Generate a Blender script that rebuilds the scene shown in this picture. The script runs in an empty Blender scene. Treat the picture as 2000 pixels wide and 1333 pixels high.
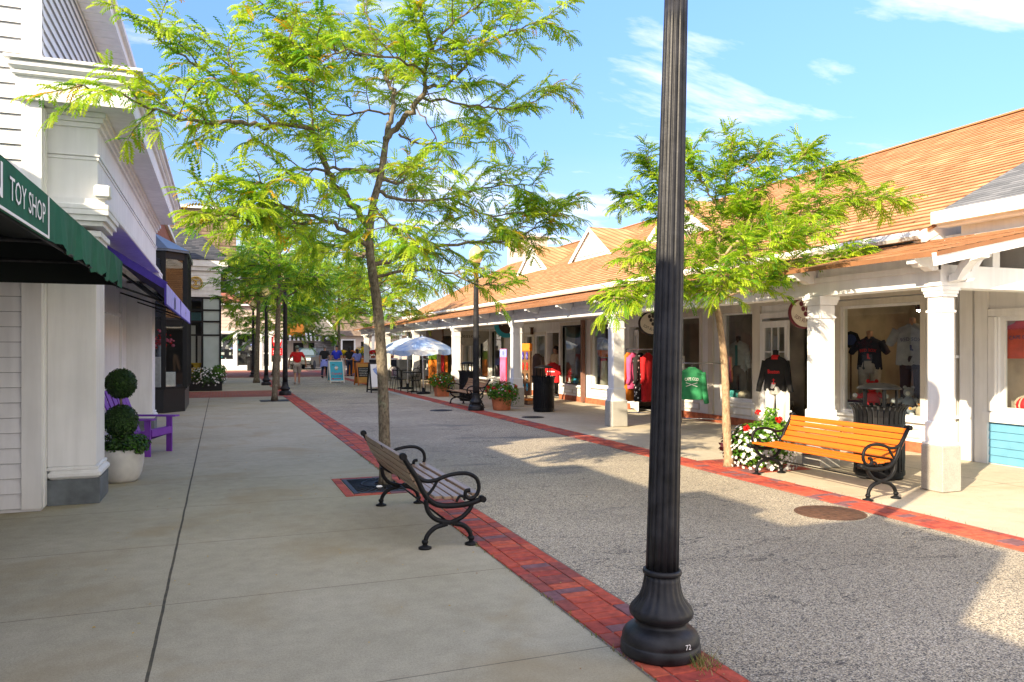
import bpy, bmesh, math, random
from mathutils import Vector, Matrix
R = math.radians
PI = math.pi
scene = bpy.context.scene
C = scene.collection
V = Vector

# ------------------------------------------------------------------ camera numbers
TH = R(20.8); SN, CS = math.sin(TH), math.cos(TH)
CAMZ = 1.65; FPX = 1500.0

def P(px, py, Y):
    """world point seen at photo pixel (px,py) lying on the plane y=Y"""
    u = (px-1000)/FPX; w = (680-py)/FPX
    dx = SN+u*CS; dy = CS-u*SN
    t = Y/dy
    return V((dx*t, Y, CAMZ+w*t))

def PX(px, py, X):
    u = (px-1000)/FPX; w = (680-py)/FPX
    dx = SN+u*CS; dy = CS-u*SN
    t = X/dx
    return V((X, dy*t, CAMZ+w*t))

# ------------------------------------------------------------------ materials
def lin(c):
    if isinstance(c, str):
        c = [int(c[i:i+2], 16)/255 for i in (0, 2, 4)]
        return tuple(x/12.92 if x <= .04045 else ((x+.055)/1.055)**2.4 for x in c)
    return tuple(c)

class NT:
    def __init__(s, name):
        s.m = bpy.data.materials.new(name); s.m.use_nodes = True
        s.t = s.m.node_tree; s.n = s.t.nodes; s.l = s.t.links
        s.b = s.n['Principled BSDF']; s.out = s.n['Material Output']
    def N(s, typ, **kw):
        n = s.n.new(typ)
        for k, v in kw.items():
            if k in n.inputs: n.inputs[k].default_value = v
            else: setattr(n, k, v)
        return n
    def link(s, a, b): s.l.new(a, b)
    def pos(s): return s.N('ShaderNodeNewGeometry').outputs['Position']
    def obj(s): return s.N('ShaderNodeTexCoord').outputs['Object']
    def noise(s, vec, scale, detail=3, rough=.55):
        n = s.N('ShaderNodeTexNoise'); n.inputs['Scale'].default_value = scale
        n.inputs['Detail'].default_value = detail; n.inputs['Roughness'].default_value = rough
        if vec is not None: s.link(vec, n.inputs['Vector'])
        return n
    def ramp(s, fac, stops, interp='LINEAR'):
        r = s.N('ShaderNodeValToRGB'); e = r.color_ramp.elements; r.color_ramp.interpolation = interp
        while len(e) < len(stops): e.new(.5)
        for k, (p, c) in enumerate(stops):
            e[k].position = p
            c = lin(c) if not isinstance(c, (int, float)) else (c, c, c)
            e[k].color = (*c[:3], 1)
        s.link(fac, r.inputs['Fac']); return r.outputs['Color']
    def mix(s, a, b, fac, mode='MIX'):
        n = s.N('ShaderNodeMixRGB', blend_type=mode)
        for v, k in ((fac, 'Fac'), (a, 'Color1'), (b, 'Color2')):
            if isinstance(v, bpy.types.NodeSocket): s.link(v, n.inputs[k])
            elif k == 'Fac': n.inputs[k].default_value = v
            else: n.inputs[k].default_value = (*lin(v)[:3], 1)
        return n.outputs['Color']
    def math(s, op, a, b=None, c=None):
        n = s.N('ShaderNodeMath', operation=op)
        for i, v in enumerate((a, b, c)):
            if v is None: continue
            if isinstance(v, bpy.types.NodeSocket): s.link(v, n.inputs[i])
            else: n.inputs[i].default_value = v
        return n.outputs[0]
    def bump(s, h, strength=.3, dist=.01):
        b = s.N('ShaderNodeBump'); b.inputs['Strength'].default_value = strength; b.inputs['Distance'].default_value = dist
        s.link(h, b.inputs['Height']); s.link(b.outputs['Normal'], s.b.inputs['Normal'])
    def col(s, c):
        if isinstance(c, bpy.types.NodeSocket): s.link(c, s.b.inputs['Base Color'])
        else: s.b.inputs['Base Color'].default_value = (*lin(c)[:3], 1)
    def set(s, rough=.5, metal=0, spec=None):
        s.b.inputs['Roughness'].default_value = rough; s.b.inputs['Metallic'].default_value = metal
        if spec is not None: s.b.inputs['Specular IOR Level'].default_value = spec

def mat(name, col, rough=.6, metal=0, var=.12, scale=6, bump=0, bscale=40, spec=None):
    t = NT(name); t.set(rough, metal, spec)
    c = lin(col)
    o = t.obj()
    n = t.noise(o, scale, 5).outputs['Fac']
    dk = tuple(x*(1-var*1.6) for x in c); lt = tuple(min(1, x*(1+var)) for x in c)
    t.col(t.ramp(n, [(.25, dk), (.75, lt)]))
    if bump: t.bump(t.noise(o, bscale, 4).outputs['Fac'], bump, .01)
    return t.m

def mat_white(name, col=(.78, .78, .76), dirt=.12):
    """painted wood: faint weathering, vertical streaks and grubby foot"""
    t = NT(name); t.set(.55)
    p = t.pos()
    mp = t.N('ShaderNodeMapping'); mp.inputs['Scale'].default_value = (9, 9, .7); t.link(p, mp.inputs['Vector'])
    n1 = t.noise(mp.outputs['Vector'], 1.0, 5).outputs['Fac']
    n2 = t.noise(p, 1.3, 4).outputs['Fac']
    f = t.math('MULTIPLY', n1, n2)
    c = lin(col)
    base = t.ramp(f, [(.12, tuple(x*(1-dirt*1.3) for x in c)), (.34, c)])
    sep = t.N('ShaderNodeSeparateXYZ'); t.link(p, sep.inputs[0])
    foot = t.math('SUBTRACT', 1.0, t.math('MULTIPLY', sep.outputs['Z'], 2.2))
    foot = t.math('MULTIPLY', t.math('MAXIMUM', foot, 0.0), t.math('MULTIPLY', n2, .55))
    t.col(t.mix(base, (c[0]*.55, c[1]*.5, c[2]*.42), foot))
    t.bump(t.noise(p, 60, 3).outputs['Fac'], .06, .004)
    return t.m

def mat_concrete(name, a, b, joints=None, stain=None, speck=.5):
    t = NT(name); t.set(.85, 0, .25)
    p = t.pos()
    n1 = t.noise(p, .55, 6, .6).outputs['Fac']
    n2 = t.noise(p, 240, 2, .7).outputs['Fac']
    n3 = t.noise(p, 7, 5, .65).outputs['Fac']
    c = t.ramp(n1, [(.3, a), (.7, b)])
    c = t.mix(c, t.ramp(n3, [(.3, .55), (.65, 1.0)]), .35, 'MULTIPLY')
    c = t.mix(c, t.ramp(n2, [(.32, .45), (.62, 1.25)]), speck, 'MULTIPLY')
    n5 = t.noise(p, 75, 3, .75).outputs['Fac']
    c = t.mix(c, t.ramp(n5, [(.28, .62), (.5, 1.0), (.72, 1.3)]), .55, 'MULTIPLY')
    gv = t.N('ShaderNodeTexVoronoi', feature='F1'); gv.inputs['Scale'].default_value = 1.25; t.link(p, gv.inputs['Vector'])
    gs_ = t.N('ShaderNodeSeparateColor'); t.link(gv.outputs['Color'], gs_.inputs[0])
    gum = t.math('MULTIPLY', t.math('LESS_THAN', gv.outputs['Distance'], t.math('MULTIPLY', gs_.outputs[1], .034)), t.math('GREATER_THAN', gs_.outputs[0], .45))
    c = t.mix(c, (.13, .12, .10), t.math('MULTIPLY', gum, .6))
    if stain:
        n4 = t.noise(p, .9, 4, .5); n4.inputs['Distortion'].default_value = .6
        f = t.ramp(n4.outputs['Fac'], [(.52, 0.0), (.78, .75)])
        c = t.mix(c, stain, f)
    if joints:
        sep = t.N('ShaderNodeSeparateXYZ'); t.link(p, sep.inputs[0])
        wob = t.math('MULTIPLY', t.math('SUBTRACT', t.noise(p, 2.2, 3).outputs['Fac'], .5), .012)
        fx = None
        for x0, w in joints['x']:
            d = t.math('ABSOLUTE', t.math('ADD', t.math('SUBTRACT', sep.outputs['X'], x0), wob))
            m = t.math('LESS_THAN', d, w)
            fx = m if fx is None else t.math('MAXIMUM', fx, m)
        y0, st, w = joints['y']
        fr = t.math('FRACT', t.math('DIVIDE', t.math('ADD', t.math('SUBTRACT', sep.outputs['Y'], y0), t.math('MULTIPLY', wob, .25)), st))
        d = t.math('MULTIPLY', t.math('MINIMUM', fr, t.math('SUBTRACT', 1.0, fr)), st)
        fx = t.math('MAXIMUM', fx, t.math('MULTIPLY', t.math('LESS_THAN', d, w), .65))
        jc = t.ramp(t.noise(p, 14, 3).outputs['Fac'], [(.4, (.035, .035, .028)), (.7, (.10, .08, .05))])
        c = t.mix(c, jc, t.math('MULTIPLY', fx, .9))
    t.col(c)
    t.bump(n2, .12, .004)
    return t.m

def mat_aggregate(name):
    """exposed pea-gravel paving with tarry repairs and scuffs"""
    t = NT(name); t.set(.8, 0, .3)
    p = t.pos()
    v = t.N('ShaderNodeTexVoronoi', feature='F1'); v.inputs['Scale'].default_value = 135; t.link(p, v.inputs['Vector'])
    sp = t.N('ShaderNodeSeparateColor'); t.link(v.outputs['Color'], sp.inputs[0])
    c = t.ramp(sp.outputs[0], [(0, (.11, .10, .09)), (.12, (.28, .245, .20)), (.34, (.52, .44, .325)), (.62, (.68, .575, .405)), (.86, (.76, .675, .53)), (1, (.86, .82, .73))], 'CONSTANT')
    gap = t.ramp(v.outputs['Distance'], [(.35, 1.0), (.75, .45)])
    c = t.mix(c, gap, .8, 'MULTIPLY')
    n1 = t.noise(p, .5, 6, .6).outputs['Fac']
    c = t.mix(c, t.ramp(n1, [(.28, .6), (.62, 1.05)]), .7, 'MULTIPLY')
    mp = t.N('ShaderNodeMapping'); mp.inputs['Scale'].default_value = (.5, 1.6, 1); mp.inputs['Rotation'].default_value = (0, 0, .35); t.link(p, mp.inputs['Vector'])
    n2 = t.noise(mp.outputs['Vector'], .55, 5, .55); n2.inputs['Distortion'].default_value = .5
    f = t.ramp(n2.outputs['Fac'], [(.60, 0.0), (.68, .55)])
    c = t.mix(c, (.07, .075, .085), f)
    cr = t.math('LESS_THAN', t.math('ABSOLUTE', t.math('SUBTRACT', t.noise(mp.outputs['Vector'], .30, 8, .6).outputs['Fac'], .5)), .0018)
    c = t.mix(c, (.06, .055, .05), t.math('MULTIPLY', cr, .75))
    n6 = t.noise(p, 38, 3, .8).outputs['Fac']
    c = t.mix(c, t.ramp(n6, [(.3, .6), (.5, 1.0), (.7, 1.25)]), .6, 'MULTIPLY')
    t.col(c)
    t.bump(v.outputs['Distance'], .35, .004)
    return t.m

def mat_shingle(name, tones, w=.30, h=.13, bump=.5):
    t = NT(name); t.set(.9, 0, .15)
    uv = t.N('ShaderNodeTexCoord').outputs['UV']
    b = t.N('ShaderNodeTexBrick'); t.link(uv, b.inputs['Vector'])
    b.offset = .5; b.inputs['Scale'].default_value = 1; b.inputs['Brick Width'].default_value = w; b.inputs['Row Height'].default_value = h
    b.inputs['Mortar Size'].default_value = .012; b.inputs['Mortar Smooth'].default_value = .2
    b.inputs['Color1'].default_value = (0, 0, 0, 1); b.inputs['Color2'].default_value = (1, 1, 1, 1); b.inputs['Mortar'].default_value = (.5, .5, .5, 1)
    c = t.ramp(b.outputs['Color'], [(0, tones[0]), (.5, tones[1]), (1, tones[2])])
    sep = t.N('ShaderNodeSeparateXYZ'); t.link(uv, sep.inputs[0])
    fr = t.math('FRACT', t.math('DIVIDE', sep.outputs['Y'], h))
    edge = t.ramp(fr, [(0, .06), (.16, .5), (.34, .95), (1, 1.08)])  # dark lower band paints the shade at each course butt
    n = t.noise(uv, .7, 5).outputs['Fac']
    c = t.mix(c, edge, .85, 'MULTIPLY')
    c = t.mix(c, t.ramp(n, [(.3, .8), (.7, 1.08)]), .6, 'MULTIPLY')
    c = t.mix(c, t.ramp(t.noise(uv, 30, 3).outputs['Fac'], [(.3, .7), (.7, 1.12)]), .5, 'MULTIPLY')
    t.col(c)
    if bump: t.bump(t.math('MULTIPLY', fr, -1.0), bump, .02)
    return t.m

def mat_glass(name, tint=(.80, .86, .86), refl=1.0):
    t = NT(name)
    t.n.remove(t.b)
    tr = t.N('ShaderNodeBsdfTransparent'); tr.inputs['Color'].default_value = (*tint, 1)
    gl = t.N('ShaderNodeBsdfGlossy'); gl.inputs['Roughness'].default_value = .015
    lw_ = t.N('ShaderNodeLayerWeight'); lw_.inputs['Blend'].default_value = .5
    fr_ = t.math('ADD', t.math('MULTIPLY', t.math('POWER', lw_.outputs['Facing'], 4.0), .8), .075)
    mx = t.N('ShaderNodeMixShader')
    t.link(t.math('MINIMUM', t.math('MULTIPLY', fr_, refl), 1.0), mx.inputs[0])
    t.link(tr.outputs[0], mx.inputs[1]); t.link(gl.outputs[0], mx.inputs[2])
    t.link(mx.outputs[0], t.out.inputs[0])
    return t.m

def mat_leaf(name, col, trans=.5, rough=.5):
    t = NT(name); t.set(rough, 0, .3)
    c = lin(col)
    n = t.noise(t.pos(), 2.2, 3).outputs['Fac']
    cc = t.ramp(n, [(.3, tuple(x*.72 for x in c)), (.7, tuple(min(1, x*1.2) for x in c))])
    t.col(cc)
    tl = t.N('ShaderNodeBsdfTranslucent')
    t.link(t.mix(cc, (1.0, 1.0, .35), .25, 'SCREEN') if False else cc, tl.inputs['Color'])
    mx = t.N('ShaderNodeMixShader'); mx.inputs[0].default_value = trans
    t.link(t.b.outputs[0], mx.inputs[1]); t.link(tl.outputs[0], mx.inputs[2]); t.link(mx.outputs[0], t.out.inputs[0])
    return t.m

def mat_wood(name, a, b, axis='Y', rough=.45):
    t = NT(name); t.set(rough)
    o = t.obj()
    mp = t.N('ShaderNodeMapping'); sc = {'X': (1.2, 30, 30), 'Y': (30, 1.2, 30), 'Z': (30, 30, 1.2)}[axis]
    mp.inputs['Scale'].default_value = sc; t.link(o, mp.inputs['Vector'])
    n = t.noise(mp.outputs['Vector'], 1, 5, .6); n.inputs['Distortion'].default_value = .4
    t.col(t.ramp(n.outputs['Fac'], [(.3, a), (.7, b)]))
    t.bump(n.outputs['Fac'], .12, .004)
    return t.m

def mat_bark(name, a, b):
    t = NT(name); t.set(.9, 0, .15)
    o = t.pos()
    mp = t.N('ShaderNodeMapping'); mp.inputs['Scale'].default_value = (1, 1, .45); t.link(o, mp.inputs['Vector'])
    n = t.noise(mp.outputs['Vector'], 38, 6, .7).outputs['Fac']
    n2 = t.noise(o, 9, 4, .6).outputs['Fac']
    c = t.ramp(n, [(.3, a), (.68, b)])
    c = t.mix(c, (.30, .34, .24), t.ramp(n2, [(.58, 0.0), (.72, .6)]))
    t.col(c); t.bump(n, .8, .012)
    return t.m

def mat_brick(name, tones, mortar, w=.22, h=.075, plane='XZ'):
    t = NT(name); t.set(.85, 0, .2)
    p = t.pos(); sep = t.N('ShaderNodeSeparateXYZ'); t.link(p, sep.inputs[0])
    cb = t.N('ShaderNodeCombineXYZ')
    if plane == 'XZ':
        t.link(t.math('ADD', sep.outputs['X'], sep.outputs['Y']), cb.inputs[0]); t.link(sep.outputs['Z'], cb.inputs[1])
    else:
        t.link(sep.outputs['X'], cb.inputs[0]); t.link(sep.outputs['Y'], cb.inputs[1])
    b = t.N('ShaderNodeTexBrick'); t.link(cb.outputs[0], b.inputs['Vector'])
    b.inputs['Scale'].default_value = 1; b.inputs['Brick Width'].default_value = w; b.inputs['Row Height'].default_value = h
    b.inputs['Mortar Size'].default_value = .008
    b.inputs['Color1'].default_value = (*lin(tones[0]), 1); b.inputs['Color2'].default_value = (*lin(tones[1]), 1); b.inputs['Mortar'].default_value = (*lin(mortar), 1)
    c = t.mix(b.outputs['Color'], t.ramp(t.noise(p, 3, 5).outputs['Fac'], [(.3, .65), (.7, 1.1)]), .8, 'MULTIPLY')
    t.col(c); t.bump(b.outputs['Fac'], -.3, .006)
    return t.m

M = {}
M['white'] = mat_white('white_paint', (.86, .86, .85))
M['white2'] = mat_white('white_siding', (.84, .84, .85))
M['lap_shade'] = mat('siding_lap_shade', (.30, .30, .31), .8)  # grey that paints the gap shade under lapped boards
M['beige'] = mat_white('cream_paint', (.70, .66, .58))
M['walk_l'] = mat_concrete('sidewalk_concrete', (.40, .36, .255), (.51, .462, .345), {'x': [(-.34, .009)], 'y': (3.78, 1.62, .005)}, stain=(.33, .25, .13))
M['walk_r'] = mat_concrete('arcade_concrete', (.52, .45, .33), (.64, .565, .43), {'x': [(8.9, .006)], 'y': (4.2, 2.4, .006)}, stain=(.42, .34, .22))
M['road'] = mat_aggregate('pea_gravel_paving')
M['asphalt'] = mat('asphalt', (.06, .06, .065), .9, var=.2, scale=3)
M['mortar'] = mat('brick_mortar', (.20, .17, .14), .95, var=.3, scale=30)
for i, c in enumerate([(.47, .075, .04), (.38, .055, .035), (.52, .10, .05), (.21, .09, .10), (.29, .065, .05)]):
    M['pbrick%d' % i] = mat('paving_brick_%d' % i, c, .8, var=.28, scale=18, bump=.25, bscale=90)
M['plaza'] = mat_brick('plaza_brick', [(.36, .10, .06), (.26, .08, .06)], (.22, .18, .15), .2, .1, 'XY')
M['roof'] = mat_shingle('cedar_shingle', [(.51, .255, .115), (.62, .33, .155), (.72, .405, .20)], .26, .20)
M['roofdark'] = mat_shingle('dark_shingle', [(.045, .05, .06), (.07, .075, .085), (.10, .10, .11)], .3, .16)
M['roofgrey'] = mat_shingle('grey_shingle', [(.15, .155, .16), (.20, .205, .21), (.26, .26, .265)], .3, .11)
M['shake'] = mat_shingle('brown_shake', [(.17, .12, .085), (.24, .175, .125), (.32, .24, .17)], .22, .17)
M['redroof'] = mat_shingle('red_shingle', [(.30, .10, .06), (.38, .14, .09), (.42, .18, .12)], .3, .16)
M['redbrick'] = mat_brick('red_brick_wall', [(.38, .11, .06), (.30, .085, .05)], (.30, .22, .17))
M['basebrick'] = mat('brick_plinth', (.45, .13, .06), .85, var=.3, scale=9)
M['glass'] = mat_glass('window_glass')
M['darkglass'] = mat_glass('dark_glass', (.30, .34, .34), 1.2)
M['blackmetal'] = mat('black_iron', (.008, .0085, .010), .5, .0, var=.4, scale=14, bump=.12, bscale=120, spec=.22)
M['lamppaint'] = mat('weathered_black_paint', (.021, .021, .024), .45, 0, var=.6, scale=9, bump=.1, bscale=90, spec=.32)
M['blackframe'] = mat('black_frame', (.008, .009, .010), .5, var=.2, spec=.3)
M['granite'] = mat('black_granite', (.010, .012, .015), .35, var=.5, scale=40)
M['steel'] = mat('chrome_steel', (.55, .55, .56), .25, 1, var=.1)
M['conc_ped'] = mat_concrete('pedestal_concrete', (.40, .38, .33), (.52, .50, .45), None, None, .6)
M['greybase'] = mat('grey_plinth_paint', (.14, .16, .17), .6, var=.3, scale=5)
M['slat'] = mat_wood('varnished_slat', (.52, .11, .004), (.68, .175, .008))
M['slatold'] = mat_wood('weathered_slat', (.20, .125, .075), (.34, .235, .16), rough=.4)
M['slatmid'] = mat_wood('brown_slat', (.30, .14, .06), (.42, .22, .10))
M['bark'] = mat_bark('locust_bark', (.05, .04, .03), (.27, .225, .165))
M['bark2'] = mat_bark('young_bark', (.19, .12, .07), (.52, .38, .24))
M['leafA'] = mat_leaf('leaf_green', (.30, .50, .025), .55)
M['leafB'] = mat_leaf('leaf_lime', (.50, .64, .04), .55)
M['leafC'] = mat_leaf('leaf_deep', (.13, .33, .025), .5)
M['leafY'] = mat_leaf('leaf_yellow', (.70, .42, .02), .5)
M['hedge'] = mat_leaf('boxwood_leaf', (.022, .055, .012), .2)
M['hedge2'] = mat_leaf('boxwood_leaf_light', (.05, .11, .02), .25)
M['plantgreen'] = mat_leaf('bedding_leaf', (.08, .22, .02), .4)
M['plantlime'] = mat_leaf('bedding_leaf_lime', (.20, .38, .03), .4)
M['plum'] = mat_leaf('plum_leaf', (.10, .02, .03), .3)
M['grassred'] = mat_leaf('fountain_grass', (.32, .10, .07), .4)
def petal(n, c): M[n] = mat_leaf(n+'_petal', c, .3)
petal('pwhite', (.80, .80, .80)); petal('pred', (.65, .01, .01)); petal('ppink', (.75, .18, .28)); petal('pyellow', (.80, .55, .01)); petal('porange', (.75, .18, .02)); petal('pdark', (.25, .01, .02))
M['terra'] = mat('terracotta', (.55, .17, .075), .8, var=.2, scale=7)
M['bowl'] = mat('white_planter', (.62, .60, .56), .55, var=.15, scale=4)
M['soil'] = mat('potting_soil', (.03, .02, .013), .95, var=.3)
def fab(n, c, r=.85, var=.15): M[n] = mat(n+'_cloth', c, r, var=var, scale=10, bump=.15, bscale=60)
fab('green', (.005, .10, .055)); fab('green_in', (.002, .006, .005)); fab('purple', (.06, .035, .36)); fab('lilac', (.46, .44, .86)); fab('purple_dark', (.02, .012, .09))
fab('red', (.55, .008, .012)); fab('pinkcloth', (.80, .10, .26)); fab('navy', (.012, .014, .035)); fab('greyshirt', (.30, .32, .36)); fab('blackcloth', (.012, .012, .014))
fab('whitecloth', (.74, .73, .70)); fab('kelly', (.03, .26, .10)); fab('khaki', (.38, .33, .30)); fab('blue', (.02, .035, .50)); fab('paleblue', (.28, .33, .80)); fab('jeans', (.02, .026, .06))
fab('coral', (.75, .10, .045)); fab('tan', (.52, .42, .30)); fab('orangecloth', (.80, .26, .02)); fab('teal', (.03, .30, .32)); fab('orange', (.78, .22, .015))
M['purplewood'] = mat('purple_paint', (.20, .045, .42), .5, var=.12)
M['skin'] = mat('skin', (.46, .24, .16), .6, var=.1)
M['hairdark'] = mat('dark_hair', (.02, .014, .01), .6, var=.2)
M['hairgrey'] = mat('grey_hair', (.18, .17, .16), .7, var=.2)
M['cap'] = mat('grey_green_cap', (.17, .21, .17), .8)
M['gold'] = mat('gold_leaf', (.62, .40, .06), .35, .6, var=.2)
M['ink'] = mat('dark_lettering', (.02, .015, .02), .6, var=.05)
M['maroon'] = mat('maroon_lettering', (.14, .015, .03), .6, var=.05)
M['signcream'] = mat('sign_cream', (.70, .64, .54), .6, var=.08)
M['signteal'] = mat('sign_teal', (.02, .36, .48), .5, var=.08)
M['signbrown'] = mat('sign_brown', (.06, .03, .02), .6, var=.1)
M['letterwhite'] = mat('white_lettering', (.82, .82, .82), .6, var=.02)
M['letterred'] = mat('red_lettering', (.70, .01, .015), .6, var=.02)
M['letternavy'] = mat('navy_lettering', (.02, .04, .16), .6, var=.02)
M['chalk'] = mat('chalkboard', (.018, .022, .03), .8, var=.4, scale=8)
M['signblue'] = mat('poster_blue', (.05, .48, .72), .5, var=.06)
M['signwood'] = mat_wood('sign_wood', (.38, .10, .02), (.55, .19, .04), 'Z')
M['yellowwood'] = mat('yellow_paint', (.72, .44, .03), .6, var=.1)
M['bluepanel'] = mat('blue_panel_paint', (.13, .34, .48), .55, var=.1)
M['rust'] = mat('rusty_iron', (.13, .065, .04), .7, .3, var=.35, scale=20, bump=.4, bscale=60)
M['ironcover'] = mat('dark_cover', (.045, .045, .05), .6, .4, var=.3, scale=20, bump=.4, bscale=60)
M['globe'] = None
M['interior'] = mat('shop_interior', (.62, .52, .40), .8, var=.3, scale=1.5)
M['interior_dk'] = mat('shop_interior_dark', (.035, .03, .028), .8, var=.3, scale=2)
M['carpaint'] = mat('suv_paint', (.07, .09, .085), .3, .4, var=.05)
M['rubber'] = mat('rubber', (.015, .015, .016), .8)
M['brownpipe'] = mat('brown_pipe', (.22, .11, .08), .6)
M['shop_wood'] = mat_wood('shop_wood', (.10, .05, .02), (.22, .11, .05), 'X')
M['greyshake'] = mat_shingle('grey_shake_wall', [(.22, .20, .19), (.28, .26, .25), (.33, .31, .30)], .2, .15)
M['pinkcream'] = mat_white('pinkish_cream', (.62, .50, .42))

def mat_globe():
    t = NT('frosted_globe'); t.set(.35, 0, .5)
    t.col((.86, .72, .40)); t.b.inputs['Subsurface Weight'].default_value = .0
    tl = t.N('ShaderNodeBsdfTranslucent'); tl.inputs['Color'].default_value = (.92, .78, .45, 1)
    mx = t.N('ShaderNodeMixShader'); mx.inputs[0].default_value = .45
    t.link(t.b.outputs[0], mx.inputs[1]); t.link(tl.outputs[0], mx.inputs[2]); t.link(mx.outputs[0], t.out.inputs[0])
    return t.m
M['globe'] = mat_globe()

def mat_umbrella():
    t = NT('sky_print_umbrella'); t.set(.7)
    n = t.noise(t.obj(), 2.4, 4); n.inputs['Distortion'].default_value = .3
    c = t.ramp(n.outputs['Fac'], [(.40, (.30, .46, .78)), (.52, (.55, .68, .88)), (.60, (.82, .84, .86))])
    t.col(c)
    tl = t.N('ShaderNodeBsdfTranslucent'); t.link(c, tl.inputs['Color'])
    mx = t.N('ShaderNodeMixShader'); mx.inputs[0].default_value = .35
    t.link(t.b.outputs[0], mx.inputs[1]); t.link(tl.outputs[0], mx.inputs[2]); t.link(mx.outputs[0], t.out.inputs[0])
    return t.m
M['umbrella'] = mat_umbrella()

def mat_emit(name, c, s):
    t = NT(name); t.col(c); t.b.inputs['Emission Color'].default_value = (*c, 1); t.b.inputs['Emission Strength'].default_value = s
    return t.m
M['bulb'] = mat_emit('warm_bulb', (1, .70, .38), 260)

# ------------------------------------------------------------------ mesh builder
class MB:
    def __init__(s): s.v = []; s.f = []; s.mi = []; s.sm = []; s.uv = {}
    def quad(s, a, b, c, d, m=0, sm=False, uv=None):
        i = len(s.v); s.v += [tuple(a), tuple(b), tuple(c), tuple(d)]
        if uv: s.uv[len(s.f)] = uv
        s.f.append((i, i+1, i+2, i+3)); s.mi.append(m); s.sm.append(sm)
    def poly(s, pts, m=0, sm=False, uv=None):
        i = len(s.v); s.v += [tuple(p) for p in pts]
        if uv: s.uv[len(s.f)] = uv
        s.f.append(tuple(range(i, i+len(pts)))); s.mi.append(m); s.sm.append(sm)
    def box(s, x0, x1, y0, y1, z0, z1, m=0, bev=0):
        if bev:
            b = min(bev, (x1-x0)*.45, (y1-y0)*.45, (z1-z0)*.45)
            # chamfer: three stacked slices
            rings = []
            for z, o in ((z0, b), (z0+b, 0), (z1-b, 0), (z1, b)):
                c = b*.6
                X0, X1, Y0, Y1 = x0+o, x1-o, y0+o, y1-o
                rings.append([(X0+c, Y0, z), (X1-c, Y0, z), (X1, Y0+c, z), (X1, Y1-c, z), (X1-c, Y1, z), (X0+c, Y1, z), (X0, Y1-c, z), (X0, Y0+c, z)])
            s.loft(rings, m, cap=True); return
        i = len(s.v)
        s.v += [(x0, y0, z0), (x1, y0, z0), (x1, y1, z0), (x0, y1, z0), (x0, y0, z1), (x1, y0, z1), (x1, y1, z1), (x0, y1, z1)]
        for f in ((3, 2, 1, 0), (4, 5, 6, 7), (0, 1, 5, 4), (1, 2, 6, 5), (2, 3, 7, 6), (3, 0, 4, 7)):
            s.f.append(tuple(i+k for k in f)); s.mi.append(m); s.sm.append(False)
    def obox(s, a, b, w, h, up=(0, 0, 1), m=0):
        """bar from a to b, width w (sideways) and height h (along up)"""
        a, b, up = V(a), V(b), V(up)
        d = (b-a).normalized(); side = d.cross(up)
        if side.length < 1e-5: side = d.cross(V((1, 0, 0)))
        side.normalize(); u = side.cross(d).normalized()
        rings = []
        for p in (a, b):
            rings.append([p-side*w/2-u*h/2, p+side*w/2-u*h/2, p+side*w/2+u*h/2, p-side*w/2+u*h/2])
        s.loft(rings, m, cap=True)
    def loft(s, rings, m=0, cap=False, sm=False, closed=True):
        i = len(s.v); n = len(rings[0])
        for r in rings: s.v += [tuple(p) for p in r]
        for k in range(len(rings)-1):
            for j in range(n if closed else n-1):
                a = i+k*n+j; b = i+k*n+(j+1) % n
                s.f.append((a, b, b+n, a+n)); s.mi.append(m); s.sm.append(sm)
        if cap:
            s.f.append(tuple(i+j for j in reversed(range(n)))); s.mi.append(m); s.sm.append(False)
            e = i+(len(rings)-1)*n
            s.f.append(tuple(e+j for j in range(n))); s.mi.append(m); s.sm.append(False)
    def tube(s, pts, r, n=8, m=0, cap=True, sm=True):
        pts = [V(p) for p in pts]
        if not isinstance(r, (list, tuple)): r = [r]*len(pts)
        elif len(r) == 2 and len(pts) != 2: r = [r[0]+(r[1]-r[0])*k/(len(pts)-1) for k in range(len(pts))]
        rings = []; ref = None
        for k, p in enumerate(pts):
            d = (pts[min(k+1, len(pts)-1)]-pts[max(k-1, 0)])
            if d.length < 1e-9: d = V((0, 0, 1))
            d.normalize()
            if ref is None:
                ref = V((1, 0, 0)) if abs(d.x) < .8 else V((0, 1, 0))
            u = (ref-d*ref.dot(d)).normalized(); w = d.cross(u); ref = u
            rings.append([p+(u*math.cos(2*PI*j/n)+w*math.sin(2*PI*j/n))*r[k] for j in range(n)])
        s.loft(rings, m, cap, sm)
    def lathe(s, prof, c=(0, 0, 0), n=24, m=0, flute=None, sm=True, cap=True, sx=1, sy=1):
        """prof: (r,z) from bottom to top; flute(k,theta)->factor"""
        rings = []
        for k, (r, z) in enumerate(prof):
            rings.append([(c[0]+sx*r*(flute(k, 2*PI*j/n) if flute else 1)*math.cos(2*PI*j/n), c[1]+sy*r*(flute(k, 2*PI*j/n) if flute else 1)*math.sin(2*PI*j/n), c[2]+z) for j in range(n)])
        s.loft(rings, m, cap, sm)
    def ball(s, c, rx, ry=None, rz=None, n=12, m=0):
        ry = ry or rx; rz = rz or rx
        k = max(4, n//2)
        prof = [(max(1e-4, math.sin(PI*i/k)), -math.cos(PI*i/k)) for i in range(k+1)]
        rings = [[(c[0]+rx*r*math.cos(2*PI*j/n), c[1]+ry*r*math.sin(2*PI*j/n), c[2]+rz*z) for j in range(n)] for r, z in prof]
        s.loft(rings, m, True, True)
    def prism(s, poly, fn, a, b, m=0):
        """poly 2-D outline, fn(u,v,t)->xyz, extruded t=a..b"""
        s.loft([[fn(u, v, a) for u, v in poly], [fn(u, v, b) for u, v in poly]], m, True)
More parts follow.
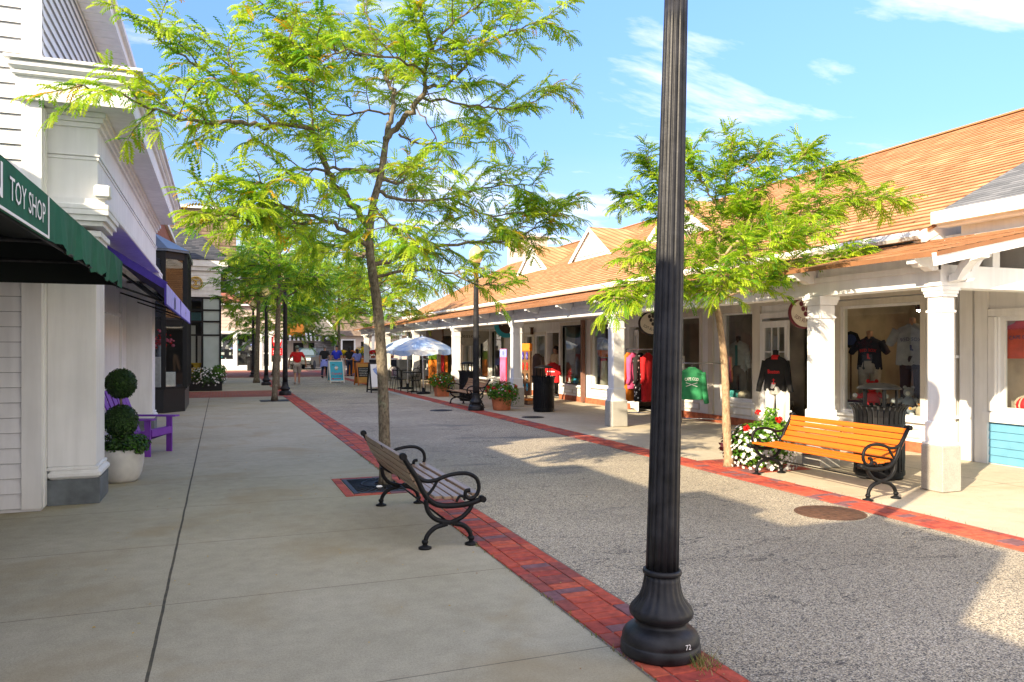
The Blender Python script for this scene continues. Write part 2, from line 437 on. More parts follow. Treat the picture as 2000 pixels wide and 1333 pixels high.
    def add(s, o, mtx=None, mo=0):
        i = len(s.v); nf = len(s.f)
        s.v += [tuple(mtx @ V(p)) for p in o.v] if mtx is not None else list(o.v)
        for k, f in enumerate(o.f):
            s.f.append(tuple(i+q for q in f))
            if k in o.uv: s.uv[nf+k] = o.uv[k]
        s.mi += [q+mo for q in o.mi]; s.sm += o.sm
    def build(s, name, mats, parent=None, origin=(0, 0, 0), loc=None):
        me = bpy.data.meshes.new(name)
        ox, oy, oz = origin
        me.from_pydata([(x-ox, y-oy, z-oz) for x, y, z in s.v], [], s.f)
        if not isinstance(mats, (list, tuple)): mats = [mats]
        for q in mats: me.materials.append(q)
        if len(mats) > 1: me.polygons.foreach_set('material_index', s.mi)
        me.polygons.foreach_set('use_smooth', s.sm)
        if s.uv:
            ul = me.uv_layers.new(name='UVMap')
            for k, co in s.uv.items():
                p = me.polygons[k]
                for q, li in enumerate(p.loop_indices): ul.data[li].uv = co[q]
        me.update()
        o = bpy.data.objects.new(name, me); C.objects.link(o)
        if parent is not None: o.parent = parent
        else: o.location = origin
        if loc is not None: o.location = loc
        return o

def tag(o, label=None, cat=None, group=None, kind=None):
    if label: o['label'] = label
    if cat: o['category'] = cat
    if group: o['group'] = group
    if kind: o['kind'] = kind
    return o
def thing(name, label, cat, loc=(0, 0, 0), rz=0, group=None):
    o = bpy.data.objects.new(name, None); o.empty_display_size = .2; C.objects.link(o)
    o.location = loc; o.rotation_euler = (0, 0, rz)
    return tag(o, label, cat, group)
def struct(name, mb, m, label=None):
    o = mb.build(name, m); tag(o, label, None, None, 'structure'); return o
def dup(root, loc, rz=0, label=None, scale=None):
    r = root.copy(); C.objects.link(r); r.location = loc; r.rotation_euler = (0, 0, rz)
    if scale: r.scale = scale
    if label: r['label'] = label
    for ch in [o for o in root.children]:
        c = ch.copy(); C.objects.link(c); c.parent = r
        for g in [o for o in ch.children]:
            d = g.copy(); C.objects.link(d); d.parent = c
    return r

_tc = {}
def text_mb(txt, h, w=None, shear=0, squeeze=1, m=0, bold=0, arc=0):
    """flat lettering in the XY plane, centred on x, baseline y=0, cap height h"""
    cu = bpy.data.curves.new('t', 'FONT'); cu.body = txt; cu.align_x = 'CENTER'; cu.size = 1; cu.shear = shear; cu.offset = bold
    cu.resolution_u = 2
    ob = bpy.data.objects.new('t', cu); C.objects.link(ob)
    dg = bpy.context.evaluated_depsgraph_get()
    me = bpy.data.meshes.new_from_object(ob.evaluated_get(dg))
    mb = MB()
    vs = [v.co.copy() for v in me.vertices]
    if vs:
        x0 = min(v.x for v in vs); x1 = max(v.x for v in vs)
        k = h/.70
        kx = (w/(x1-x0)) if w else k*squeeze
        cx = (x0+x1)/2
        for v in vs:
            x, y = (v.x-cx)*kx, v.y*k
            if arc:
                a = x/arc; r = arc+(-y if arc < 0 else y)*1
                if arc > 0: x, y = (arc+y)*math.sin(a), (arc+y)*math.cos(a)-arc
                else:
                    q = -arc; a = x/q; x, y = (q-y)*math.sin(a), q-(q-y)*math.cos(a)
            mb.v.append((x, y, 0))
        for p in me.polygons:
            mb.f.append(tuple(p.vertices)); mb.mi.append(m); mb.sm.append(False)
    bpy.data.objects.remove(ob); bpy.data.meshes.remove(me); bpy.data.curves.remove(cu)
    return mb
def frame(o, right, up):
    r = V(right).normalized(); u = V(up).normalized(); n = r.cross(u)
    m = Matrix(((r.x, u.x, n.x, o[0]), (r.y, u.y, n.y, o[1]), (r.z, u.z, n.z, o[2]), (0, 0, 0, 1)))
    return m

def bez(pts, n=6):
    """smooth polyline through points (Catmull-Rom)"""
    pts = [V(p) for p in pts]; out = []
    for i in range(len(pts)-1):
        p0 = pts[max(i-1, 0)]; p1 = pts[i]; p2 = pts[i+1]; p3 = pts[min(i+2, len(pts)-1)]
        for k in range(n):
            t = k/n
            out.append(.5*((2*p1)+(p2-p0)*t+(2*p0-5*p1+4*p2-p3)*t*t+(3*p1-p0-3*p2+p3)*t**3))
    out.append(pts[-1]); return out

def wall_grid(mb, fn, u0, u1, v0, v1, holes, m=0, depth=None, mr=None):
    """flat wall in (u,v) with rectangular holes; fn(u,v,d)->xyz, reveals go to depth d"""
    us = sorted({u0, u1, *[h[0] for h in holes], *[h[1] for h in holes]}); vs = sorted({v0, v1, *[h[2] for h in holes], *[h[3] for h in holes]})
    us = [u for u in us if u0 <= u <= u1]; vs = [v for v in vs if v0 <= v <= v1]
    for a, b in zip(us, us[1:]):
        for c, d in zip(vs, vs[1:]):
            mu, mv = (a+b)/2, (c+d)/2
            if any(h[0] < mu < h[1] and h[2] < mv < h[3] for h in holes): continue
            mb.quad(fn(a, c, 0), fn(b, c, 0), fn(b, d, 0), fn(a, d, 0), m)
    if depth:
        for a, b, c, d in holes:
            for (p, q) in (((a, c), (b, c)), ((b, c), (b, d)), ((b, d), (a, d)), ((a, d), (a, c))):
                mb.quad(fn(*p, 0), fn(*q, 0), fn(*q, depth), fn(*p, depth), mr if mr is not None else m)

def clapboard(mb, fn, u0, u1, v0, v1, step=.11, proud=.018, m=0, ms=None):
    """lapped boards: fn(u,v,d) d = outward"""
    z = v0
    while z < v1-.01:
        t = min(z+step, v1)
        mb.quad(fn(u0, z, proud), fn(u1, z, proud), fn(u1, t, .003), fn(u0, t, .003), m)
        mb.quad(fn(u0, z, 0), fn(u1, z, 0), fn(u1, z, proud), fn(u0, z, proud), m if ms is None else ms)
        if ms is not None: mb.quad(fn(u0, z-.006, proud*.4), fn(u1, z-.006, proud*.4), fn(u1, z, proud*.4), fn(u0, z, proud*.4), ms)  # ms colours lip and strip below as painted gap shade
        z = t
# ------------------------------------------------------------------ camera, sun, sky
cam = bpy.data.cameras.new('camera'); co = bpy.data.objects.new('camera', cam); C.objects.link(co)
cam.sensor_width = 36; cam.lens = 36*FPX/2000; cam.clip_end = 3000; cam.clip_start = .05
cam.shift_y = 13.5/2000
co.location = (0, 0, CAMZ); co.rotation_euler = (R(90), 0, -TH)
scene.camera = co
scene.view_settings.view_transform = 'Standard'; scene.view_settings.look = 'None'
scene.view_settings.exposure = 0; scene.view_settings.gamma = 1
SUN_EL = R(26.5); SDX, SDY = .868, .497      # horizontal travel of the light
sl = bpy.data.lights.new('sun', 'SUN'); sl.energy = 11.0; sl.angle = R(.5); sl.color = (1, .84, .60)
so = bpy.data.objects.new('sun', sl); C.objects.link(so)
d = V((SDX*math.cos(SUN_EL), SDY*math.cos(SUN_EL), -math.sin(SUN_EL)))
so.rotation_euler = d.to_track_quat('-Z', 'Y').to_euler(); so.location = (-20, -12, 20)

CLX, CLY = 12.5, 3.3
w = bpy.data.worlds.new('World'); scene.world = w; w.use_nodes = True
wt = w.node_tree; bg = wt.nodes['Background']
def WN(typ, **kw):
    n = wt.nodes.new(typ)
    for k, v in kw.items(): setattr(n, k, v)
    return n
sky = WN('ShaderNodeTexSky', sky_type='NISHITA'); sky.sun_disc = False
sky.sun_elevation = SUN_EL; sky.sun_rotation = math.atan2(-SDX, -SDY); sky.air_density = 1.0; sky.dust_density = .35; sky.ozone_density = 2.0
tcw = WN('ShaderNodeTexCoord'); sepw = WN('ShaderNodeSeparateXYZ'); wt.links.new(tcw.outputs['Generated'], sepw.inputs[0])
def WM(op, a, b=None):
    n = WN('ShaderNodeMath', operation=op)
    for i, v in enumerate((a, b)):
        if v is None: continue
        if isinstance(v, bpy.types.NodeSocket): wt.links.new(v, n.inputs[i])
        else: n.inputs[i].default_value = v
    return n.outputs[0]
# clouds on a flat layer overhead: direction divided by its height
den = WM('ADD', WM('MAXIMUM', sepw.outputs['Z'], 0.0), .16)
cbw = WN('ShaderNodeCombineXYZ'); wt.links.new(WM('DIVIDE', sepw.outputs['X'], den), cbw.inputs[0]); wt.links.new(WM('DIVIDE', sepw.outputs['Y'], den), cbw.inputs[1])
nz = WN('ShaderNodeTexNoise'); nz.inputs['Scale'].default_value = 1.5; nz.inputs['Detail'].default_value = 8; nz.inputs['Roughness'].default_value = .6; nz.inputs['Distortion'].default_value = .25
mpw = WN('ShaderNodeMapping'); mpw.inputs['Location'].default_value = (CLX, CLY, 0); mpw.inputs['Rotation'].default_value = (0, 0, .35); mpw.inputs['Scale'].default_value = (.8, 1.7, 1)
wt.links.new(cbw.outputs[0], mpw.inputs[0]); wt.links.new(mpw.outputs[0], nz.inputs['Vector'])
rw = WN('ShaderNodeValToRGB'); rw.color_ramp.elements[0].position = .53; rw.color_ramp.elements[1].position = .70
rw.color_ramp.elements[0].color = (0, 0, 0, 1); rw.color_ramp.elements[1].color = (1, 1, 1, 1)
wt.links.new(nz.outputs['Fac'], rw.inputs[0])
# low haze / cloud bank toward the horizon
bank = WN('ShaderNodeMapRange'); bank.inputs[1].default_value = .26; bank.inputs[2].default_value = .04; bank.inputs[3].default_value = 0; bank.inputs[4].default_value = .40
wt.links.new(sepw.outputs['Z'], bank.inputs[0])
fade = WN('ShaderNodeMapRange'); fade.inputs[1].default_value = .62; fade.inputs[2].default_value = .34; fade.inputs[3].default_value = .0; fade.inputs[4].default_value = 1
wt.links.new(sepw.outputs['Z'], fade.inputs[0])
cf = WM('MULTIPLY', rw.outputs[0], fade.outputs[0])
cf = WM('MINIMUM', WM('ADD', WM('MULTIPLY', cf, .85), WM('MULTIPLY', bank.outputs[0], WM('ADD', WM('MULTIPLY', nz.outputs['Fac'], 1.2), -.15))), 1.0)
# unseen white cloud added behind the camera as neutral fill light
rear_fill = WN('ShaderNodeMapRange'); rear_fill.inputs[1].default_value = .02; rear_fill.inputs[2].default_value = -.55; rear_fill.inputs[3].default_value = 0; rear_fill.inputs[4].default_value = .8
wt.links.new(WM('ADD', sepw.outputs['Y'], WM('MULTIPLY', sepw.outputs['Z'], -.25)), rear_fill.inputs[0])
cf = WM('MINIMUM', WM('ADD', cf, rear_fill.outputs[0]), 1.0)
tint = WN('ShaderNodeMixRGB', blend_type='MULTIPLY'); tint.inputs[0].default_value = 1; tint.inputs[2].default_value = (2.15, 2.55, 3.4, 1)
flat = WN('ShaderNodeMapRange'); flat.inputs[1].default_value = .0; flat.inputs[2].default_value = .42; flat.inputs[3].default_value = .34; flat.inputs[4].default_value = 1
wt.links.new(sepw.outputs['Z'], flat.inputs[0])
lvl = WN('ShaderNodeVectorMath', operation='SCALE'); wt.links.new(sky.outputs[0], lvl.inputs[0]); wt.links.new(flat.outputs[0], lvl.inputs['Scale'])
wt.links.new(lvl.outputs[0], tint.inputs[1])
mixw = WN('ShaderNodeMixRGB'); mixw.inputs[2].default_value = (15, 14.2, 14.4, 1)
wt.links.new(tint.outputs[0], mixw.inputs[1]); wt.links.new(cf, mixw.inputs[0])
wt.links.new(mixw.outputs[0], bg.inputs['Color']); bg.inputs['Strength'].default_value = .12
scene.cycles.use_denoising = True
scene.cycles.max_bounces = 8; scene.cycles.transparent_max_bounces = 12; scene.cycles.caustics_reflective = False; scene.cycles.caustics_refractive = False
scene.cycles.sample_clamp_indirect = 6

# ------------------------------------------------------------------ ground sheets
def sheet(name, x0, x1, y0, y1, z, m):
    mb = MB(); mb.quad((x0, y0, z), (x1, y0, z), (x1, y1, z), (x0, y1, z)); return struct(name, mb, m)
sheet('ground', -900, 900, -900, 1500, -.03, M['asphalt'])
sheet('road', 2.40, 6.1, -12, 56, 0, M['road'])
sheet('left_sidewalk', -6, 2.05, -12, 56, 0, M['walk_l'])
sheet('right_sidewalk', 6.5, 30, -12, 50, 0, M['walk_r'])
sheet('crosswalk', -2, 2.02, 27.3, 31.2, .004, M['plaza'])
sheet('plaza', -2, 14, 45, 58.5, .006, M['plaza'])
sheet('far_street', -20, 30, 58.5, 140, .002, M['road'])
def concrete_patch():
    mb = MB()
    mb.poly([(6.02, 22.6, .004), (6.09, 23.2, .004), (6.09, 31, .004), (5.86, 31, .004), (5.80, 24.5, .004)])
    return struct('gutter_strip', mb, mat_concrete('pale_concrete', (.42, .42, .38), (.52, .51, .46)))
concrete_patch()

def brick_edging(x0, name, seed):
    rnd = random.Random(seed); mb = MB(); g = .006
    y0, y1 = -1.0, 56
    mb.quad((x0-.01, y0, .002), (x0+.44, y0, .002), (x0+.44, y1, .002), (x0-.01, y1, .002), 5)
    def brick(xa, xb, ya, yb):
        h = .0075+rnd.uniform(0, .004)
        m = rnd.choices(range(5), [5, 3, 4, 2.0, 2])[0]; j = .0018
        p = [(xa+rnd.uniform(-j, j), ya+rnd.uniform(-j, j)), (xb+rnd.uniform(-j, j), ya+rnd.uniform(-j, j)), (xb+rnd.uniform(-j, j), yb+rnd.uniform(-j, j)), (xa+rnd.uniform(-j, j), yb+rnd.uniform(-j, j))]
        b = .004
        cx, cy = (xa+xb)/2, (ya+yb)/2
        top = [(x+(b if x < cx else -b), y+(b if y < cy else -b), h+rnd.uniform(-.001, .001)) for x, y in p]
        mb.quad(*top, m)
        for k in range(4):
            a, c = p[k], p[(k+1) % 4]
            mb.quad((*a, .001), (*c, .001), top[(k+1) % 4], top[k], m)
    for xa, xb, step in ((x0, x0+.098, .205), (x0+.108, x0+.318, .104), (x0+.328, x0+.426, .205)):
        y = y0+rnd.uniform(0, .1)
        wob = rnd.uniform(0, 9)
        while y < y1:
            w_ = .006*math.sin(y*.9+wob)
            st = step if y < 30 else step*2
            brick(xa+w_, xb+w_, y, y+st-g); y += st
    o = mb.build(name, [M['pbrick%d' % i] for i in range(5)]+[M['mortar']])
    tag(o, None, None, None, 'structure'); return o
brick_edging(2.015, 'left_brick_edging', 3)
brick_edging(6.07, 'right_brick_edging', 4)

# mulch and weeds growing along the edging
mb = MB(); rnd = random.Random(8)
for k in range(520):
    if k < 300: x, y = 2.005+rnd.gauss(0, .012), rnd.uniform(2.4, 12)
    elif k < 420: x, y = 2.33+rnd.gauss(0, .05), 3.38+rnd.gauss(0, .05)
    else: x, y = 6.53+rnd.gauss(0, .015), rnd.uniform(4, 12)
    hh = rnd.uniform(.006, .03) if not 300 <= k < 420 else rnd.uniform(.02, .07)
    a = rnd.uniform(0, 6.3); dx, dy = math.cos(a)*hh*.8, math.sin(a)*hh*.8; wv = .0035
    mb.poly([(x-wv, y, .004), (x+wv, y, .004), (x+dx, y+dy, .006+hh)], rnd.choice((0, 0, 1)))
tag(mb.build('weeds', [mat_leaf('dry_weed', (.34, .26, .10), .3), mat_leaf('green_weed', (.14, .20, .03), .3)]), 'short dry weeds sprouting along the brick edging', 'weeds', None, 'stuff')
# fallen leaflets
mb = MB()
for k in range(230):
    x, y = (rnd.uniform(-1.4, 2.4), rnd.uniform(2.6, 14)) if k < 170 else (rnd.uniform(2.4, 9), rnd.uniform(3, 14))
    s = rnd.uniform(.005, .013); a = rnd.uniform(0, 6.3); c_, s_ = math.cos(a)*s, math.sin(a)*s
    z = .012
    mb.quad((x-c_, y-s_, z), (x+s_*.5, y-c_*.5, z+s*.4), (x+c_, y+s_, z), (x-s_*.5, y+c_*.5, z+s*.3), rnd.choice((0, 0, 1, 2)))
tag(mb.build('fallen_leaves', [M['leafY'], mat('brown_leaf', (.30, .13, .03), .8), mat('pale_leaf', (.45, .36, .15), .8)]), 'tiny yellow and brown leaflets scattered over the sidewalk', 'leaves', None, 'stuff')

# ------------------------------------------------------------------ arcade shops on the right
WX = 10.3
E0, E1 = 6.1, 45.0           # porch ends
arc = thing('arcade_shop_building', 'long white arcade of shops with orange shingle roof, dormer vents and columned porch', 'building', (WX, 25, 0))
AO = (WX, 25, 0)
def A(name, mb, m, parent=arc): return mb.build(name, m, parent, AO)

holes = [ # y0,y1,z0,z1
 (9.0, 10.68, .53, 2.38), (11.4, 12.75, .04, 2.24), (13.07, 14.09, .54, 2.40), (14.95, 15.85, .53, 2.38), (16.9, 18.15, .04, 2.2),
 (19.2, 20.4, .53, 2.38), (21.1, 22.6, .5, 2.36), (22.75, 23.68, .04, 2.15), (23.92, 24.85, .75, 2.1), (25.08, 25.76, .75, 2.1),
 (27.95, 29.46, .5, 2.32), (29.85, 32.0, .42, 2.32), (32.5, 33.2, .5, 2.3), (34.9, 37.6, .04, 2.25), (38.6, 41.5, .5, 2.3), (41.9, 43.2, .04, 2.2)]
doors = {1, 4, 7, 13, 15}
mb = MB()
wall_grid(mb, lambda u, v, d: (WX+d, u, v), 8.3, 44.6, .10, 3.35, holes, 0, .16)
wall_grid(mb, lambda u, v, d: (u, 44.6, v), WX, 24, 0, 3.4, [])
A('wall', mb, M['white'])
mb = MB()
for a, b in ((8.32, 11.38), (12.77, 16.88), (18.17, 22.73), (23.7, 34.88), (37.62, 41.88), (43.22, 44.5)):
    mb.box(WX-.035, WX+.02, a, b, .002, .16)
A('brick_plinth', mb, M['basebrick'])
# panelled knee walls and pilasters (trim proud of the wall)
mb = MB()
for k, (a, b, c, d_) in enumerate(holes):
    if k in doors: continue
    for (ya, yb, za, zb) in ((a-.09, a-.003, c-.02, d_+.10), (b+.003, b+.09, c-.02, d_+.10), (a-.003, b+.003, d_+.003, d_+.10)):
        mb.box(WX-.03, WX-.001, ya, yb, za, zb)
    if c > .4:
        y = a+.02
        while y < b-.2:
            mb.box(WX-.018, WX-.001, y, min(y+.62, b-.02), .22, .25); mb.box(WX-.018, WX-.001, y, min(y+.62, b-.02), c-.17, c-.14)
            mb.box(WX-.018, WX-.001, y, y+.035, .25, c-.17); y += .66
for y in (8.42, 11.2, 12.9, 14.5, 16.5, 18.6, 26.6, 33.9, 38.1):
    mb.box(WX-.045, WX-.002, y-.09, y+.09, .17, 2.5)
mb.box(WX-.05, WX-.002, 8.3, 44.6, 2.50, 2.66)
A('wall_trim', mb, M['beige'])
# windows: frame, pane, sill
for k, (a, b, c, d_) in enumerate(holes):
    if k in doors: continue
    f = MB(); t_ = .045
    for (ya, yb, za, zb) in ((a, b, c, c+t_), (a, b, d_-t_, d_), (a, a+t_, c+t_, d_-t_), (b-t_, b, c+t_, d_-t_)):
        f.box(WX+.03, WX+.09, ya+.002, yb-.002, za+.002, zb-.002)
    if k in (11, 14):
        ym = (a+b)/2; f.box(WX+.03, WX+.09, ym-.03, ym+.03, c+t_, d_-t_)
    dark = k >= 6
    fo = A('window', f, M['blackframe'] if k in (6, 10, 11) else M['white'])
    fo.parent = arc
    p = MB(); p.quad((WX+.06, a+.03, c+.03), (WX+.06, b-.03, c+.03), (WX+.06, b-.03, d_-.03), (WX+.06, a+.03, d_-.03))
    o = p.build('pane', M['glass'], fo, AO); o.location = (0, 0, 0)
    s_ = MB(); s_.box(WX-.07, WX+.02, a-.10, b+.10, c-.06, c-.022)
    o = s_.build('sill', M['white'], fo, AO); o.location = (0, 0, 0)
# open white glazed door at the second shop
def glazed_door(name, hinge, ang, w_, h_, cols, rows):
    f = MB(); st = .11
    f.box(0, w_, -.022, .022, .02, .62, 0); f.box(0, w_, -.022, .022, h_-.13, h_, 0)
    f.box(0, st, -.022, .022, .62, h_-.13, 0); f.box(w_-st, w_, -.022, .022, .62, h_-.13, 0)
    f.box(.17, w_-.17, -.028, .028, .16, .5, 0)
    iw, ih = w_-2*st, h_-.75
    for i in range(1, cols): f.box(st+iw*i/cols-.014, st+iw*i/cols+.014, -.015, .015, .62, h_-.13, 0)
    for i in range(1, rows):
        for j in range(cols): f.box(st+iw*j/cols+.014*(j > 0), st+iw*(j+1)/cols-.014*(j < cols-1), -.015, .015, .62+ih*i/rows-.014, .62+ih*i/rows+.014, 0)
    mtx = Matrix.Translation(hinge) @ Matrix.Rotation(ang, 4, 'Z')
    g = MB(); g.add(f, mtx); do = A(name, g, M['white'])
    g = MB(); q = MB(); q.quad((st, 0, .62), (w_-st, 0, .62), (w_-st, 0, h_-.13), (st, 0, h_-.13)); g.add(q, mtx); A('door_pane', g, M['glass'], do)
    g = MB(); q = MB(); q.ball((w_-.07, -.06, 1.0), .03, n=8); q.ball((w_-.07, .06, 1.0), .03, n=8); q.tube([(w_-.07, -.06, 1), (w_-.07, .06, 1)], .012, 6); g.add(q, mtx); A('door_handle', g, M['rust'], do)
    return do
glazed_door('door', (WX-.03, 12.74, 0), R(-98), .92, 2.18, 3, 3)
glazed_door('door', (WX+.10, 18.1, 0), R(-115), .92, 2.12, 2, 3)
glazed_door('door', (WX+.12, 43.15, 0), R(-90), 1.2, 2.1, 2, 3)
# door surrounds
for k in sorted(doors):
    a, b, c, d_ = holes[k]; mb = MB()
    mb.box(WX-.04, WX-.001, a-.10, a-.002, .165, d_+.11); mb.box(WX-.04, WX-.001, b+.002, b+.10, .165, d_+.11); mb.box(WX-.04, WX-.001, a-.002, b+.002, d_+.002, d_+.11)
    A('door_surround', mb, M['white'])
# interior: floor, back wall, ceiling, partitions
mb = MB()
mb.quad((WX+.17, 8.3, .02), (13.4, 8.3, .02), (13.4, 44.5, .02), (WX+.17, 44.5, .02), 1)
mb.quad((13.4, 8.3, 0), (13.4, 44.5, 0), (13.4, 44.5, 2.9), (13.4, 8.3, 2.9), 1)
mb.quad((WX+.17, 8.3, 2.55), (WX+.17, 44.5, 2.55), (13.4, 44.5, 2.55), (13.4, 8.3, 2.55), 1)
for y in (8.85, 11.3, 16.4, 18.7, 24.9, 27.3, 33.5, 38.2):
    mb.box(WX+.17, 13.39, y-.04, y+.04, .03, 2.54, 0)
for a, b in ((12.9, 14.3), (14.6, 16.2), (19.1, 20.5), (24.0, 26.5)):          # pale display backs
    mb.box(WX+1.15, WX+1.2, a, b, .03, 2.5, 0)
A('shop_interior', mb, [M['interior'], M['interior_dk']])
# display shelves behind the glass
for k, (a, b, c, d_) in enumerate(holes):
    if k in doors: continue
    mb = MB(); mb.box(WX+.165, WX+1.05, a, b, c-.12, c-.02)
    A('display_shelf', mb, M['beige'])
# porch: beam, ceiling, roof
mb = MB()
mb.box(7.64, 7.96, 6.42, 44.8, 2.36, 2.60); mb.box(7.61, 7.64, 6.42, 44.8, 2.53, 2.60)
A('beam', mb, M['white'])
mb = MB(); mb.box(7.66, 7.70, 6.42, 44.8, 2.603, 2.735); A('frieze_board', mb, M['white'])
mb = MB()
mb.quad((7.96, 6.5, 2.61), (7.96, 44.7, 2.61), (WX, 44.7, 2.61), (WX, 6.5, 2.61))
A('porch_ceiling', mb, M['beige'])
def roof_slab(x0, z0, x1, z1, y0, y1, th=.05, lip=0, course=.20):
    mb = MB(); L = math.hypot(x1-x0, z1-z0)
    # three lengths with a faint sag so the eave is not ruler-straight
    n = max(2, int((y1-y0)/2.2)); rnd = random.Random(int(x0*10))
    ys = [y0+(y1-y0)*k/n for k in range(n+1)]; sg = [rnd.uniform(-.008, .008) for _ in ys]
    for k in range(n):
        a, b = ys[k], ys[k+1]; p, q = sg[k], sg[k+1]
        if not lip: mb.quad((x0, a, z0+p), (x0, b, z0+q), (x1, b, z1+q), (x1, a, z1+p), 0, uv=[(a, 0), (b, 0), (b, L), (a, L)])
        else:
            nc = int(L/course)+1; ux, uz = (x1-x0)/L, (z1-z0)/L; nx, nz_ = -uz*(1 if x1 > x0 else -1), abs(ux)
            m_ = max(1, int((b-a)/.55))
            for c_ in range(nc):
                s0, s1 = c_*course, min(L, (c_+1)*course)
                for e in range(m_):
                    ya_, yb_ = a+(b-a)*e/m_, a+(b-a)*(e+1)/m_
                    l0 = lip*rnd.uniform(.65, 1.25); dz = p+(q-p)*(e+.5)/m_; js = rnd.uniform(-.012, .012) if c_ else 0
                    lo = lambda y, s_, o: (x0+ux*s_+nx*o, y, z0+uz*s_+nz_*o+dz)
                    mb.quad(lo(ya_, s0+js, l0), lo(yb_, s0+js, l0), lo(yb_, s1, .001), lo(ya_, s1, .001), 0, uv=[(ya_, s0), (yb_, s0), (yb_, s1), (ya_, s1)])
                    mb.quad(lo(ya_, s0+js, -.004), lo(yb_, s0+js, -.004), lo(yb_, s0+js, l0), lo(ya_, s0+js, l0), 2)  # darker lip face paints the gap shade between courses
        mb.quad((x0, a, z0-th+p), (x1, a, z1-th+p), (x1, b, z1-th+q), (x0, b, z0-th+q), 1)
        mb.quad((x0, a, z0+p), (x0, a, z0-th+p), (x0, b, z0-th+q), (x0, b, z0+q), 2)
    for a, s_ in ((y0, 0), (y1, -1)):
        mb.quad((x0, a, z0+sg[s_]), (x1, a, z1+sg[s_]), (x1, a, z1-th+sg[s_]), (x0, a, z0-th+sg[s_]), 2)
    return mb
M['eaveedge_lip_shade'] = mat('shingle_edge_lip_shade', (.27, .12, .05), .9)  # brown of the eave edges, also painted gap shade on course lips
A('porch_roof', roof_slab(7.22, 2.70, 10.15, 3.29, E0, E1, .05, .008), [M['roof'], M['white2'], M['eaveedge_lip_shade']])
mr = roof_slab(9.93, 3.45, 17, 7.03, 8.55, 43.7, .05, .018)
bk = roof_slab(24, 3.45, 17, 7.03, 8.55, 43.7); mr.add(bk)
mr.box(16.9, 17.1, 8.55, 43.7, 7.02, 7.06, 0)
ro = A('roof', mr, [M['roof'], M['white2'], M['eaveedge_lip_shade']])
# little chimney of shingles far down the ridge
mb = MB(); mb.box(16.2, 17.6, 40.6, 43.4, 6.4, 7.9); mb.box(16.1, 17.7, 40.5, 43.5, 7.9, 8.05)
mb.uv = {}
A('chimney', mb, M['pinkcream'], ro)
# gutter with end cap and fascia
mb = MB()
prof = [(9.80, 3.42), (9.79, 3.34), (9.83, 3.29), (9.90, 3.29), (9.94, 3.33), (9.94, 3.39), (9.90, 3.33), (9.84, 3.33), (9.82, 3.42)]
mb.prism(prof, lambda u, v, t: (u, t, v), 8.62, 43.6); A('gutter', mb, M['white'])
mb = MB(); mb.box(9.96, 10.0, 8.62, 43.6, 3.30, 3.41); A('fascia', mb, M['white'])
# gable end above the wing, rakes
mb = MB()
mb.poly([(10.3, 8.85, 3.3), (23.7, 8.85, 3.3), (17, 8.85, 6.95)], 0, uv=[(0, 0), (13.4, 0), (6.7, 3.6)])
A('gable_end', mb, M['greyshake'])
mb = MB()
for x1 in (17,):
    mb.obox((9.85, 8.60, 3.31), (17, 8.60, 6.93), .06, .17)
    mb.obox((9.9, 8.72, 3.26), (17, 8.72, 6.86), .14, .035)
A('rake_board', mb, M['white'])
mb = MB()
mb.poly([(10.0, 8.58, 3.2), (10.95, 8.58, 3.2), (10.95, 8.58, 3.78), (10.0, 8.58, 3.33)]); A('gable_return', mb, M['white'])
# porch end truss: rake, tie beam, king posts, scroll brackets
mb = MB()
mb.obox((7.22, 6.14, 2.61), (10.2, 6.14, 3.21), .05, .14)
A('porch_rake', mb, M['white'])
mb = MB(); mb.box(7.97, 10.28, 6.44, 6.68, 2.34, 2.60); A('tie_beam', mb, M['white'])
for x in (8.55, 9.45):
    mb = MB(); mb.box(x, x+.12, 6.48, 6.6, 2.602, 2.60+(x-7.22)*.2-.02); A('truss_post', mb, M['white'])
mb = MB()
pr = [(0, 0), (.12, .02), (.20, .16), (.30, .27), (.44, .30), (.44, .36), (.26, .35), (.15, .25), (.08, .12), (0, .10)]
mb.prism(pr, lambda u, v, t: (7.95+u*.9-.05, 6.30+t, 2.40+v), 0, .13)
mb.prism(pr, lambda u, v, t: (7.74+t, 6.40-u*.9, 2.40+v*.8), 0, .13)
A('scroll_bracket', mb, M['white'])
# rafter tails under the eave
tail = [(0, 0), (.44, 0), (.44, -.20), (.30, -.19), (.21, -.13), (.10, -.11), (.05, -.06), (0, -.06)]
y = 6.42
while y < 44.6:
    mb = MB(); mb.prism(tail, lambda u, v, t: (7.25+u*.9, y+t, 2.655+v+u*.19), 0, .11)
    A('rafter_tail', mb, M['white']); y += 1.945
# columns on concrete blocks
for y in (6.55, 8.45, 14.35, 20.2, 26.1, 32.05, 38.0, 43.9):
    mb = MB(); cx = 7.80; hw = .098 if y < 7 else .128
    mb.box(cx-hw, cx+hw, y-hw, y+hw, .56, 2.24, bev=.012)
    mb.box(cx-hw-.02, cx+hw+.02, y-hw-.02, y+hw+.02, .55, .80, bev=.012); mb.box(cx-hw-.04, cx+hw+.04, y-hw-.04, y+hw+.04, .535, .56)
    mb.box(cx-hw-.012, cx+hw+.012, y-hw-.012, y+hw+.012, 2.06, 2.085)
    mb.box(cx-hw-.02, cx+hw+.02, y-hw-.02, y+hw+.02, 2.24, 2.275); mb.box(cx-hw-.03, cx+hw+.03, y-hw-.03, y+hw+.03, 2.275, 2.31); mb.box(cx-hw-.042, cx+hw+.042, y-hw-.042, y+hw+.042, 2.31, 2.357)
    c_ = A('column', mb, M['white'])
    mb = MB(); pw_ = hw+.048; mb.box(cx-pw_, cx+pw_, y-pw_, y+pw_, .002, .533, bev=.012)
    A('pedestal', mb, M['conc_ped'], c_)
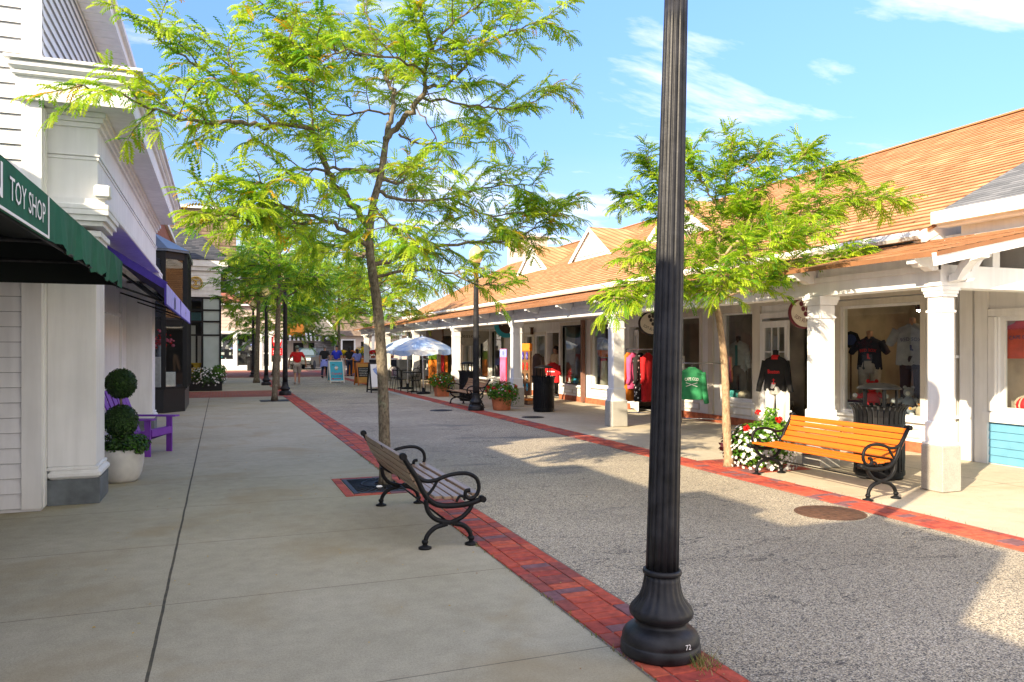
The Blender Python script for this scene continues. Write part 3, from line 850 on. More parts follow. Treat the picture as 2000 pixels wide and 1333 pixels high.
# triangular louvred dormers
for yc in (20.2, 26.0, 31.75):
    X0 = 13.05; zb = 5.02; hw, hh = 1.72, 1.12
    bx = X0+(hh/.5064)
    zf = lambda x: 3.45+(x-9.93)*.5064
    mb = MB()
    mb.poly([(X0, yc-hw, zb), (X0, yc+hw, zb), (X0, yc, zb+hh)], 0)
    for s_ in (-1, 1):
        mb.poly([(X0-.10, yc+s_*(hw+.12), zb-.02), (X0-.10, yc, zb+hh+.07), (bx+.5, yc, zb+hh+.07)][::s_], 1, uv=[(0, 0), (2, 1), (2, 2.4)][::s_])
        mb.poly([(X0-.10, yc+s_*(hw+.12), zb-.02), (X0-.10, yc, zb+hh+.07), (X0-.10, yc, zb+hh-.10), (X0-.10, yc+s_*(hw-.2), zb-.02)][::s_], 0)
    dm = A('dormer', mb, [M['white'], M['roof']])
    mb = MB(); n = 7
    for k in range(n):
        z0 = zb+.14+k*.088; hwk = (hw-.42)*(1-(z0-zb-.14)/.75)
        if hwk < .08: break
        mb.quad((X0-.035, yc-hwk, z0), (X0-.035, yc+hwk, z0), (X0-.008, yc+hwk, z0+.075), (X0-.008, yc-hwk, z0+.075), 0)
        mb.quad((X0-.008, yc-hwk, z0-.013), (X0-.008, yc+hwk, z0-.013), (X0-.035, yc+hwk, z0), (X0-.035, yc-hwk, z0), 1)
    A('louvre', mb, [M['white'], M['greybase']], dm)
# downpipes
mb = MB(); mb.tube([(WX-.10, 8.36, .05), (WX-.10, 8.36, 2.6)], .045, 10)
for z in (.6, 1.5): mb.box(WX-.16, WX-.04, 8.29, 8.43, z, z+.04)
A('downpipe', mb, M['white'])
mb = MB(); mb.box(WX-.14, WX-.046, 20.80, 20.93, .03, 2.49); A('downpipe', mb, M['brownpipe'])
# porch wall lanterns
for y in (24.9,):
    mb = MB(); mb.box(WX-.14, WX-.055, y-.05, y+.05, 2.12, 2.34, 0, .01); mb.box(WX-.16, WX-.055, y-.07, y+.07, 2.34, 2.37); A('wall_lantern', mb, M['rust'])

# low grey-roofed wing nearest the camera
wg = thing('shop_wing', 'white shop wing with blue clapboard panel and grey shingle roof at right edge', 'building', (WX, 3, 0))
WO = (WX, 3, 0)
WXX = WX-.03
mb = MB()
H = [(3.2, 7.70, .76, 2.08)]
wall_grid(mb, lambda u, v, d: (WXX+d, u, v), -6, 8.28, 0, 3.5, H, 0, .18)
wall_grid(mb, lambda u, v, d: (u, 8.28, v), WXX, 16, 2.5, 3.5, [])
mb.build('wall', M['white'], wg, WO)
mb = MB()
for y in (8.17, 7.93): mb.box(WXX-.045, WXX-.002, y-.10, y+.10, .002, 2.6)
mb.box(WXX-.06, WXX-.002, 3.0, 7.9, .60, .74); mb.box(WXX-.05, WXX-.002, 3.0, 7.82, 2.10, 2.20); mb.box(WXX-.05, WXX-.002, 7.72, 7.82, .75, 2.09)
mb.box(WXX-.05, WXX-.002, -6, 8.27, 2.62, 2.8)
mb.build('wall_trim', M['white'], wg, WO)
mb = MB(); clapboard(mb, lambda u, v, d: (WXX-d, u, v), 2.2, 7.90, .02, .595, .112, .02)
mb.build('blue_panel', M['bluepanel'], wg, WO)
mb = MB()
for (a, b, c, d_) in ((3.2, 7.7, .76, .81), (3.2, 7.7, 2.03, 2.08), (3.2, 3.26, .81, 2.03), (7.64, 7.7, .81, 2.03), (5.4, 5.46, .81, 2.03)): mb.box(WXX+.04, WXX+.1, a, b, c, d_)
wf = mb.build('window', M['white'], wg, WO)
mb = MB(); mb.quad((WXX+.07, 3.2, .78), (WXX+.07, 7.66, .78), (WXX+.07, 7.66, 2.05), (WXX+.07, 3.2, 2.05)); mb.build('pane', M['glass'], wf, WO)
mb = MB(); mb.box(WXX+.19, 12.2, 3.0, 7.8, .62, .70); mb.quad((11.6, 3, .7), (11.6, 7.9, .7), (11.6, 7.9, 2.4), (11.6, 3, 2.4)); mb.quad((WXX+.19, 7.85, .7), (11.6, 7.85, .7), (11.6, 7.85, 2.4), (WXX+.19, 7.85, 2.4)); mb.quad((WXX+.19, 3, 2.4), (11.6, 3, 2.4), (11.6, 7.9, 2.4), (WXX+.19, 7.9, 2.4))
mb.build('display_box', M['interior'], wg, WO)
mb = roof_slab(10.02, 3.66, 17, 7.1, -6, 8.50)
mb.build('roof', [M['roofgrey'], M['white2'], M['white']], wg, WO)
mb = MB(); mb.box(9.94, 10.04, -6, 8.52, 3.50, 3.68); mb.box(10.04, 10.27, -6, 8.5, 3.46, 3.52); mb.build('gutter', M['white'], wg, WO)
# ------------------------------------------------------------------ left: white clapboard shop with pilastered wing
LB = (-1.7, 13, 0)
lb = thing('clapboard_shop', 'white clapboard shop with pilasters, deep cornice and gutter at left edge', 'building', LB)
def L(name, mb, m, parent=lb): return mb.build(name, m, parent, LB)
FY = 8.96
mb = MB()
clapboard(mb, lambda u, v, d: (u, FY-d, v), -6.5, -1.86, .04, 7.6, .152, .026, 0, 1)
mb.quad((-6.5, FY+.002, 0), (-1.7, FY+.002, 0), (-1.7, FY+.002, 7.6), (-6.5, FY+.002, 7.6))
mb.quad((-1.70, FY, 0), (-1.70, 17.2, 0), (-1.70, 17.2, 6.1), (-1.70, FY, 6.1))
mb.quad((-6.5, 17.2, 0), (-1.70, 17.2, 0), (-1.70, 17.2, 6.1), (-6.5, 17.2, 6.1))
L('wall', mb, [M['white2'], M['lap_shade']])
mb = MB(); mb.box(-1.86, -1.685, FY-.035, FY+.06, .03, 7.4); mb.box(-1.72, -1.675, FY+.06, FY+.17, .03, 4.1); L('corner_board', mb, M['white'])
mb = MB(); clapboard(mb, lambda u, v, d: (-1.70+d, u, v), FY+.0, 17.2, 4.5, 6.04, .13, .026, 0, 1); L('upper_siding', mb, [M['white2'], M['lap_shade']])
# upper eave and roof
mb = MB()
mb.box(-1.69, -1.36, 8.3, 17.5, 6.05, 6.09)
y = 8.3
while y < 17.4: mb.box(-1.69, -1.37, y, y+.008, 6.044, 6.05); y += .28
L('soffit', mb, M['white'])
mb = MB(); mb.box(-1.37, -1.335, 8.28, 17.52, 6.03, 6.20); mb.box(-1.36, -1.28, 8.28, 17.52, 6.17, 6.25); L('gutter', mb, M['white'])
rs = roof_slab(-1.36, 6.22, -6.0, 8.5, 8.28, 17.5, .05)
L('roof', rs, [M['roofgrey'], M['white'], M['white']])
mb = MB(); mb.box(-6.4, -2.2, 17.21, 20.45, 0, 6.3); L('gap_sun_block', mb, M['white2'])  # unseen block added to stop sun passing between the two shops
# piers
def pier(y0, y1, x0, x1):
    mb = MB()
    mb.box(x0, x1, y0, y1, .40, 2.9, bev=.008)
    mb.box(x0, x1+.05, y0-.05, y1+.05, .27, .36, bev=.03); mb.box(x0, x1+.025, y0-.025, y1+.025, .36, .40, bev=.01)
    mb.box(x0, x1+.012, y0-.012, y1+.012, 2.60, 2.63)
    for k, (z, h, o) in enumerate(((2.78, .05, .025), (2.83, .06, .05), (2.94, .05, .075), (2.99, .06, .11), (3.05, .05, .13))):
        mb.box(x0, x1+o, y0-o, y1+o, z, z+h-.002)
    p = L('pier', mb, M['white'])
    mb = MB(); mb.box(x0, x1+.035, y0-.035, y1+.035, .003, .268); L('pier_base', mb, M['greybase'], p)
pier(9.22, 9.85, -1.69, -1.235)
pier(16.45, 17.1, -1.69, -1.235)
# recessed storefront wall between the piers
mb = MB()
wall_grid(mb, lambda u, v, d: (-1.685, u, v), 9.86, 16.44, .02, 3.0, [], 0)
mb.box(-1.684, -1.64, 15.3, 15.42, .02, 2.88); mb.box(-1.684, -1.64, 10.3, 10.42, .02, 2.88); mb.box(-1.684, -1.65, 10.43, 15.29, 2.2, 2.26); mb.box(-1.684, -1.65, 10.43, 15.29, .5, .56)
L('storefront_wall', mb, M['white'])
# entablature
mb = MB()
mb.box(-1.69, -1.10, 9.09, 17.22, 3.10, 3.16, bev=.01); mb.box(-1.69, -1.14, 9.13, 17.2, 3.16, 3.22)
mb.box(-1.69, -1.22, 9.20, 17.12, 3.22, 4.13)
for z, o, h in ((3.64, .012, .03), (3.68, .022, .02), (3.98, .03, .05), (4.03, .06, .05), (4.08, .09, .05)): mb.box(-1.69, -1.22+o, 9.20-o, 17.12+o, z, z+h-.002)
L('entablature', mb, M['white'])
mb = MB()
mb.box(-1.68, -.86, 8.86, 16.95, 4.132, 4.36); mb.box(-1.90, -1.68, 8.86, 8.955, 4.132, 4.36)
mb.box(-1.93, -.82, 8.82, 16.99, 4.36, 4.41, bev=.012); mb.box(-1.96, -.78, 8.78, 17.03, 4.41, 4.50, bev=.03); mb.box(-1.98, -.75, 8.75, 17.06, 4.50, 4.53)
L('cornice', mb, M['white'])
mb = MB(); mb.box(-1.235, -1.08, 9.04, 9.20, 3.222, 3.36, bev=.02); L('downspout_box', mb, M['white'])

# green awning of the toy shop, hanging from the neighbouring recessed front
AW = (-2.4, 6, 2.3)
aw = thing('green_awning', 'tattered dark green awning lettered TOY SHOP in white, far left', 'awning', AW)
def W(name, mb, m, parent=aw): return mb.build(name, m, parent, AW)
rnd = random.Random(5)
xv = -.95; ya, yb = 2.2, 8.90
mb = MB(); n = 60
def vz(y):   # scalloped / torn lower hem
    if y < 5.22: return 2.285
    t = (y-5.22)
    return 2.29+.012*math.sin(t*9)+.018*math.sin(t*23+1)-.006*t
def vx(y):
    return xv+(.0 if y < 5.22 else .022*math.sin(y*7)+.012*math.sin(y*17))
def tz(y): return 2.545+.004*math.sin(y*4)
for k in range(n):
    a = ya+(yb-ya)*k/n; b = ya+(yb-ya)*(k+1)/n
    mb.quad((vx(a), a, vz(a)), (vx(b), b, vz(b)), (xv, b, tz(b)), (xv, a, tz(a)), 0, True)
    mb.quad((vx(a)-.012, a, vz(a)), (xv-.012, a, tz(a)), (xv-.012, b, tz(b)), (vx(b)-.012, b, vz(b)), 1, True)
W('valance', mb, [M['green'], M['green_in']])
mb = MB()
mb.quad((xv, ya, 2.545), (xv, yb, 2.545), (-4, yb, 3.2), (-4, ya, 3.2)); W('awning_top', mb, [M['green']])
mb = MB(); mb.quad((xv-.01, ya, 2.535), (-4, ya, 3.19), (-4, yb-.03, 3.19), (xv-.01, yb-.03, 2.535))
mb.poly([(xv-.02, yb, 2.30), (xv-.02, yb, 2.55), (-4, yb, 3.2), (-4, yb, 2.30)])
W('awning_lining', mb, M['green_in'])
mb = MB()
for y in (3.2, 5.2, 7.2, 8.9): mb.tube([(xv-.03, y, 2.52), (-4, y, 2.52)], .016, 6)
mb.tube([(xv-.03, ya, 2.30), (xv-.03, yb, 2.30)], .012, 6); mb.tube([(-3.0, ya, 2.42), (-3.0, yb, 2.42)], .02, 6)
W('awning_frame', mb, M['ironcover'])
mb = MB()
def strip(p, q, wd): mb.obox(p, q, .004, wd, up=(0, 0, 1))
mb.box(xv+.004, xv+.009, 2.2, 5.2, 2.292, 2.306)
mb.box(xv+.004, xv+.009, 5.185, 5.20, 2.306, 2.54)
mb.add(text_mb('TOY SHOP', .115, .80), frame((xv+.007, 4.70, 2.365), (0, 1, 0), (0, 0, 1)))
mb.add(text_mb('ON', .17, .62), frame((xv+.007, 3.86, 2.345), (0, 1, 0), (0, 0, 1)))
W('lettering', mb, M['letterwhite'])

# toy shop itself, set back, mostly beside and behind the camera (its roofline shades the street)
TB = (-4, 2, 0)
tb = thing('toy_shop', 'white clapboard toy shop set back behind the green awning', 'building', TB)
def T(name, mb, m, parent=tb): return mb.build(name, m, parent, TB)
mb = MB(); clapboard(mb, lambda u, v, d: (-4.0+d, u, v), -6, 8.95, .02, 4.6, .152, .02)
mb.quad((-4.02, -6, 0), (-4.02, 8.95, 0), (-4.02, 8.95, 4.7), (-4.02, -6, 4.7)); T('wall', mb, M['white2'])
TOY_ROOF = [(-14, -1.15, 4.35), (-1.15, .2, 5.55), (.2, 1.3, 4.95), (1.3, 2.4, 5.12), (2.4, 5, 4.85), (5, 8.9, 4.5)]
mb = MB()
for a, b, z in TOY_ROOF:
    mb.box(-9, -3.7, a, b-.002, 4.3, z)
T('roof', mb, M['white'])
mb = MB(); mb.box(-4.0, -3.96, 4.2, 5.2, .05, 2.2); T('door', mb, M['darkglass'])

# ------------------------------------------------------------------ purple awning
PW = (-1.2, 14.5, 2.3)
pw = thing('purple_awning', 'purple awning with lilac lettered valance on the left shop front', 'awning', PW)
def Q(name, mb, m, parent=pw): return mb.build(name, m, parent, PW)
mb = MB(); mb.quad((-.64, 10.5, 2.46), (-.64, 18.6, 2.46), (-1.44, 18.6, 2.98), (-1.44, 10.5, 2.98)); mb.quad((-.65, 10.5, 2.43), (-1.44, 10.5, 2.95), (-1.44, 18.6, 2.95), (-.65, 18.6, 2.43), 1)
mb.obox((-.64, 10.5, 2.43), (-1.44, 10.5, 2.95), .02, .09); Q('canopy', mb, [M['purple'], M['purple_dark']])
for a, b in ((10.5, 14.2), (14.32, 18.6)):
    mb = MB(); n = 16
    for k in range(n):
        p, q = a+(b-a)*k/n, a+(b-a)*(k+1)/n
        mb.quad((-.63, p, 2.20), (-.63, q, 2.20), (-.635, q, 2.465), (-.635, p, 2.465), 0)
        mb.quad((-.645, p, 2.20), (-.645, p, 2.465), (-.645, q, 2.465), (-.645, q, 2.20), 1)
    mb.box(-.65, -.627, a-.03, a, 2.2, 2.47, 1); mb.box(-.65, -.627, a, b, 2.185, 2.202, 1)
    v = Q('valance', mb, [M['lilac'], M['purple']])
    mb = MB(); mb.add(text_mb('JJ' if a < 12 else 'H', .14, .42 if a < 12 else .22, bold=.012), frame((-.626, 12.4 if a < 12 else 16.2, 2.26), (0, 1, 0), (0, 0, 1))); Q('lettering', mb, M['ink'], v)
mb = MB()
for k in range(4): mb.tube([(-.68, 10.6+k*2.6, 2.24), (-1.44, 10.6+k*2.6, 2.5)], .014, 6)
for k in range(3): mb.tube([(-.75-.2*k, 10.5, 2.34+.12*k), (-.75-.2*k, 18.5, 2.34+.12*k)], .018, 6)
mb.tube([(-.68, 10.52, 2.22), (-.68, 18.5, 2.22)], .014, 6)
Q('awning_frame', mb, M['blackframe'])

# ------------------------------------------------------------------ black bay window building with red brick upper wall
BB = (-1.8, 24, 0)
bb = thing('brick_shop', 'red brick shop with black framed bay window on granite base', 'building', BB)
def B(name, mb, m, parent=bb): return mb.build(name, m, parent, BB)
mb = MB(); mb.box(-7, -1.80, 20.6, 34.4, 0, 5.9); B('wall', mb, M['redbrick'])
mb = MB(); mb.box(-7.2, -1.7, 20.5, 34.5, 5.9, 6.05); B('parapet', mb, M['white'])
pl = [(-1.80, 21.25), (-1.34, 21.25), (-.86, 21.75), (-.86, 24.6), (-1.80, 25.0)]
def ring(z, o=0):
    c = V((-1.4, 23, 0)); out = []
    for x, y in pl: out.append((x+(o if x > -1.7 else 0), y+(-o if y < 23 else o), z))
    return out
mb = MB(); mb.loft([ring(.003), ring(.56)], 0, True); mb.loft([ring(.56, .02), ring(.60, .02)], 0, True); B('bay_base', mb, M['granite'])
bf = MB()
for i in range(4):
    a, b = V((*pl[i], 0)), V((*pl[i+1], 0))
    n = max(1, round((b-a).length/1.0))
    for z0, z1 in ((.60, .66), (2.36, 2.42), (2.70, 2.75), (3.92, 4.1)):
        bf.obox(a+V((0, 0, (z0+z1)/2)), b+V((0, 0, (z0+z1)/2)), .07, z1-z0)
    for k in range(n):
        p = a.lerp(b, k/n); bf.box(p.x-.055, p.x+.055, p.y-.055, p.y+.055, .60, 4.1)
bay = B('bay_window', bf, M['blackframe'])
for i in range(4):
    a, b = pl[i], pl[i+1]; mb = MB(); mb.quad((*a, .6), (*b, .6), (*b, 4.0), (*a, 4.0)); B('pane', mb, M['glass'], bay)
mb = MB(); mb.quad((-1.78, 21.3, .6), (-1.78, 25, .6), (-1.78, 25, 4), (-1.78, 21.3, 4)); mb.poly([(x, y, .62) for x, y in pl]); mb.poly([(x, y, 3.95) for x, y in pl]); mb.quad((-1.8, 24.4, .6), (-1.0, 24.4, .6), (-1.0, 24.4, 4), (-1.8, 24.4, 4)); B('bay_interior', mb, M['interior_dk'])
mb = MB(); r0 = ring(4.1, .10); ap = (-1.80, 23.0, 4.85); mb.loft([ring(4.1, .10), ring(4.16, .10)], 0, True)
r1 = ring(4.16, .11)
for i in range(4):
    mb.poly([r1[i], r1[i+1], ap if i in (1, 2) else (-1.80, 22.4 if i == 0 else 23.6, 4.85)], 0, uv=[(0, 0), (1.2, 0), (.6, .9)])
mb.poly([r1[1], (-1.8, 22.4, 4.85), ap], 0, uv=[(0, 0), (1, 0), (.5, .9)])
B('bay_roof', mb, mat('slate_blue_roof', (.10, .13, .17), .35, var=.2))
# things standing in the bay window
def vase():
    v = thing('flower_display', 'red flowers in a vase inside the black bay window', 'flowers', (-1.45, 21.75, .62))
    mb = MB(); mb.lathe([(.05, 0), (.09, .12), (.05, .3), (.06, .34)], n=12); mb.v = [(x, y, z+.75) for x, y, z in mb.v]; mb.build('vase', M['greyshirt'], v)
    mb = MB(); rr = random.Random(2)
    for k in range(60):
        c = (rr.gauss(0, .11), rr.gauss(0, .09), 1.2+rr.gauss(0, .1)); mb.ball(c, rr.uniform(.02, .045), n=6, m=rr.choice((0, 0, 1)))
    mb.build('blooms', [M['pred'], M['ppink']], v)
vase()
mb = MB(); mb.box(-1.70, -1.42, 21.5, 21.9, .622, 1.42, 0, .01); mb.box(-1.34, -1.10, 21.75, 22.1, .622, 1.02, 0, .01)
tag(mb.build('display_stand', M['whitecloth'], None, (-1.5, 21.7, .6)), 'white display block standing low in the black bay window', 'stand')

# ------------------------------------------------------------------ white shop with gold medallion
GB = (-.6, 36, 0); GY = 34.6
gb = thing('medallion_shop', 'white fascia shop with gold medallion, black glass front and dark hipped roof', 'building', GB)
def G(name, mb, m, parent=gb): return mb.build(name, m, parent, GB)
mb = MB(); mb.box(-7, .02, GY+.62, 44, 0, 5.1); G('wall', mb, M['white2'])
mb = MB(); clapboard(mb, lambda u, v, d: (u, GY-d, v), -1.9, .02, 3.88, 4.86, .16, .02); mb.box(-1.9, .02, GY+.002, GY+.6, 3.86, 4.88)
mb.box(-1.95, .08, GY-.06, GY+.6, 3.78, 3.865); mb.box(-1.95, .10, GY-.10, GY+.62, 4.88, 5.05); mb.box(-1.95, .30, GY-.16, GY+.9, 5.052, 5.32); G('fascia', mb, M['white'])
ef = MB(); z0, z1 = .12, 3.77
for x in (-1.9, -1.28, -.70, -.0): ef.box(x-.04, x+.04, GY, GY+.08, z0, z1)
for z in (z0, 2.15, 2.72, 3.2, z1-.06): ef.box(-1.9, .0, GY+.01, GY+.07, z, z+.07)
ef.box(-.04, .04, GY+.08, GY+3, z0, z0+.06); ef.box(-.04, .04, GY+.08, GY+3, z1-.06, z1); ef.box(-.04, .04, GY+2.9, GY+3, z0, z1)
fr_ = G('glass_front', ef, M['blackframe'])
mb = MB(); mb.quad((-1.9, GY+.04, z0), (-.70, GY+.04, z0), (-.70, GY+.04, z1), (-1.9, GY+.04, z1)); G('pane', mb, M['glass'], fr_)
mb = MB(); mb.quad((-.66, GY+.045, z0+.07), (-.04, GY+.045, z0+.07), (-.04, GY+.045, z1-.06), (-.66, GY+.045, z1-.06)); G('frosted_panel', mb, mat('frosted_glass', (.44, .54, .54), .3, var=.1, scale=2), fr_)
mb = MB(); mb.quad((-1.9, GY+.6, 0), (.0, GY+.6, 0), (.0, GY+.6, 3.8), (-1.9, GY+.6, 3.8), 0)
for k, (x0, x1, a, b) in enumerate(((-1.2, -.98, .2, 2.6), (-.9, -.76, .6, 2.2))): mb.quad((x0, GY+.58, a), (x1, GY+.58, a), (x1, GY+.58, b), (x0, GY+.58, b), 1)
mb.quad((-1.28, GY+.57, 2.75), (-.72, GY+.57, 2.75), (-.72, GY+.57, 3.15), (-1.28, GY+.57, 3.15), 2); G('shop_interior', mb, [M['interior_dk'], M['beige'], mat('muted_teal', (.10, .24, .26), .6)])
mb = MB(); mb.box(-1.95, .05, GY-.02, GY+.6, .003, .118); G('sill', mb, M['white'])
mb = MB()
mb.lathe([(.27, 0), (.27, .03), (.225, .04), (.225, .0)], n=28, cap=False); mb.lathe([(.20, .0), (.20, .035), (.18, .035), (.18, 0)], n=28, cap=False)
for s_ in (-1, 1):
    pts = [(s_*.05+.085*math.cos(a)*s_, .10*math.sin(a), .03) for a in [R(40+k*20) for k in range(15)]]; mb.tube(pts, .02, 6)
mx = frame((-.95, GY-.04, 4.36), (1, 0, 0), (0, 0, 1)); g2 = MB(); g2.add(mb, mx); G('medallion', g2, M['gold'])
# hipped dark roof
mb = MB(); e0, e1, ya_, yb_ = -7, .42, GY-.2, 44; rz = 6.95
rp = [(-7, ya_+2.6, rz), (-1.1, ya_+2.6, rz)]
mb.poly([(e0, ya_, 5.33), (e1, ya_, 5.33), (-1.1, ya_+2.6, rz), (e0, ya_+2.6, rz)], 0, uv=[(0, 0), (7.4, 0), (5.9, 3), (0, 3)])
mb.poly([(e1, ya_, 5.33), (e1, yb_, 5.33), (-1.1, yb_-2.6, rz), (-1.1, ya_+2.6, rz)], 0, uv=[(0, 0), (9.6, 0), (7, 2.2), (2.6, 2.2)])
mb.poly([(e0, ya_+2.6, rz), (-1.1, ya_+2.6, rz), (-1.1, yb_-2.6, rz), (e0, yb_-2.6, rz)], 0, uv=[(0, 0), (6, 0), (6, 4), (0, 4)]); G('roof', mb, M['roofdark'])
for x in (.09,):
    mb = MB(); mb.tube([(x, GY+.3, 4.85), (x+.1, GY+.25, 4.6)], .05, 8); mb.tube([(x+.1, GY+.2, 4.55), (x+.14, GY+.12, 4.35)], [.03, .08], 8); G('spotlight', mb, M['ironcover'])
# yellow mantel inside
def mantel():
    mb = MB(); X0, X1, z = -1.14, -.70, .19
    Y = GY+.30
    mb.box(X0, X0+.10, Y, Y+.15, .125, .95); mb.box(X1-.10, X1, Y, Y+.15, .125, .95); mb.box(X0, X1, Y, Y+.15, .80, .96); mb.box(X0-.05, X1+.05, Y-.03, Y+.16, .96, 1.02)
    pts = [(X0+.1, .62)]+[(X0+.1+(X1-X0-.2)*k/6, .62+.17*math.sin(PI*k/6)) for k in range(1, 6)]+[(X1-.1, .62), (X1-.1, .80), (X0+.1, .80)]
    mb.prism(pts, lambda u, v, t: (u, t, v), Y+.01, Y+.13)
    tag(mb.build('mantelpiece', M['yellowwood'], None, ((X0+X1)/2, Y, .12)), 'yellow arched mantelpiece behind the glass under the gold medallion', 'mantelpiece')
mantel()
# projecting wave sign
mb = MB()
for k in range(4):
    pts = [(.25+.7*t/10, GY+.9, 4.75-.13*k+.09*math.sin(t*.75+k*.3)) for t in range(11)]
    mb.tube(pts, [.012]+[.04]*9+[.012], 6)
mb.tube([(.05, GY+.9, 4.2), (.5, GY+.9, 4.2)], .02, 6)
mb.box(.58, .80, GY+.88, GY+.92, 3.85, 4.15)
tag(mb.build('wave_sign', M['letterwhite'], None, (.3, GY+.9, 4.3)), 'white wave shaped sign projecting from the medallion shop corner', 'sign')

# brown shake building behind
mb = MB(); bx = MB()
kb = thing('shake_building', 'tall brown shake sided building rising behind the dark roof', 'building', (-3, 46, 0))
mb.quad((-9, 41, 5), (.75, 41, 5), (.75, 41, 8.55), (-9, 41, 8.55), 0, uv=[(0, 0), (9.75, 0), (9.75, 3.5), (0, 3.5)])
mb.poly([(-9, 41, 5), (-9, 50, 5), (.75, 50, 5), (.75, 41, 5)], 0, uv=[(0, 0)]*4)
mb.quad((.75, 41, 5), (.75, 50, 5), (.75, 50, 8.55), (.75, 41, 8.55), 0, uv=[(0, 0), (9, 0), (9, 8.5), (0, 8.5)])
mb.build('wall', M['shake'], kb, (-3, 46, 0))
mb = MB(); mb.box(-9, -.02, 44.01, 49.9, 0, 4.99); mb.build('lower_wall', M['white2'], kb, (-3, 46, 0))
mb = MB(); mb.box(-9.1, .85, 40.9, 50.1, 8.55, 8.66); mb.build('roof_edge', M['white'], kb, (-3, 46, 0))

# ------------------------------------------------------------------ shops closing the street
SB = (2, 62, 0); SY = 60.5
sb = thing('far_storefront', 'white clapboard storefront with red roof closing the far end of the street', 'building', SB)
def S(name, mb, m, parent=sb): return mb.build(name, m, parent, SB)
mb = MB(); hs = [(-.9, .95, .75, 2.72), (1.15, 2.75, .3, 2.72), (2.95, 3.5, .05, 2.72), (3.6, 4.3, .6, 2.5)]
wall_grid(mb, lambda u, v, d: (u, SY+d, v), -4, 4.5, 0, 4.9, hs, 0, .25); mb.quad((4.5, SY, 0), (4.5, SY+9, 0), (4.5, SY+9, 4.9), (4.5, SY, 4.9)); S('wall', mb, M['white'])
mb = MB(); clapboard(mb, lambda u, v, d: (u, SY-d, v), -4, 4.5, 2.95, 4.9, .25, .03); S('siding', mb, M['pinkcream'])
for a, b, c, d_ in hs[:2]:
    mb = MB()
    for (x0, x1, y0, y1) in ((a, b, c, c+.06), (a, b, d_-.06, d_), (a, a+.06, c, d_), (b-.06, b, c, d_)): mb.box(x0, x1, SY+.1, SY+.16, y0, y1)
    wn = S('window', mb, M['white']); mb = MB(); mb.quad((a, SY+.13, c), (b, SY+.13, c), (b, SY+.13, d_), (a, SY+.13, d_)); S('pane', mb, M['glass'], wn)
mb = MB(); mb.box(2.97, 3.05, SY+.05, SY+.12, .05, 2.7); mb.box(3.42, 3.5, SY+.05, SY+.12, .05, 2.7); mb.box(3.05, 3.42, SY+.05, SY+.12, .05, .3); mb.box(3.05, 3.42, SY+.05, SY+.12, 2.6, 2.7); mb.box(3.05, 3.42, SY+.05, SY+.12, 1.2, 1.3)
dr = S('door', mb, M['white']); mb = MB(); mb.quad((3.05, SY+.085, .3), (3.42, SY+.085, .3), (3.42, SY+.085, 2.6), (3.05, SY+.085, 2.6)); S('door_pane', mb, M['glass'], dr)
mb = MB(); mb.quad((-4, SY+.9, 0), (4.4, SY+.9, 0), (4.4, SY+.9, 2.9), (-4, SY+.9, 2.9)); 
rr = random.Random(4)
mb2 = MB()
for k in range(40):
    x = rr.uniform(-.8, 2.6); z = rr.uniform(.8, 2.0); mb2.box(x, x+rr.uniform(.08, .25), SY+.5, SY+.6, z, z+rr.uniform(.08, .22), rr.randrange(4))
S('shop_interior', mb, M['interior_dk']); S('shelf_goods', mb2, [M['teal'], M['paleblue'], M['whitecloth'], M['khaki']])
mb = MB(); mb.poly([(-4, SY-.3, 4.92), (4.7, SY-.3, 4.92), (4.7, SY+4, 6.6), (-4, SY+4, 6.6)], 0, uv=[(0, 0), (8.7, 0), (8.7, 4.6), (0, 4.6)]); S('roof', mb, M['redroof'])
mb = MB(); mb.box(-4, 4.6, SY-.32, SY-.25, 4.78, 4.95); S('gutter', mb, M['white'])
# red and white round sign at its corner
sg = thing('shop_banner', 'red and white shop sign with dark lower panel beside the far storefront', 'sign', (4.0, SY-.2, 1.5))
sg.scale = (.75, 1, .8)
mb = MB(); mb.lathe([(.75, -.03), (.75, .03)], n=24, sx=.6); g2 = MB(); g2.add(mb, frame((0, 0, .85), (1, 0, 0), (0, 0, 1))); g2.build('sign_disc', M['letterred'], sg)
mb = MB(); mb.lathe([(.66, -.01), (.66, .045)], n=24, sx=.6, sy=.6); g2 = MB(); g2.add(mb, frame((0, 0, .95), (1, 0, 0), (0, 0, 1))); g2.build('sign_center', M['letterwhite'], sg)
mb = MB(); mb.add(text_mb('SOK', .3, .8), frame((0, -.06, -.35), (1, 0, 0), (0, 0, 1))); mb.build('lettering', M['letterwhite'], sg)
mb = MB(); mb.box(-.5, .5, -.05, 0, -.5, .15); mb.build('sign_panel', M['letterred'], sg)

def awn(name, label, x0, x1, y, z0, z1, dep, mats, stripes=0, parentless=True):
    o = thing(name, label, 'awning', ((x0+x1)/2, y, z0))
    mb = MB(); n = stripes or 6
    for k in range(n):
        a, b = x0+(x1-x0)*k/n, x0+(x1-x0)*(k+1)/n
        mb.quad((a, y-dep, z0), (b, y-dep, z0), (b, y, z1), (a, y, z1), k % len(mats))
        mb.quad((a, y-dep, z0-.28+.05*(k % 2)), (b, y-dep, z0-.28+.05*(k % 2)), (b, y-dep, z0), (a, y-dep, z0), k % len(mats))
    mb.build('canopy', mats, o, ((x0+x1)/2, y, z0)); 
    mb = MB()
    for x in (x0, x1): mb.tube([(x, y-dep, z0), (x, y, z0), (x, y, z1)], .02, 6)
    mb.build('awning_frame', M['blackframe'], o, ((x0+x1)/2, y, z0)); return o
HB = (8, 70, 0)
hb = thing('cottage_shop', 'cream cottage shop with striped awning behind the parked car', 'building', HB)
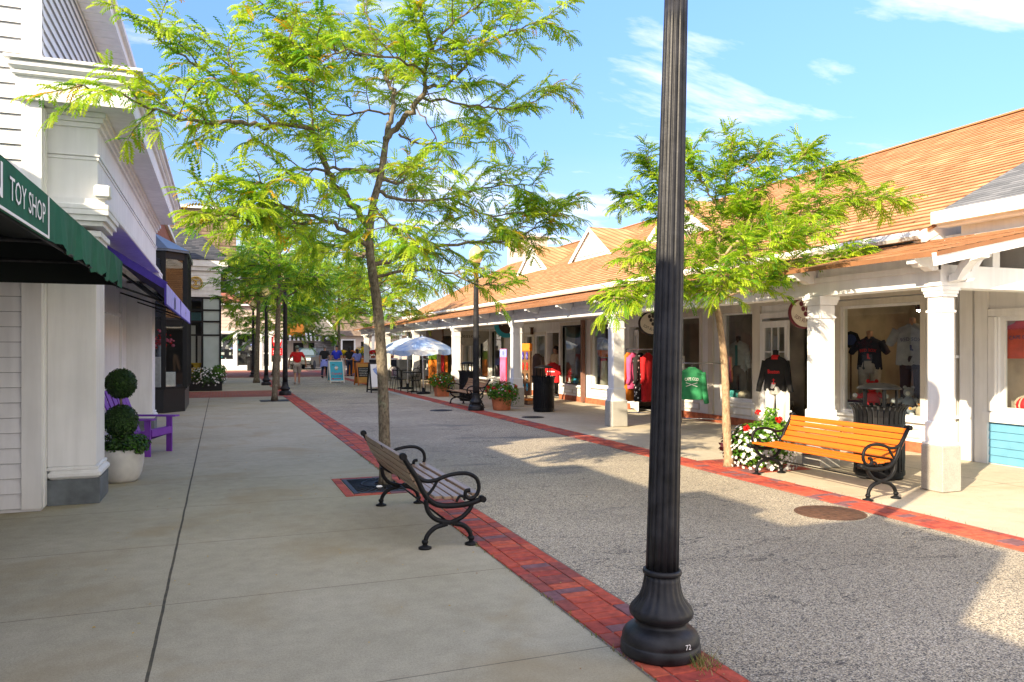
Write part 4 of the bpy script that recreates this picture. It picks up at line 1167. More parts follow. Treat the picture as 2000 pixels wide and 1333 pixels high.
mb = MB(); wall_grid(mb, lambda u, v, d: (u, 70+d, v), 3.0, 8.3, 0, 3.3, [(6.0, 6.9, .9, 2.1), (7.3, 7.9, .9, 2.1), (4.3, 5.4, 0, 2.2)], 0, .3); mb.quad((3, 70.3, 0), (8.3, 70.3, 0), (8.3, 70.3, 2.5), (3, 70.3, 2.5), 1); mb.build('wall', [M['pinkcream'], M['interior_dk']], hb, HB)
mb = MB(); mb.poly([(2.8, 69.6, 3.25), (8.5, 69.6, 3.25), (8.5, 73, 5.2), (2.8, 73, 5.2)], 0, uv=[(0, 0), (5.7, 0), (5.7, 4), (0, 4)]); mb.build('roof', M['shake'], hb, HB)
awn('striped_awning', 'black and white striped awning behind the parked car', 5.2, 8.2, 69.9, 2.55, 3.35, 1.0, [M['letterwhite'], M['blackcloth']], 17)
awn('orange_awning', 'bright orange awning left of the striped awning', 3.3, 6.6, 67.2, 2.95, 3.7, 1.2, [M['orangecloth']], 0)
GG = (9, 69, 0)
gs = thing('gabled_cottage', 'grey shake gabled cottage with small dark oval sign awning', 'building', GG)
mb = MB(); mb.poly([(7.9, 69, 0), (9.5, 69, 0), (9.5, 69, 3.1), (8.6, 69, 4.3), (7.7, 69, 4.0), (7.7, 69, 0)], 0, uv=[(0, 0), (1.6, 0), (1.6, 3), (.8, 4.3), (0, 4), (0, 0)]); mb.build('wall', M['greyshake'], gs, GG)
mb = MB(); mb.obox((8.5, 68.9, 4.35), (9.75, 68.9, 2.95), .12, .14); mb.box(9.42, 9.58, 68.92, 69.0, .05, 3.1); mb.build('rake_board', M['white'], gs, GG)
mb = MB(); mb.box(8.35, 9.2, 68.3, 68.95, 2.25, 2.7); mb.build('sign_awning', M['ink'], gs, GG)
mb = MB(); mb.lathe([(.22, 0), (.22, .02)], n=16, sy=.55); g2 = MB(); g2.add(mb, frame((8.78, 68.29, 2.5), (1, 0, 0), (0, 0, 1))); g2.build('sign_oval', M['letterwhite'], gs, GG)
FG = (11.5, 68, 0)
fg = thing('open_front_shop', 'low cream shop with wide white framed opening behind the flower stall', 'building', FG)
mb = MB(); wall_grid(mb, lambda u, v, d: (u, 67.5+d, v), 9.45, 18, 0, 2.75, [(9.9, 10.9, .1, 2.3), (11.5, 12.3, .7, 2.2), (12.8, 13.6, .7, 2.2)], 0, .3); mb.quad((9.45, 68, 0), (18, 68, 0), (18, 68, 2.6), (9.45, 68, 2.6), 1); mb.build('wall', [M['pinkcream'], M['interior_dk']], fg, FG)
mb = MB()
for (a, b, c, d_) in ((9.78, 9.9, .1, 2.42), (10.9, 11.02, .1, 2.42), (9.9, 10.9, 2.3, 2.42)): mb.box(a, b, 67.42, 67.5, c, d_)
mb.build('opening_frame', M['white'], fg, FG)
mb = MB(); mb.poly([(9.3, 67, 2.7), (18.2, 67, 2.7), (18.2, 71, 4.6), (9.3, 71, 4.6)], 0, uv=[(0, 0), (9, 0), (9, 4.4), (0, 4.4)]); mb.build('roof', M['shake'], fg, FG)
mb = MB()
for x in (10.25, 10.8, 11.9, 12.9): mb.box(x-.09, x+.09, 58-.09, 58.09, 0, 2.6)
mb.box(9.9, 13.2, 57.85, 58.15, 2.6, 2.85)
tag(mb.build('pergola', M['greyshirt'], None, (11.5, 58, 0)), 'weathered grey pergola of posts and beam behind the flower stall', 'pergola')
# ------------------------------------------------------------------ street lamps
def lamp(label, loc, tilt=None, number=False):
    t = thing('street_lamp', label, 'street lamp', loc, 0, 'black fluted lamp posts along the street')
    mb = MB(); n = 96
    prof = [(.205, 0), (.214, .01), (.214, .055), (.208, .062), (.204, .066), (.208, .075), (.205, .10), (.192, .122), (.168, .142), (.14, .152), (.132, .162), (.131, .178),
            (.150, .186), (.168, .205), (.173, .225), (.166, .245), (.146, .27), (.122, .30), (.107, .34), (.098, .39), (.095, .42)]
    def fl(k, a):
        if k < 15: return 1.0
        return 1-.055*(1-abs(math.cos(a*10)))**1.0*min(1, (k-14)/2)
    mb.lathe(prof, n=n, flute=fl)
    b = mb.build('base', M['lamppaint'], t)
    if number:
        tx = text_mb('72', .026, .035)
        mx = Matrix.Rotation(R(-80), 4, 'Z') @ Matrix.Translation((.2145, 0, 0)) @ frame((0, 0, .082), (0, 1, 0), (-.15, 0, 1))
        g = MB(); g.add(tx, mx); g.build('number', M['letterwhite'], b)
    mb = MB(); mb.lathe([(.094, .42), (.103, .424), (.106, .434), (.103, .446), (.094, .45)], n=48); mb.build('collar', M['lamppaint'], t)
    mb = MB(); zs = [.45+i*(3.62-.45)/14 for i in range(15)]
    def fs(k, a): return 1-.085*(abs(math.sin(a*8)))**.7
    def fs2(k, a):
        c = math.cos(a*14); return 1-.10*max(0, c)**.8
    mb.lathe([(.0885-.026*(z-.45)/3.2, z) for z in zs], n=112, flute=fs2); mb.build('shaft', M['lamppaint'], t)
    mb = MB(); mb.lathe([(.062, 3.60), (.075, 3.62), (.075, 3.65), (.055, 3.68), (.05, 3.74), (.07, 3.78), (.105, 3.82), (.12, 3.85), (.12, 3.875), (.10, 3.88)], n=32); mb.build('lamp_holder', M['lamppaint'], t)
    mb = MB(); mb.lathe([(.10, 3.88), (.145, 3.93), (.175, 4.0), (.188, 4.07), (.182, 4.14), (.155, 4.22), (.11, 4.28), (.06, 4.32), (.03, 4.335), (.036, 4.35), (.02, 4.37), (.004, 4.385)], n=32); mb.build('globe', M['globe'], t)
    if tilt: t.rotation_euler = tilt
    return t
L1 = lamp('large black fluted lamp post in the foreground, numbered 72 on its base', (2.225, 3.60, .006), (R(-.2), R(1.75), 0), True)
def copy_lamp(loc, label):
    r = dup(L1, loc, random.Random(int(loc[1])).uniform(0, 1), label)
    for c in r.children:
        if c.name.startswith('base'):
            for g in list(c.children): bpy.data.objects.remove(g)
    return r
copy_lamp((6.30, 19.25, .006), 'black lamp post with amber globe on the right brick edging by the brown bench')
copy_lamp((2.12, 27.9, .006), 'black lamp post standing behind the thin tree trunk on the left edging')
copy_lamp((1.9, 35.6, .006), 'black lamp post with pale globe to the left of the man in red')
copy_lamp((1.75, 46.0, .006), 'farthest black lamp post with amber globe near the white storefront')

# ------------------------------------------------------------------ benches
def bench(label, loc, rz, slat):
    t = thing('park_bench', label, 'bench', loc, rz, 'slatted benches with scrolled iron ends')
    HL = .92
    def back_x(z): return -.13-.20*(z-.40)/.34-.03*math.sin((z-.4)/.34*PI)
    mb = MB()
    for k in range(5):
        z = .435+k*.066; zb = z+.055
        a0, a1 = V((back_x(z), 0, z)), V((back_x(zb), 0, zb))
        nrm = V((a1.z-a0.z, 0, -(a1.x-a0.x))).normalized()*.013
        rings = [[(p.x+o.x, y, p.z+o.z) for p, o in ((a0, -nrm), (a1, -nrm), (a1, nrm), (a0, nrm))] for y in (-HL, HL)]
        mb.loft(rings, 0, True)
    mb.build('backrest', slat, t)
    mb = MB()
    for k in range(5):
        x = -.09+k*.082; z = .385+.012*(k-2)**2*.25+(.006 if k == 4 else 0)
        mb.box(x, x+.066, -HL, HL, z, z+.026, bev=.005)
    mb.build('seat', slat, t)
    for s in (-1, 1):
        y = s*HL; mb = MB()
        T = lambda pts, r, n=8: mb.tube(bez([(a, y, b) for a, b in pts], 6), r, n)
        T([(-.345, .755), (-.30, .68), (-.235, .58), (-.19, .48), (-.13, .395), (-.04, .345), (.10, .335), (.22, .345), (.31, .37)], [.021, .024])
        mb.ball((-.352, y, .765), .032, n=10); mb.ball((.325, y, .375), .03, n=10)
        mb.tube([(-.352, y-.035, .765), (-.352, y+.035, .765)], .028, 10); mb.tube([(.328, y-.04, .375), (.328, y+.04, .375)], .026, 10)
        # armrest loop with scroll
        T([(-.245, .60), (-.17, .555), (-.08, .555), (.0, .582), (.10, .60), (.20, .595), (.275, .55), (.298, .475), (.275, .41), (.22, .385), (.18, .41), (.185, .45), (.22, .455)], [.017, .017])
        T([(-.19, .50), (-.155, .44), (-.10, .49), (-.06, .56)], .013); T([(.10, .365), (.13, .41), (.175, .40), (.165, .375)], .012)
        # sling under the seat
        T([(-.16, .40), (-.145, .31), (-.08, .235), (.03, .20), (.06, .20), (.15, .235), (.22, .30), (.24, .36)], .020)
        mb.box(-.03, .11, y-.022, y+.022, .185, .215, 0, .006)
        mb.build('end_frame', M['blackmetal'], t)
        for pts in (((.02, .19), (-.08, .165), (-.145, .11), (-.165, .05), (-.168, .0)), ((.07, .19), (.16, .165), (.215, .11), (.228, .05), (.23, .0))):
            mb = MB(); mb.tube(bez([(a, y, b) for a, b in pts], 6), [.022, .019], 8)
            px = pts[-1][0]; mb.lathe([(.024, .07), (.029, .055), (.024, .04)], (px, y, 0), 12); mb.lathe([(.055, 0), (.055, .012), (.03, .022), (.022, .03)], (px, y, 0), 14)
            mb.build('leg', M['blackmetal'], t)
    mb = MB(); mb.tube([(.03, -HL, .2), (.03, HL, .2)], .009, 6); mb.obox((back_x(.43)-.018, 0, .42), (back_x(.75)-.018, 0, .75), .022, .007, up=(1, 0, 0)); mb.obox((-.13, 0, .378), (.3, 0, .378), .03, .01)
    mb.build('brace', M['blackmetal'], t)
    return t
bench('weathered brown slatted bench with its back turned, on the left sidewalk', (1.74, 7.07, .002), 0, M['slatold'])
bench('bright orange varnished bench in front of the clothes shop', (6.76, 7.30, .002), PI, M['slat'])
bench('small brown slatted bench behind the lamp post with amber globe', (6.58, 20.9, .002), PI, M['slatmid'])

# ------------------------------------------------------------------ litter bins
def bin_(label, loc, r=.29, h=.92):
    t = thing('litter_bin', label, 'litter bin', loc, 0, 'black slatted bins with hoods')
    mb = MB(); n = 30
    for k in range(n):
        a = 2*PI*k/n; c, s = math.cos(a), math.sin(a); w = r*.70*PI/n
        tx, ty = -s*w, c*w
        rings = []
        for z, rr in ((.06, r*.98), (.30, r), (.62, r), (.78, r*1.0), (.86, r*1.04), (.91, r*1.13), (.925, r*1.20)):
            rings.append([(c*rr-tx, s*rr-ty, z), (c*rr+tx, s*rr+ty, z), (c*(rr-.012)+tx, s*(rr-.012)+ty, z), (c*(rr-.012)-tx, s*(rr-.012)-ty, z)])
        mb.loft(rings, 0, True)
    mb.build('slatted_drum', M['blackmetal'], t)
    for z0, z1, rr in ((.05, .10, r*1.005), (.60, .70, r*1.012)):
        mb = MB(); mb.lathe([(rr, z0), (rr, z1), (rr-.018, z1), (rr-.018, z0), (rr, z0)], n=40, cap=False, sm=False); mb.build('band', M['blackmetal'], t)
    mb = MB(); mb.lathe([(r*.93, .0), (r*.93, .055)], n=30); mb.build('foot', M['blackmetal'], t)
    mb = MB(); mb.lathe([(r*.86, .07), (r*.86, .90), (r*.80, .90), (r*.80, .85)], n=30); mb.build('liner', M['rubber'], t)
    mb = MB()
    for k in range(5):
        a = 2*PI*k/5+.4; mb.box(.20*math.cos(a)-.012, .20*math.cos(a)+.012, .20*math.sin(a)-.012, .20*math.sin(a)+.012, .86, 1.13)
    mb.lathe([(.26, 1.125), (.265, 1.13), (.25, 1.15), (.20, 1.175), (.12, 1.195), (.01, 1.205)], n=32); mb.build('hood', M['blackmetal'], t)
    return t
b0 = bin_('large black slatted bin standing behind the orange bench', (7.86, 7.50, .002), .30)
dup(b0, (7.85, 18.35, .002), 0, 'black slatted bin on the sidewalk left of the concrete column block', (.93, .93, 1))
dup(b0, (7.25, 22.95, .002), .3, 'black slatted bin behind the brown bench by the column', (.93, .93, 1.02))

dup(b0, (2.1, 58.9, .006), .2, 'black slatted bin far off in front of the white storefront', (.93, .93, 1))

# ------------------------------------------------------------------ plants
def leafcloud(mb, c, rad, n, size, mats, rnd, up=.3, shell=.45, flat=1.0):
    for k in range(n):
        while True:
            p = V((rnd.uniform(-1, 1), rnd.uniform(-1, 1), rnd.uniform(-1, 1)))
            if shell < p.length < 1: break
        if p.length > 0: d = p.normalized()
        q = V((c[0]+p.x*rad[0], c[1]+p.y*rad[1], c[2]+p.z*rad[2]))
        nrm = (d+V((rnd.uniform(-.8, .8), rnd.uniform(-.8, .8), rnd.uniform(-.6, .9)+up))).normalized()
        a = nrm.orthogonal().normalized(); a = Matrix.Rotation(rnd.uniform(0, 6.3), 3, nrm) @ a; b = nrm.cross(a)
        s = size*rnd.uniform(.6, 1.35)
        mb.quad(q-a*s, q-b*s*.45, q+a*s, q+b*s*.45+nrm*s*.15, rnd.choice(mats))
def flower(mb, q, nrm, s, m, petals=5):
    nrm = V(nrm).normalized(); a = nrm.orthogonal().normalized(); b = nrm.cross(a); q = V(q)
    pts = []
    for k in range(petals*2):
        r = s*(1 if k % 2 == 0 else .55); an = PI*k/petals
        pts.append(q+a*math.cos(an)*r+b*math.sin(an)*r+nrm*(.12*s if k % 2 == 0 else 0))
    for k in range(petals*2): mb.poly([q, pts[k], pts[(k+1) % (petals*2)]], m)
def head(mb, q, r, m, rnd, n=26):
    for k in range(n):
        d = V((rnd.gauss(0, 1), rnd.gauss(0, 1), rnd.gauss(0, 1))).normalized()
        flower(mb, V(q)+d*r*rnd.uniform(.6, 1), d, r*.45, m, 4)

def topiary():
    t = thing('topiary_planter', 'clipped double ball boxwood topiary in a white bowl planter by the pilaster', 'planter', (-1.15, 10.62, 0))
    t.scale = (.86, .86, .93)
    rnd = random.Random(11)
    mb = MB(); mb.lathe([(.20, 0), (.235, .03), (.275, .12), (.30, .24), (.305, .34), (.298, .43), (.285, .44), (.275, .40), (.01, .39)], n=40); mb.build('bowl', M['bowl'], t)
    mb = MB(); mb.lathe([(.272, .401), (.01, .41)], n=20); mb.build('soil', M['soil'], t)
    mb = MB(); mb.tube(bez([(0, 0, .38), (.01, .01, .8), (-.01, 0, 1.2)]), .018, 8); mb.build('stem', M['bark'], t)
    for z, r in ((1.30, .212), (.80, .235)):
        mb = MB(); mb.ball((0, 0, z), r*.86, n=14, m=0); leafcloud(mb, (0, 0, z), (r, r, r*.96), 2600, .021, (0, 0, 1), rnd, .2, .84); mb.build('clipped_ball', [M['hedge'], M['hedge2']], t)
    mb = MB(); leafcloud(mb, (0.03, 0, .50), (.37, .37, .15), 1700, .03, (0, 0, 1, 2), rnd, .5, .3)
    leafcloud(mb, (.24, -.1, .47), (.16, .2, .11), 350, .028, (0, 1, 2), rnd, .5, .1); mb.build('trailing_leaves', [M['hedge'], M['hedge2'], M['plantgreen']], t)
topiary()

def grass_tuft(mb, c, n, h, spread, m, rnd):
    for k in range(n):
        a = rnd.uniform(0, 6.3); s = rnd.uniform(.3, 1)*spread; hh = h*rnd.uniform(.7, 1.1)
        p0 = V((c[0]+rnd.gauss(0, .02), c[1]+rnd.gauss(0, .02), c[2])); p1 = p0+V((math.cos(a)*s*.4, math.sin(a)*s*.4, hh*.7)); p2 = p0+V((math.cos(a)*s, math.sin(a)*s, hh*.85))
        w = V((-math.sin(a), math.cos(a), 0))*.006
        mb.quad(p0-w, p0+w, p1+w*.8, p1-w*.8, m); mb.poly([p1-w*.8, p1+w*.8, p2], m)
def pot_plant(label, loc, r, h, cols, seed, square=False, pr=.46, ph=.34):
    t = thing('flower_pot', label, 'flower pot', loc, 0, 'terracotta pots of mixed flowers')
    rnd = random.Random(seed)
    mb = MB()
    if square: mb.loft([[(-r*.72, -r*.72, 0), (r*.72, -r*.72, 0), (r*.72, r*.72, 0), (-r*.72, r*.72, 0)], [(-r*.85, -r*.85, h), (r*.85, -r*.85, h), (r*.85, r*.85, h), (-r*.85, r*.85, h)]], 0, True); mb.box(-r*.88, r*.88, -r*.88, r*.88, h-.05, h, 0, .01)
    else: mb.lathe([(r*.80, 0), (r*.86, .03), (r*.95, h*.6), (r, h-.05), (r*1.05, h-.045), (r*1.05, h), (r*.96, h), (r*.93, h-.06), (.01, h-.06)], n=36)
    mb.build('pot', M['terra'], t)
    mb = MB()
    leafcloud(mb, (0, 0, h+.14), (pr, pr, ph*.8), 1500, .04, (0, 0, 1), rnd, .5, .2)
    leafcloud(mb, (.05, .2, h+.10), (pr*.7, pr*.6, ph*.6), 400, .05, (1,), rnd, .5, .2)
    leafcloud(mb, (.1, -.25, h+.02), (pr*.7, pr*.7, ph*.8), 500, .028, (0, 2), rnd, .5, .2)
    grass_tuft(mb, (0, 0, h), 130, .55, .35, 3, rnd); mb.build('foliage', [M['plantgreen'], M['plantlime'], M['hedge2'], M['grassred']], t)
    mb = MB()
    for k in range(95):
        a = rnd.uniform(0, 6.3); ce = rnd.uniform(-.35, 1); rr = pr*1.02*math.sqrt(max(.1, 1-max(0, ce)**2))
        q = (rr*math.cos(a), rr*math.sin(a), h+.12+ph*.8*ce)
        flower(mb, q, (math.cos(a), math.sin(a), .7+ce), rnd.uniform(.018, .032), rnd.choice(range(len(cols))))
    for k in range(7):
        a = rnd.uniform(0, 6.3); head(mb, (pr*.85*math.cos(a), pr*.85*math.sin(a), h+.12+rnd.uniform(.02, .16)), .055, 0, rnd, 18)
    mb.build('blooms', [M[c] for c in cols], t); return t
pot_plant('round terracotta pot of red and pink flowers right of the lamp post', (6.98, 19.15, .002), .27, .36, ('pred', 'ppink', 'pwhite', 'ppink'), 21)
pot_plant('square terracotta pot of red geraniums and purple grass near the umbrellas', (7.05, 25.3, .002), .27, .40, ('pred', 'pred', 'pdark', 'pwhite'), 22, True, .48, .34)

def impatiens():
    t = thing('flower_bed_planter', 'mound of white impatiens and red geraniums beside the orange bench', 'flower bed', (7.02, 8.75, .004))
    t.scale = (.92, .95, .84)
    rnd = random.Random(31); mb = MB()
    leafcloud(mb, (0, 0, .34), (.46, .52, .40), 2100, .036, (0, 0, 1), rnd, .5, .35)
    leafcloud(mb, (.1, -.15, .60), (.30, .36, .22), 800, .045, (1, 1, 0), rnd, .6, .2)
    leafcloud(mb, (-.12, .40, .30), (.28, .22, .30), 420, .05, (2,), rnd, .4, .1)
    for k in range(5):
        x, y = rnd.uniform(-.1, .25), rnd.uniform(-.45, .45)
        for j in range(16): leafcloud(mb, (x, y, .55+j*.027), (.045, .045, .02), 5, .03, (0, 1), rnd)
    mb.build('foliage', [M['plantgreen'], M['plantlime'], M['plum']], t)
    mb = MB()
    for k in range(560):
        a = rnd.uniform(0, 6.3); u = rnd.uniform(-.75, .8); rr = math.sqrt(1-max(0, u)**2)
        q = (.48*rr*math.cos(a), .54*rr*math.sin(a), max(.04, .34+.42*u))
        if rnd.random() < .25 and u > .1: continue
        flower(mb, q, (math.cos(a), math.sin(a), .5+u), rnd.uniform(.024, .036), 0)
    for k in range(5):
        x, y = rnd.uniform(-.1, .25), rnd.uniform(-.45, .45)
        for j in range(9): flower(mb, (x+rnd.gauss(0, .03), y+rnd.gauss(0, .03), .62+j*.04), (-1, -.5, .3), .022, 0)
    for x, y, z in ((-.35, -.12, .66), (.06, .12, .88), (-.02, -.42, .82), (.25, -.48, .74), ):
        head(mb, (x, y, z), .055, 1, rnd, 34)
    mb.build('blooms', [M['pwhite'], M['pred']], t)
impatiens()
# white flower trough by the dark glass front
def trough():
    t = thing('flower_trough', 'black trough of white petunias at the foot of the medallion shop window', 'planter', (-.55, 31.9, .002))
    rnd = random.Random(41); mb = MB(); mb.box(-.62, .62, -.3, .3, 0, .34, 0, .02); mb.build('trough', M['blackframe'], t)
    mb = MB(); leafcloud(mb, (0, 0, .48), (.78, .45, .42), 1500, .05, (0, 0, 1), rnd, .4, .3); leafcloud(mb, (.5, 0, .75), (.3, .3, .25), 350, .06, (2,), rnd); mb.build('foliage', [M['hedge2'], M['hedge'], M['plantgreen']], t)
    mb = MB()
    for k in range(170):
        a = rnd.uniform(0, 6.3); u = rnd.uniform(-.6, .95); rr = math.sqrt(1-u*u*.8)
        flower(mb, (.8*rr*math.cos(a), .47*rr*math.sin(a), .48+.43*u), (math.cos(a), math.sin(a), .5+u), .04, 0)
    mb.build('blooms', [M['pwhite']], t)
trough()

# ------------------------------------------------------------------ purple chair
def adirondack():
    t = thing('adirondack_chair', 'purple wooden adirondack chair behind the topiary', 'chair', (-1.30, 13.30, 0), R(-24))
    m = M['purplewood']; w = .31
    mb = MB()
    for k in range(6):
        y = -.27+k*.108; top = .98+.05*math.cos((k-2.5)*.6)-.02
        a, b = V((-.02, y, .30)), V((-.30, y+(k-2.5)*.012, top)); mb.obox(a, b, .092, .02, up=(1, 0, .4))
    mb.box(-.27, -.23, -.3, .3, .74, .80); mb.build('backrest', m, t)
    mb = MB()
    for k in range(6):
        x = -.02+k*.086; z = .29+.095*k/5; mb.box(x, x+.078, -w, w, z, z+.02)
    mb.box(.485, .507, -w, w, .30, .405); mb.build('seat', m, t)
    for s in (-1, 1):
        mb = MB(); mb.box(-.28, .56, s*.36-.07, s*.36+.07, .555, .578); mb.box(.40, .47, s*.335-.012, s*.335+.012, .44, .555); mb.build('armrest', m, t)
        mb = MB(); mb.box(.40, .49, s*.325-.013, s*.325+.013, 0, .555); mb.build('leg', m, t)
        mb = MB(); mb.obox((.46, s*.295, .345), (-.42, s*.295, .05), .025, .11); mb.build('leg', m, t)
adirondack()

# ------------------------------------------------------------------ tree grate, covers, tree pits
def grate():
    t = thing('tree_grate', 'iron tree grate in a brick border around the foreground tree', 'tree grate', (1.75, 9.2, 0))
    mb = MB(); x0, x1, y0, y1 = 1.30, 2.01, 8.60, 9.80; rnd = random.Random(2)
    def br(a, b, c, d): 
        mb.box(a+.004, b-.004, c+.004, d-.004, .001, .009, rnd.randrange(4))
    n = 6
    for k in range(n):
        br(x0, x0+.10, y0+(y1-y0)*k/n, y0+(y1-y0)*(k+1)/n)
    for k in range(3):
        a, b = x0+.10+(x1-x0-.10)*k/3, x0+.10+(x1-x0-.10)*(k+1)/3; br(a, b, y0, y0+.10); br(a, b, y1-.10, y1)
    mb.build('brick_border', [M['pbrick%d' % i] for i in range(4)], t, (1.75, 9.2, 0))
    mb = MB(); gx0, gx1, gy0, gy1 = 1.41, 2.005, 8.71, 9.69
    mb.quad((gx0, gy0, .0025), (gx1, gy0, .0025), (gx1, gy1, .0025), (gx0, gy1, .0025), 1)
    for a, b, c, d in ((gx0, gx0+.05, gy0, gy1), (gx0+.05, gx1, gy0, gy0+.05), (gx0+.05, gx1, gy1-.05, gy1)): mb.box(a, b, c, d, .003, .012, 2)
    cx, cy = 1.87, 9.25
    for k in range(44):
        an = 2*PI*k/44; r0, r1 = .17, .42
        for (ra, rb) in ((.15, .27), (.30, .62)):
            p = [V((cx+math.cos(an)*r, cy+math.sin(an)*r, .008)) for r in (ra, rb)]
            q = p[1]
            if q.x > gx1 or q.x < gx0+.05 or q.y < gy0+.05 or q.y > gy1-.05:
                # clip radially to the frame
                f = 1.0
                for _ in range(20):
                    q = p[0].lerp(p[1], f)
                    if gx0+.05 <= q.x <= gx1 and gy0+.05 <= q.y <= gy1-.05: break
                    f -= .05
                if f <= 0.1: continue
                p[1] = q
            mb.obox(p[0], p[1], .014, .008)
    for r in (.14, .285):
        pts = [(cx+r*math.cos(2*PI*k/28), cy+r*math.sin(2*PI*k/28), .008) for k in range(29)]
        pts = [p for p in pts if p[0] < gx1]; mb.tube(pts, .011, 5, 0)
    mb.build('grate', [M['blackmetal'], M['soil'], M['ironcover']], t, (1.75, 9.2, 0))
grate()
mb = MB(); mb.box(-.035, .035, -.02, .02, 0, .03, 0, .012); mb.v = [(x+1.74, y+8.95, z+.013) for x, y, z in mb.v]
tag(mb.build('litter_scrap', M['letterwhite'], None, (1.74, 8.95, .01)), 'crumpled white scrap of paper lying on the tree grate', 'litter')
def cover(x, y, r, m, label):
    mb = MB(); mb.lathe([(r, .0005), (r, .007), (r*.93, .0075), (r*.92, .004), (r*.9, .004), (r*.89, .0075), (.01, .0075)], (0, 0, 0), 40)
    for k in range(5): mb.box(-r*.55, r*.55, -r*.5+k*r*.25-.008, -r*.5+k*r*.25+.008, .0072, .0105)
    mb.v = [(a+x, b+y, c) for a, b, c in mb.v]; tag(mb.build('manhole_cover', m, None, (x, y, 0)), label, 'manhole cover', 'round iron covers in the paving')
cover(5.70, 6.05, .34, M['rust'], 'rusty round manhole cover beside the right brick edging in the foreground')
cover(6.95, 16.9, .27, M['ironcover'], 'dark round cover on the right sidewalk near the black bin')
cover(5.45, 19.6, .30, M['ironcover'], 'dark round cover in the paving left of the far lamp post')
def pit(x0, x1, y0, y1, label):
    mb = MB(); rnd = random.Random(int(y0)); y = y0
    while y < y1-.02:
        x = x0
        while x < x1-.02:
            b = min(x+.205, x1); mb.box(x+.003, b-.003, y+.003, min(y+.10, y1)-.003, .001, .008+rnd.uniform(0, .003), rnd.randrange(5)); x = b
        y += .104
    tag(mb.build('brick_tree_pit', [M['pbrick%d' % i] for i in range(5)], None, ((x0+x1)/2, (y0+y1)/2, 0)), label, 'tree pit')
pit(6.50, 7.5, 8.3, 9.5, 'square of red bricks set around the small tree by the white flowers')
mb = MB(); mb.box(1.15, 2.0, 24.6, 25.5, .001, .009, 0, .003); tag(mb.build('tree_grate', M['ironcover'], None, (1.6, 25, 0)), 'dark square tree grate under the thin trunk on the left sidewalk', 'tree grate')

# ------------------------------------------------------------------ sandwich boards
def board(label, loc, rz, w, h, frame_m, build):
    t = thing('sandwich_board', label, 'sign', loc, rz, 'folding sandwich boards in the street')
    lean = .10
    for s in (-1, 1):
        mb = MB()
        P2 = lambda u, v, o=0: (u, s*(.26*(1-v/h)+.01)+s*o, v)
        def bar(a, b, c, d, o0, o1, m=0): mb.loft([[P2(a, c, o0), P2(b, c, o0), P2(b, d, o0), P2(a, d, o0)], [P2(a, c, o1), P2(b, c, o1), P2(b, d, o1), P2(a, d, o1)]], m, True)
        fw = .05
        bar(-w/2, -w/2+fw, 0, h, 0, .03); bar(w/2-fw, w/2, 0, h, 0, .03); bar(-w/2+fw, w/2-fw, h-fw, h, 0, .03); bar(-w/2+fw, w/2-fw, .07, .07+fw, 0, .03)
        mb.build('sign_frame', frame_m, t)
        build(t, s, w, h, P2)
    return t
def fr(s, h, o=.026):
    # plane of the street-facing panel (local), origin bottom centre
    up = V((0, -s*.26/h, 1)).normalized(); rt = V((-s, 0, 0)) if s > 0 else V((1, 0, 0))
    return lambda u, v: frame((u*rt.x, s*(.26*(1-v/h)+.01+o), v), rt, up)
def panel(t, s, w, h, P2, a, b, m, name='panel', inset=.05):
    mb = MB(); mb.quad(P2(-w/2+inset, a, .022), P2(w/2-inset, a, .022), P2(w/2-inset, b, .022), P2(-w/2+inset, b, .022)); return mb.build(name, m, t)
def cupcake(t, s, w, h, P2):
    p = panel(t, s, w, h, P2, .12, h-.05, M['signblue'])
    F = fr(s, h); mb = MB()
    mb.add(text_mb('Cupcake', .10, w*.72, bold=.01), F(0, .40), 0); mb.add(text_mb("CHARLIE'S", .085, w*.75), F(0, .28), 1)
    q = MB(); q.box(-.20, .16, -.012, .012, 0, .001); q.poly([(-.27, 0, .001), (-.18, .05, .001), (-.18, -.05, .001)]); q.poly([(.16, .03, .001), (.2, 0, .001), (.16, -.03, .001)]); mb.add(q, F(0, .20), 0)
    q = MB(); q.poly([(-.05, 0, 0), (.05, 0, 0), (.075, .09, 0), (-.075, .09, 0)]); mb.add(q, F(0, .60), 2)
    q = MB(); q.lathe([(.09, 0), (.09, .001)], n=14, sy=.6); mb.add(q, F(0, .72), 3); q = MB(); q.lathe([(.02, 0), (.02, .002)], n=10); mb.add(q, F(0, .785), 0)
    q = MB(); q.box(-.21, -.08, .86, .89, 0, .001); mb.add(q, F(0, 0) @ Matrix.Identity(4), 4)
    mb.build('lettering', [M['letterred'], mat('cyan_lettering', (.02, .22, .42), .6), M['tan'], M['letterwhite'], M['ink']], p)
board('white framed blue sandwich board with red Cupcake lettering and arrow', (5.1, 36.9, .002), R(8), .70, 1.05, M['white'], cupcake)
def chalk(t, s, w, h, P2):
    panel(t, s, w, h, P2, .12, .36, M['shop_tan']); panel(t, s, w, h, P2, .80, h-.05, M['shop_tan'])
    p = panel(t, s, w, h, P2, .36, .80, M['chalk']); F = fr(s, h); mb = MB(); rnd = random.Random(3)
    for k in range(5):
        x = -.2
        while x < .17:
            l = rnd.uniform(.02, .06); q = MB(); q.box(x, x+l, -.007, .007, 0, .001); mb.add(q, F(0, .72-k*.07)); x += l+.018
    mb.build('chalk_writing', M['letterwhite'], p)
M['shop_tan'] = mat('sign_tan', (.50, .26, .06), .6, var=.15)
board('wooden framed chalkboard sandwich board with tan panels', (5.92, 34.3, .002), R(10), .62, 1.0, M['signwood'], chalk)
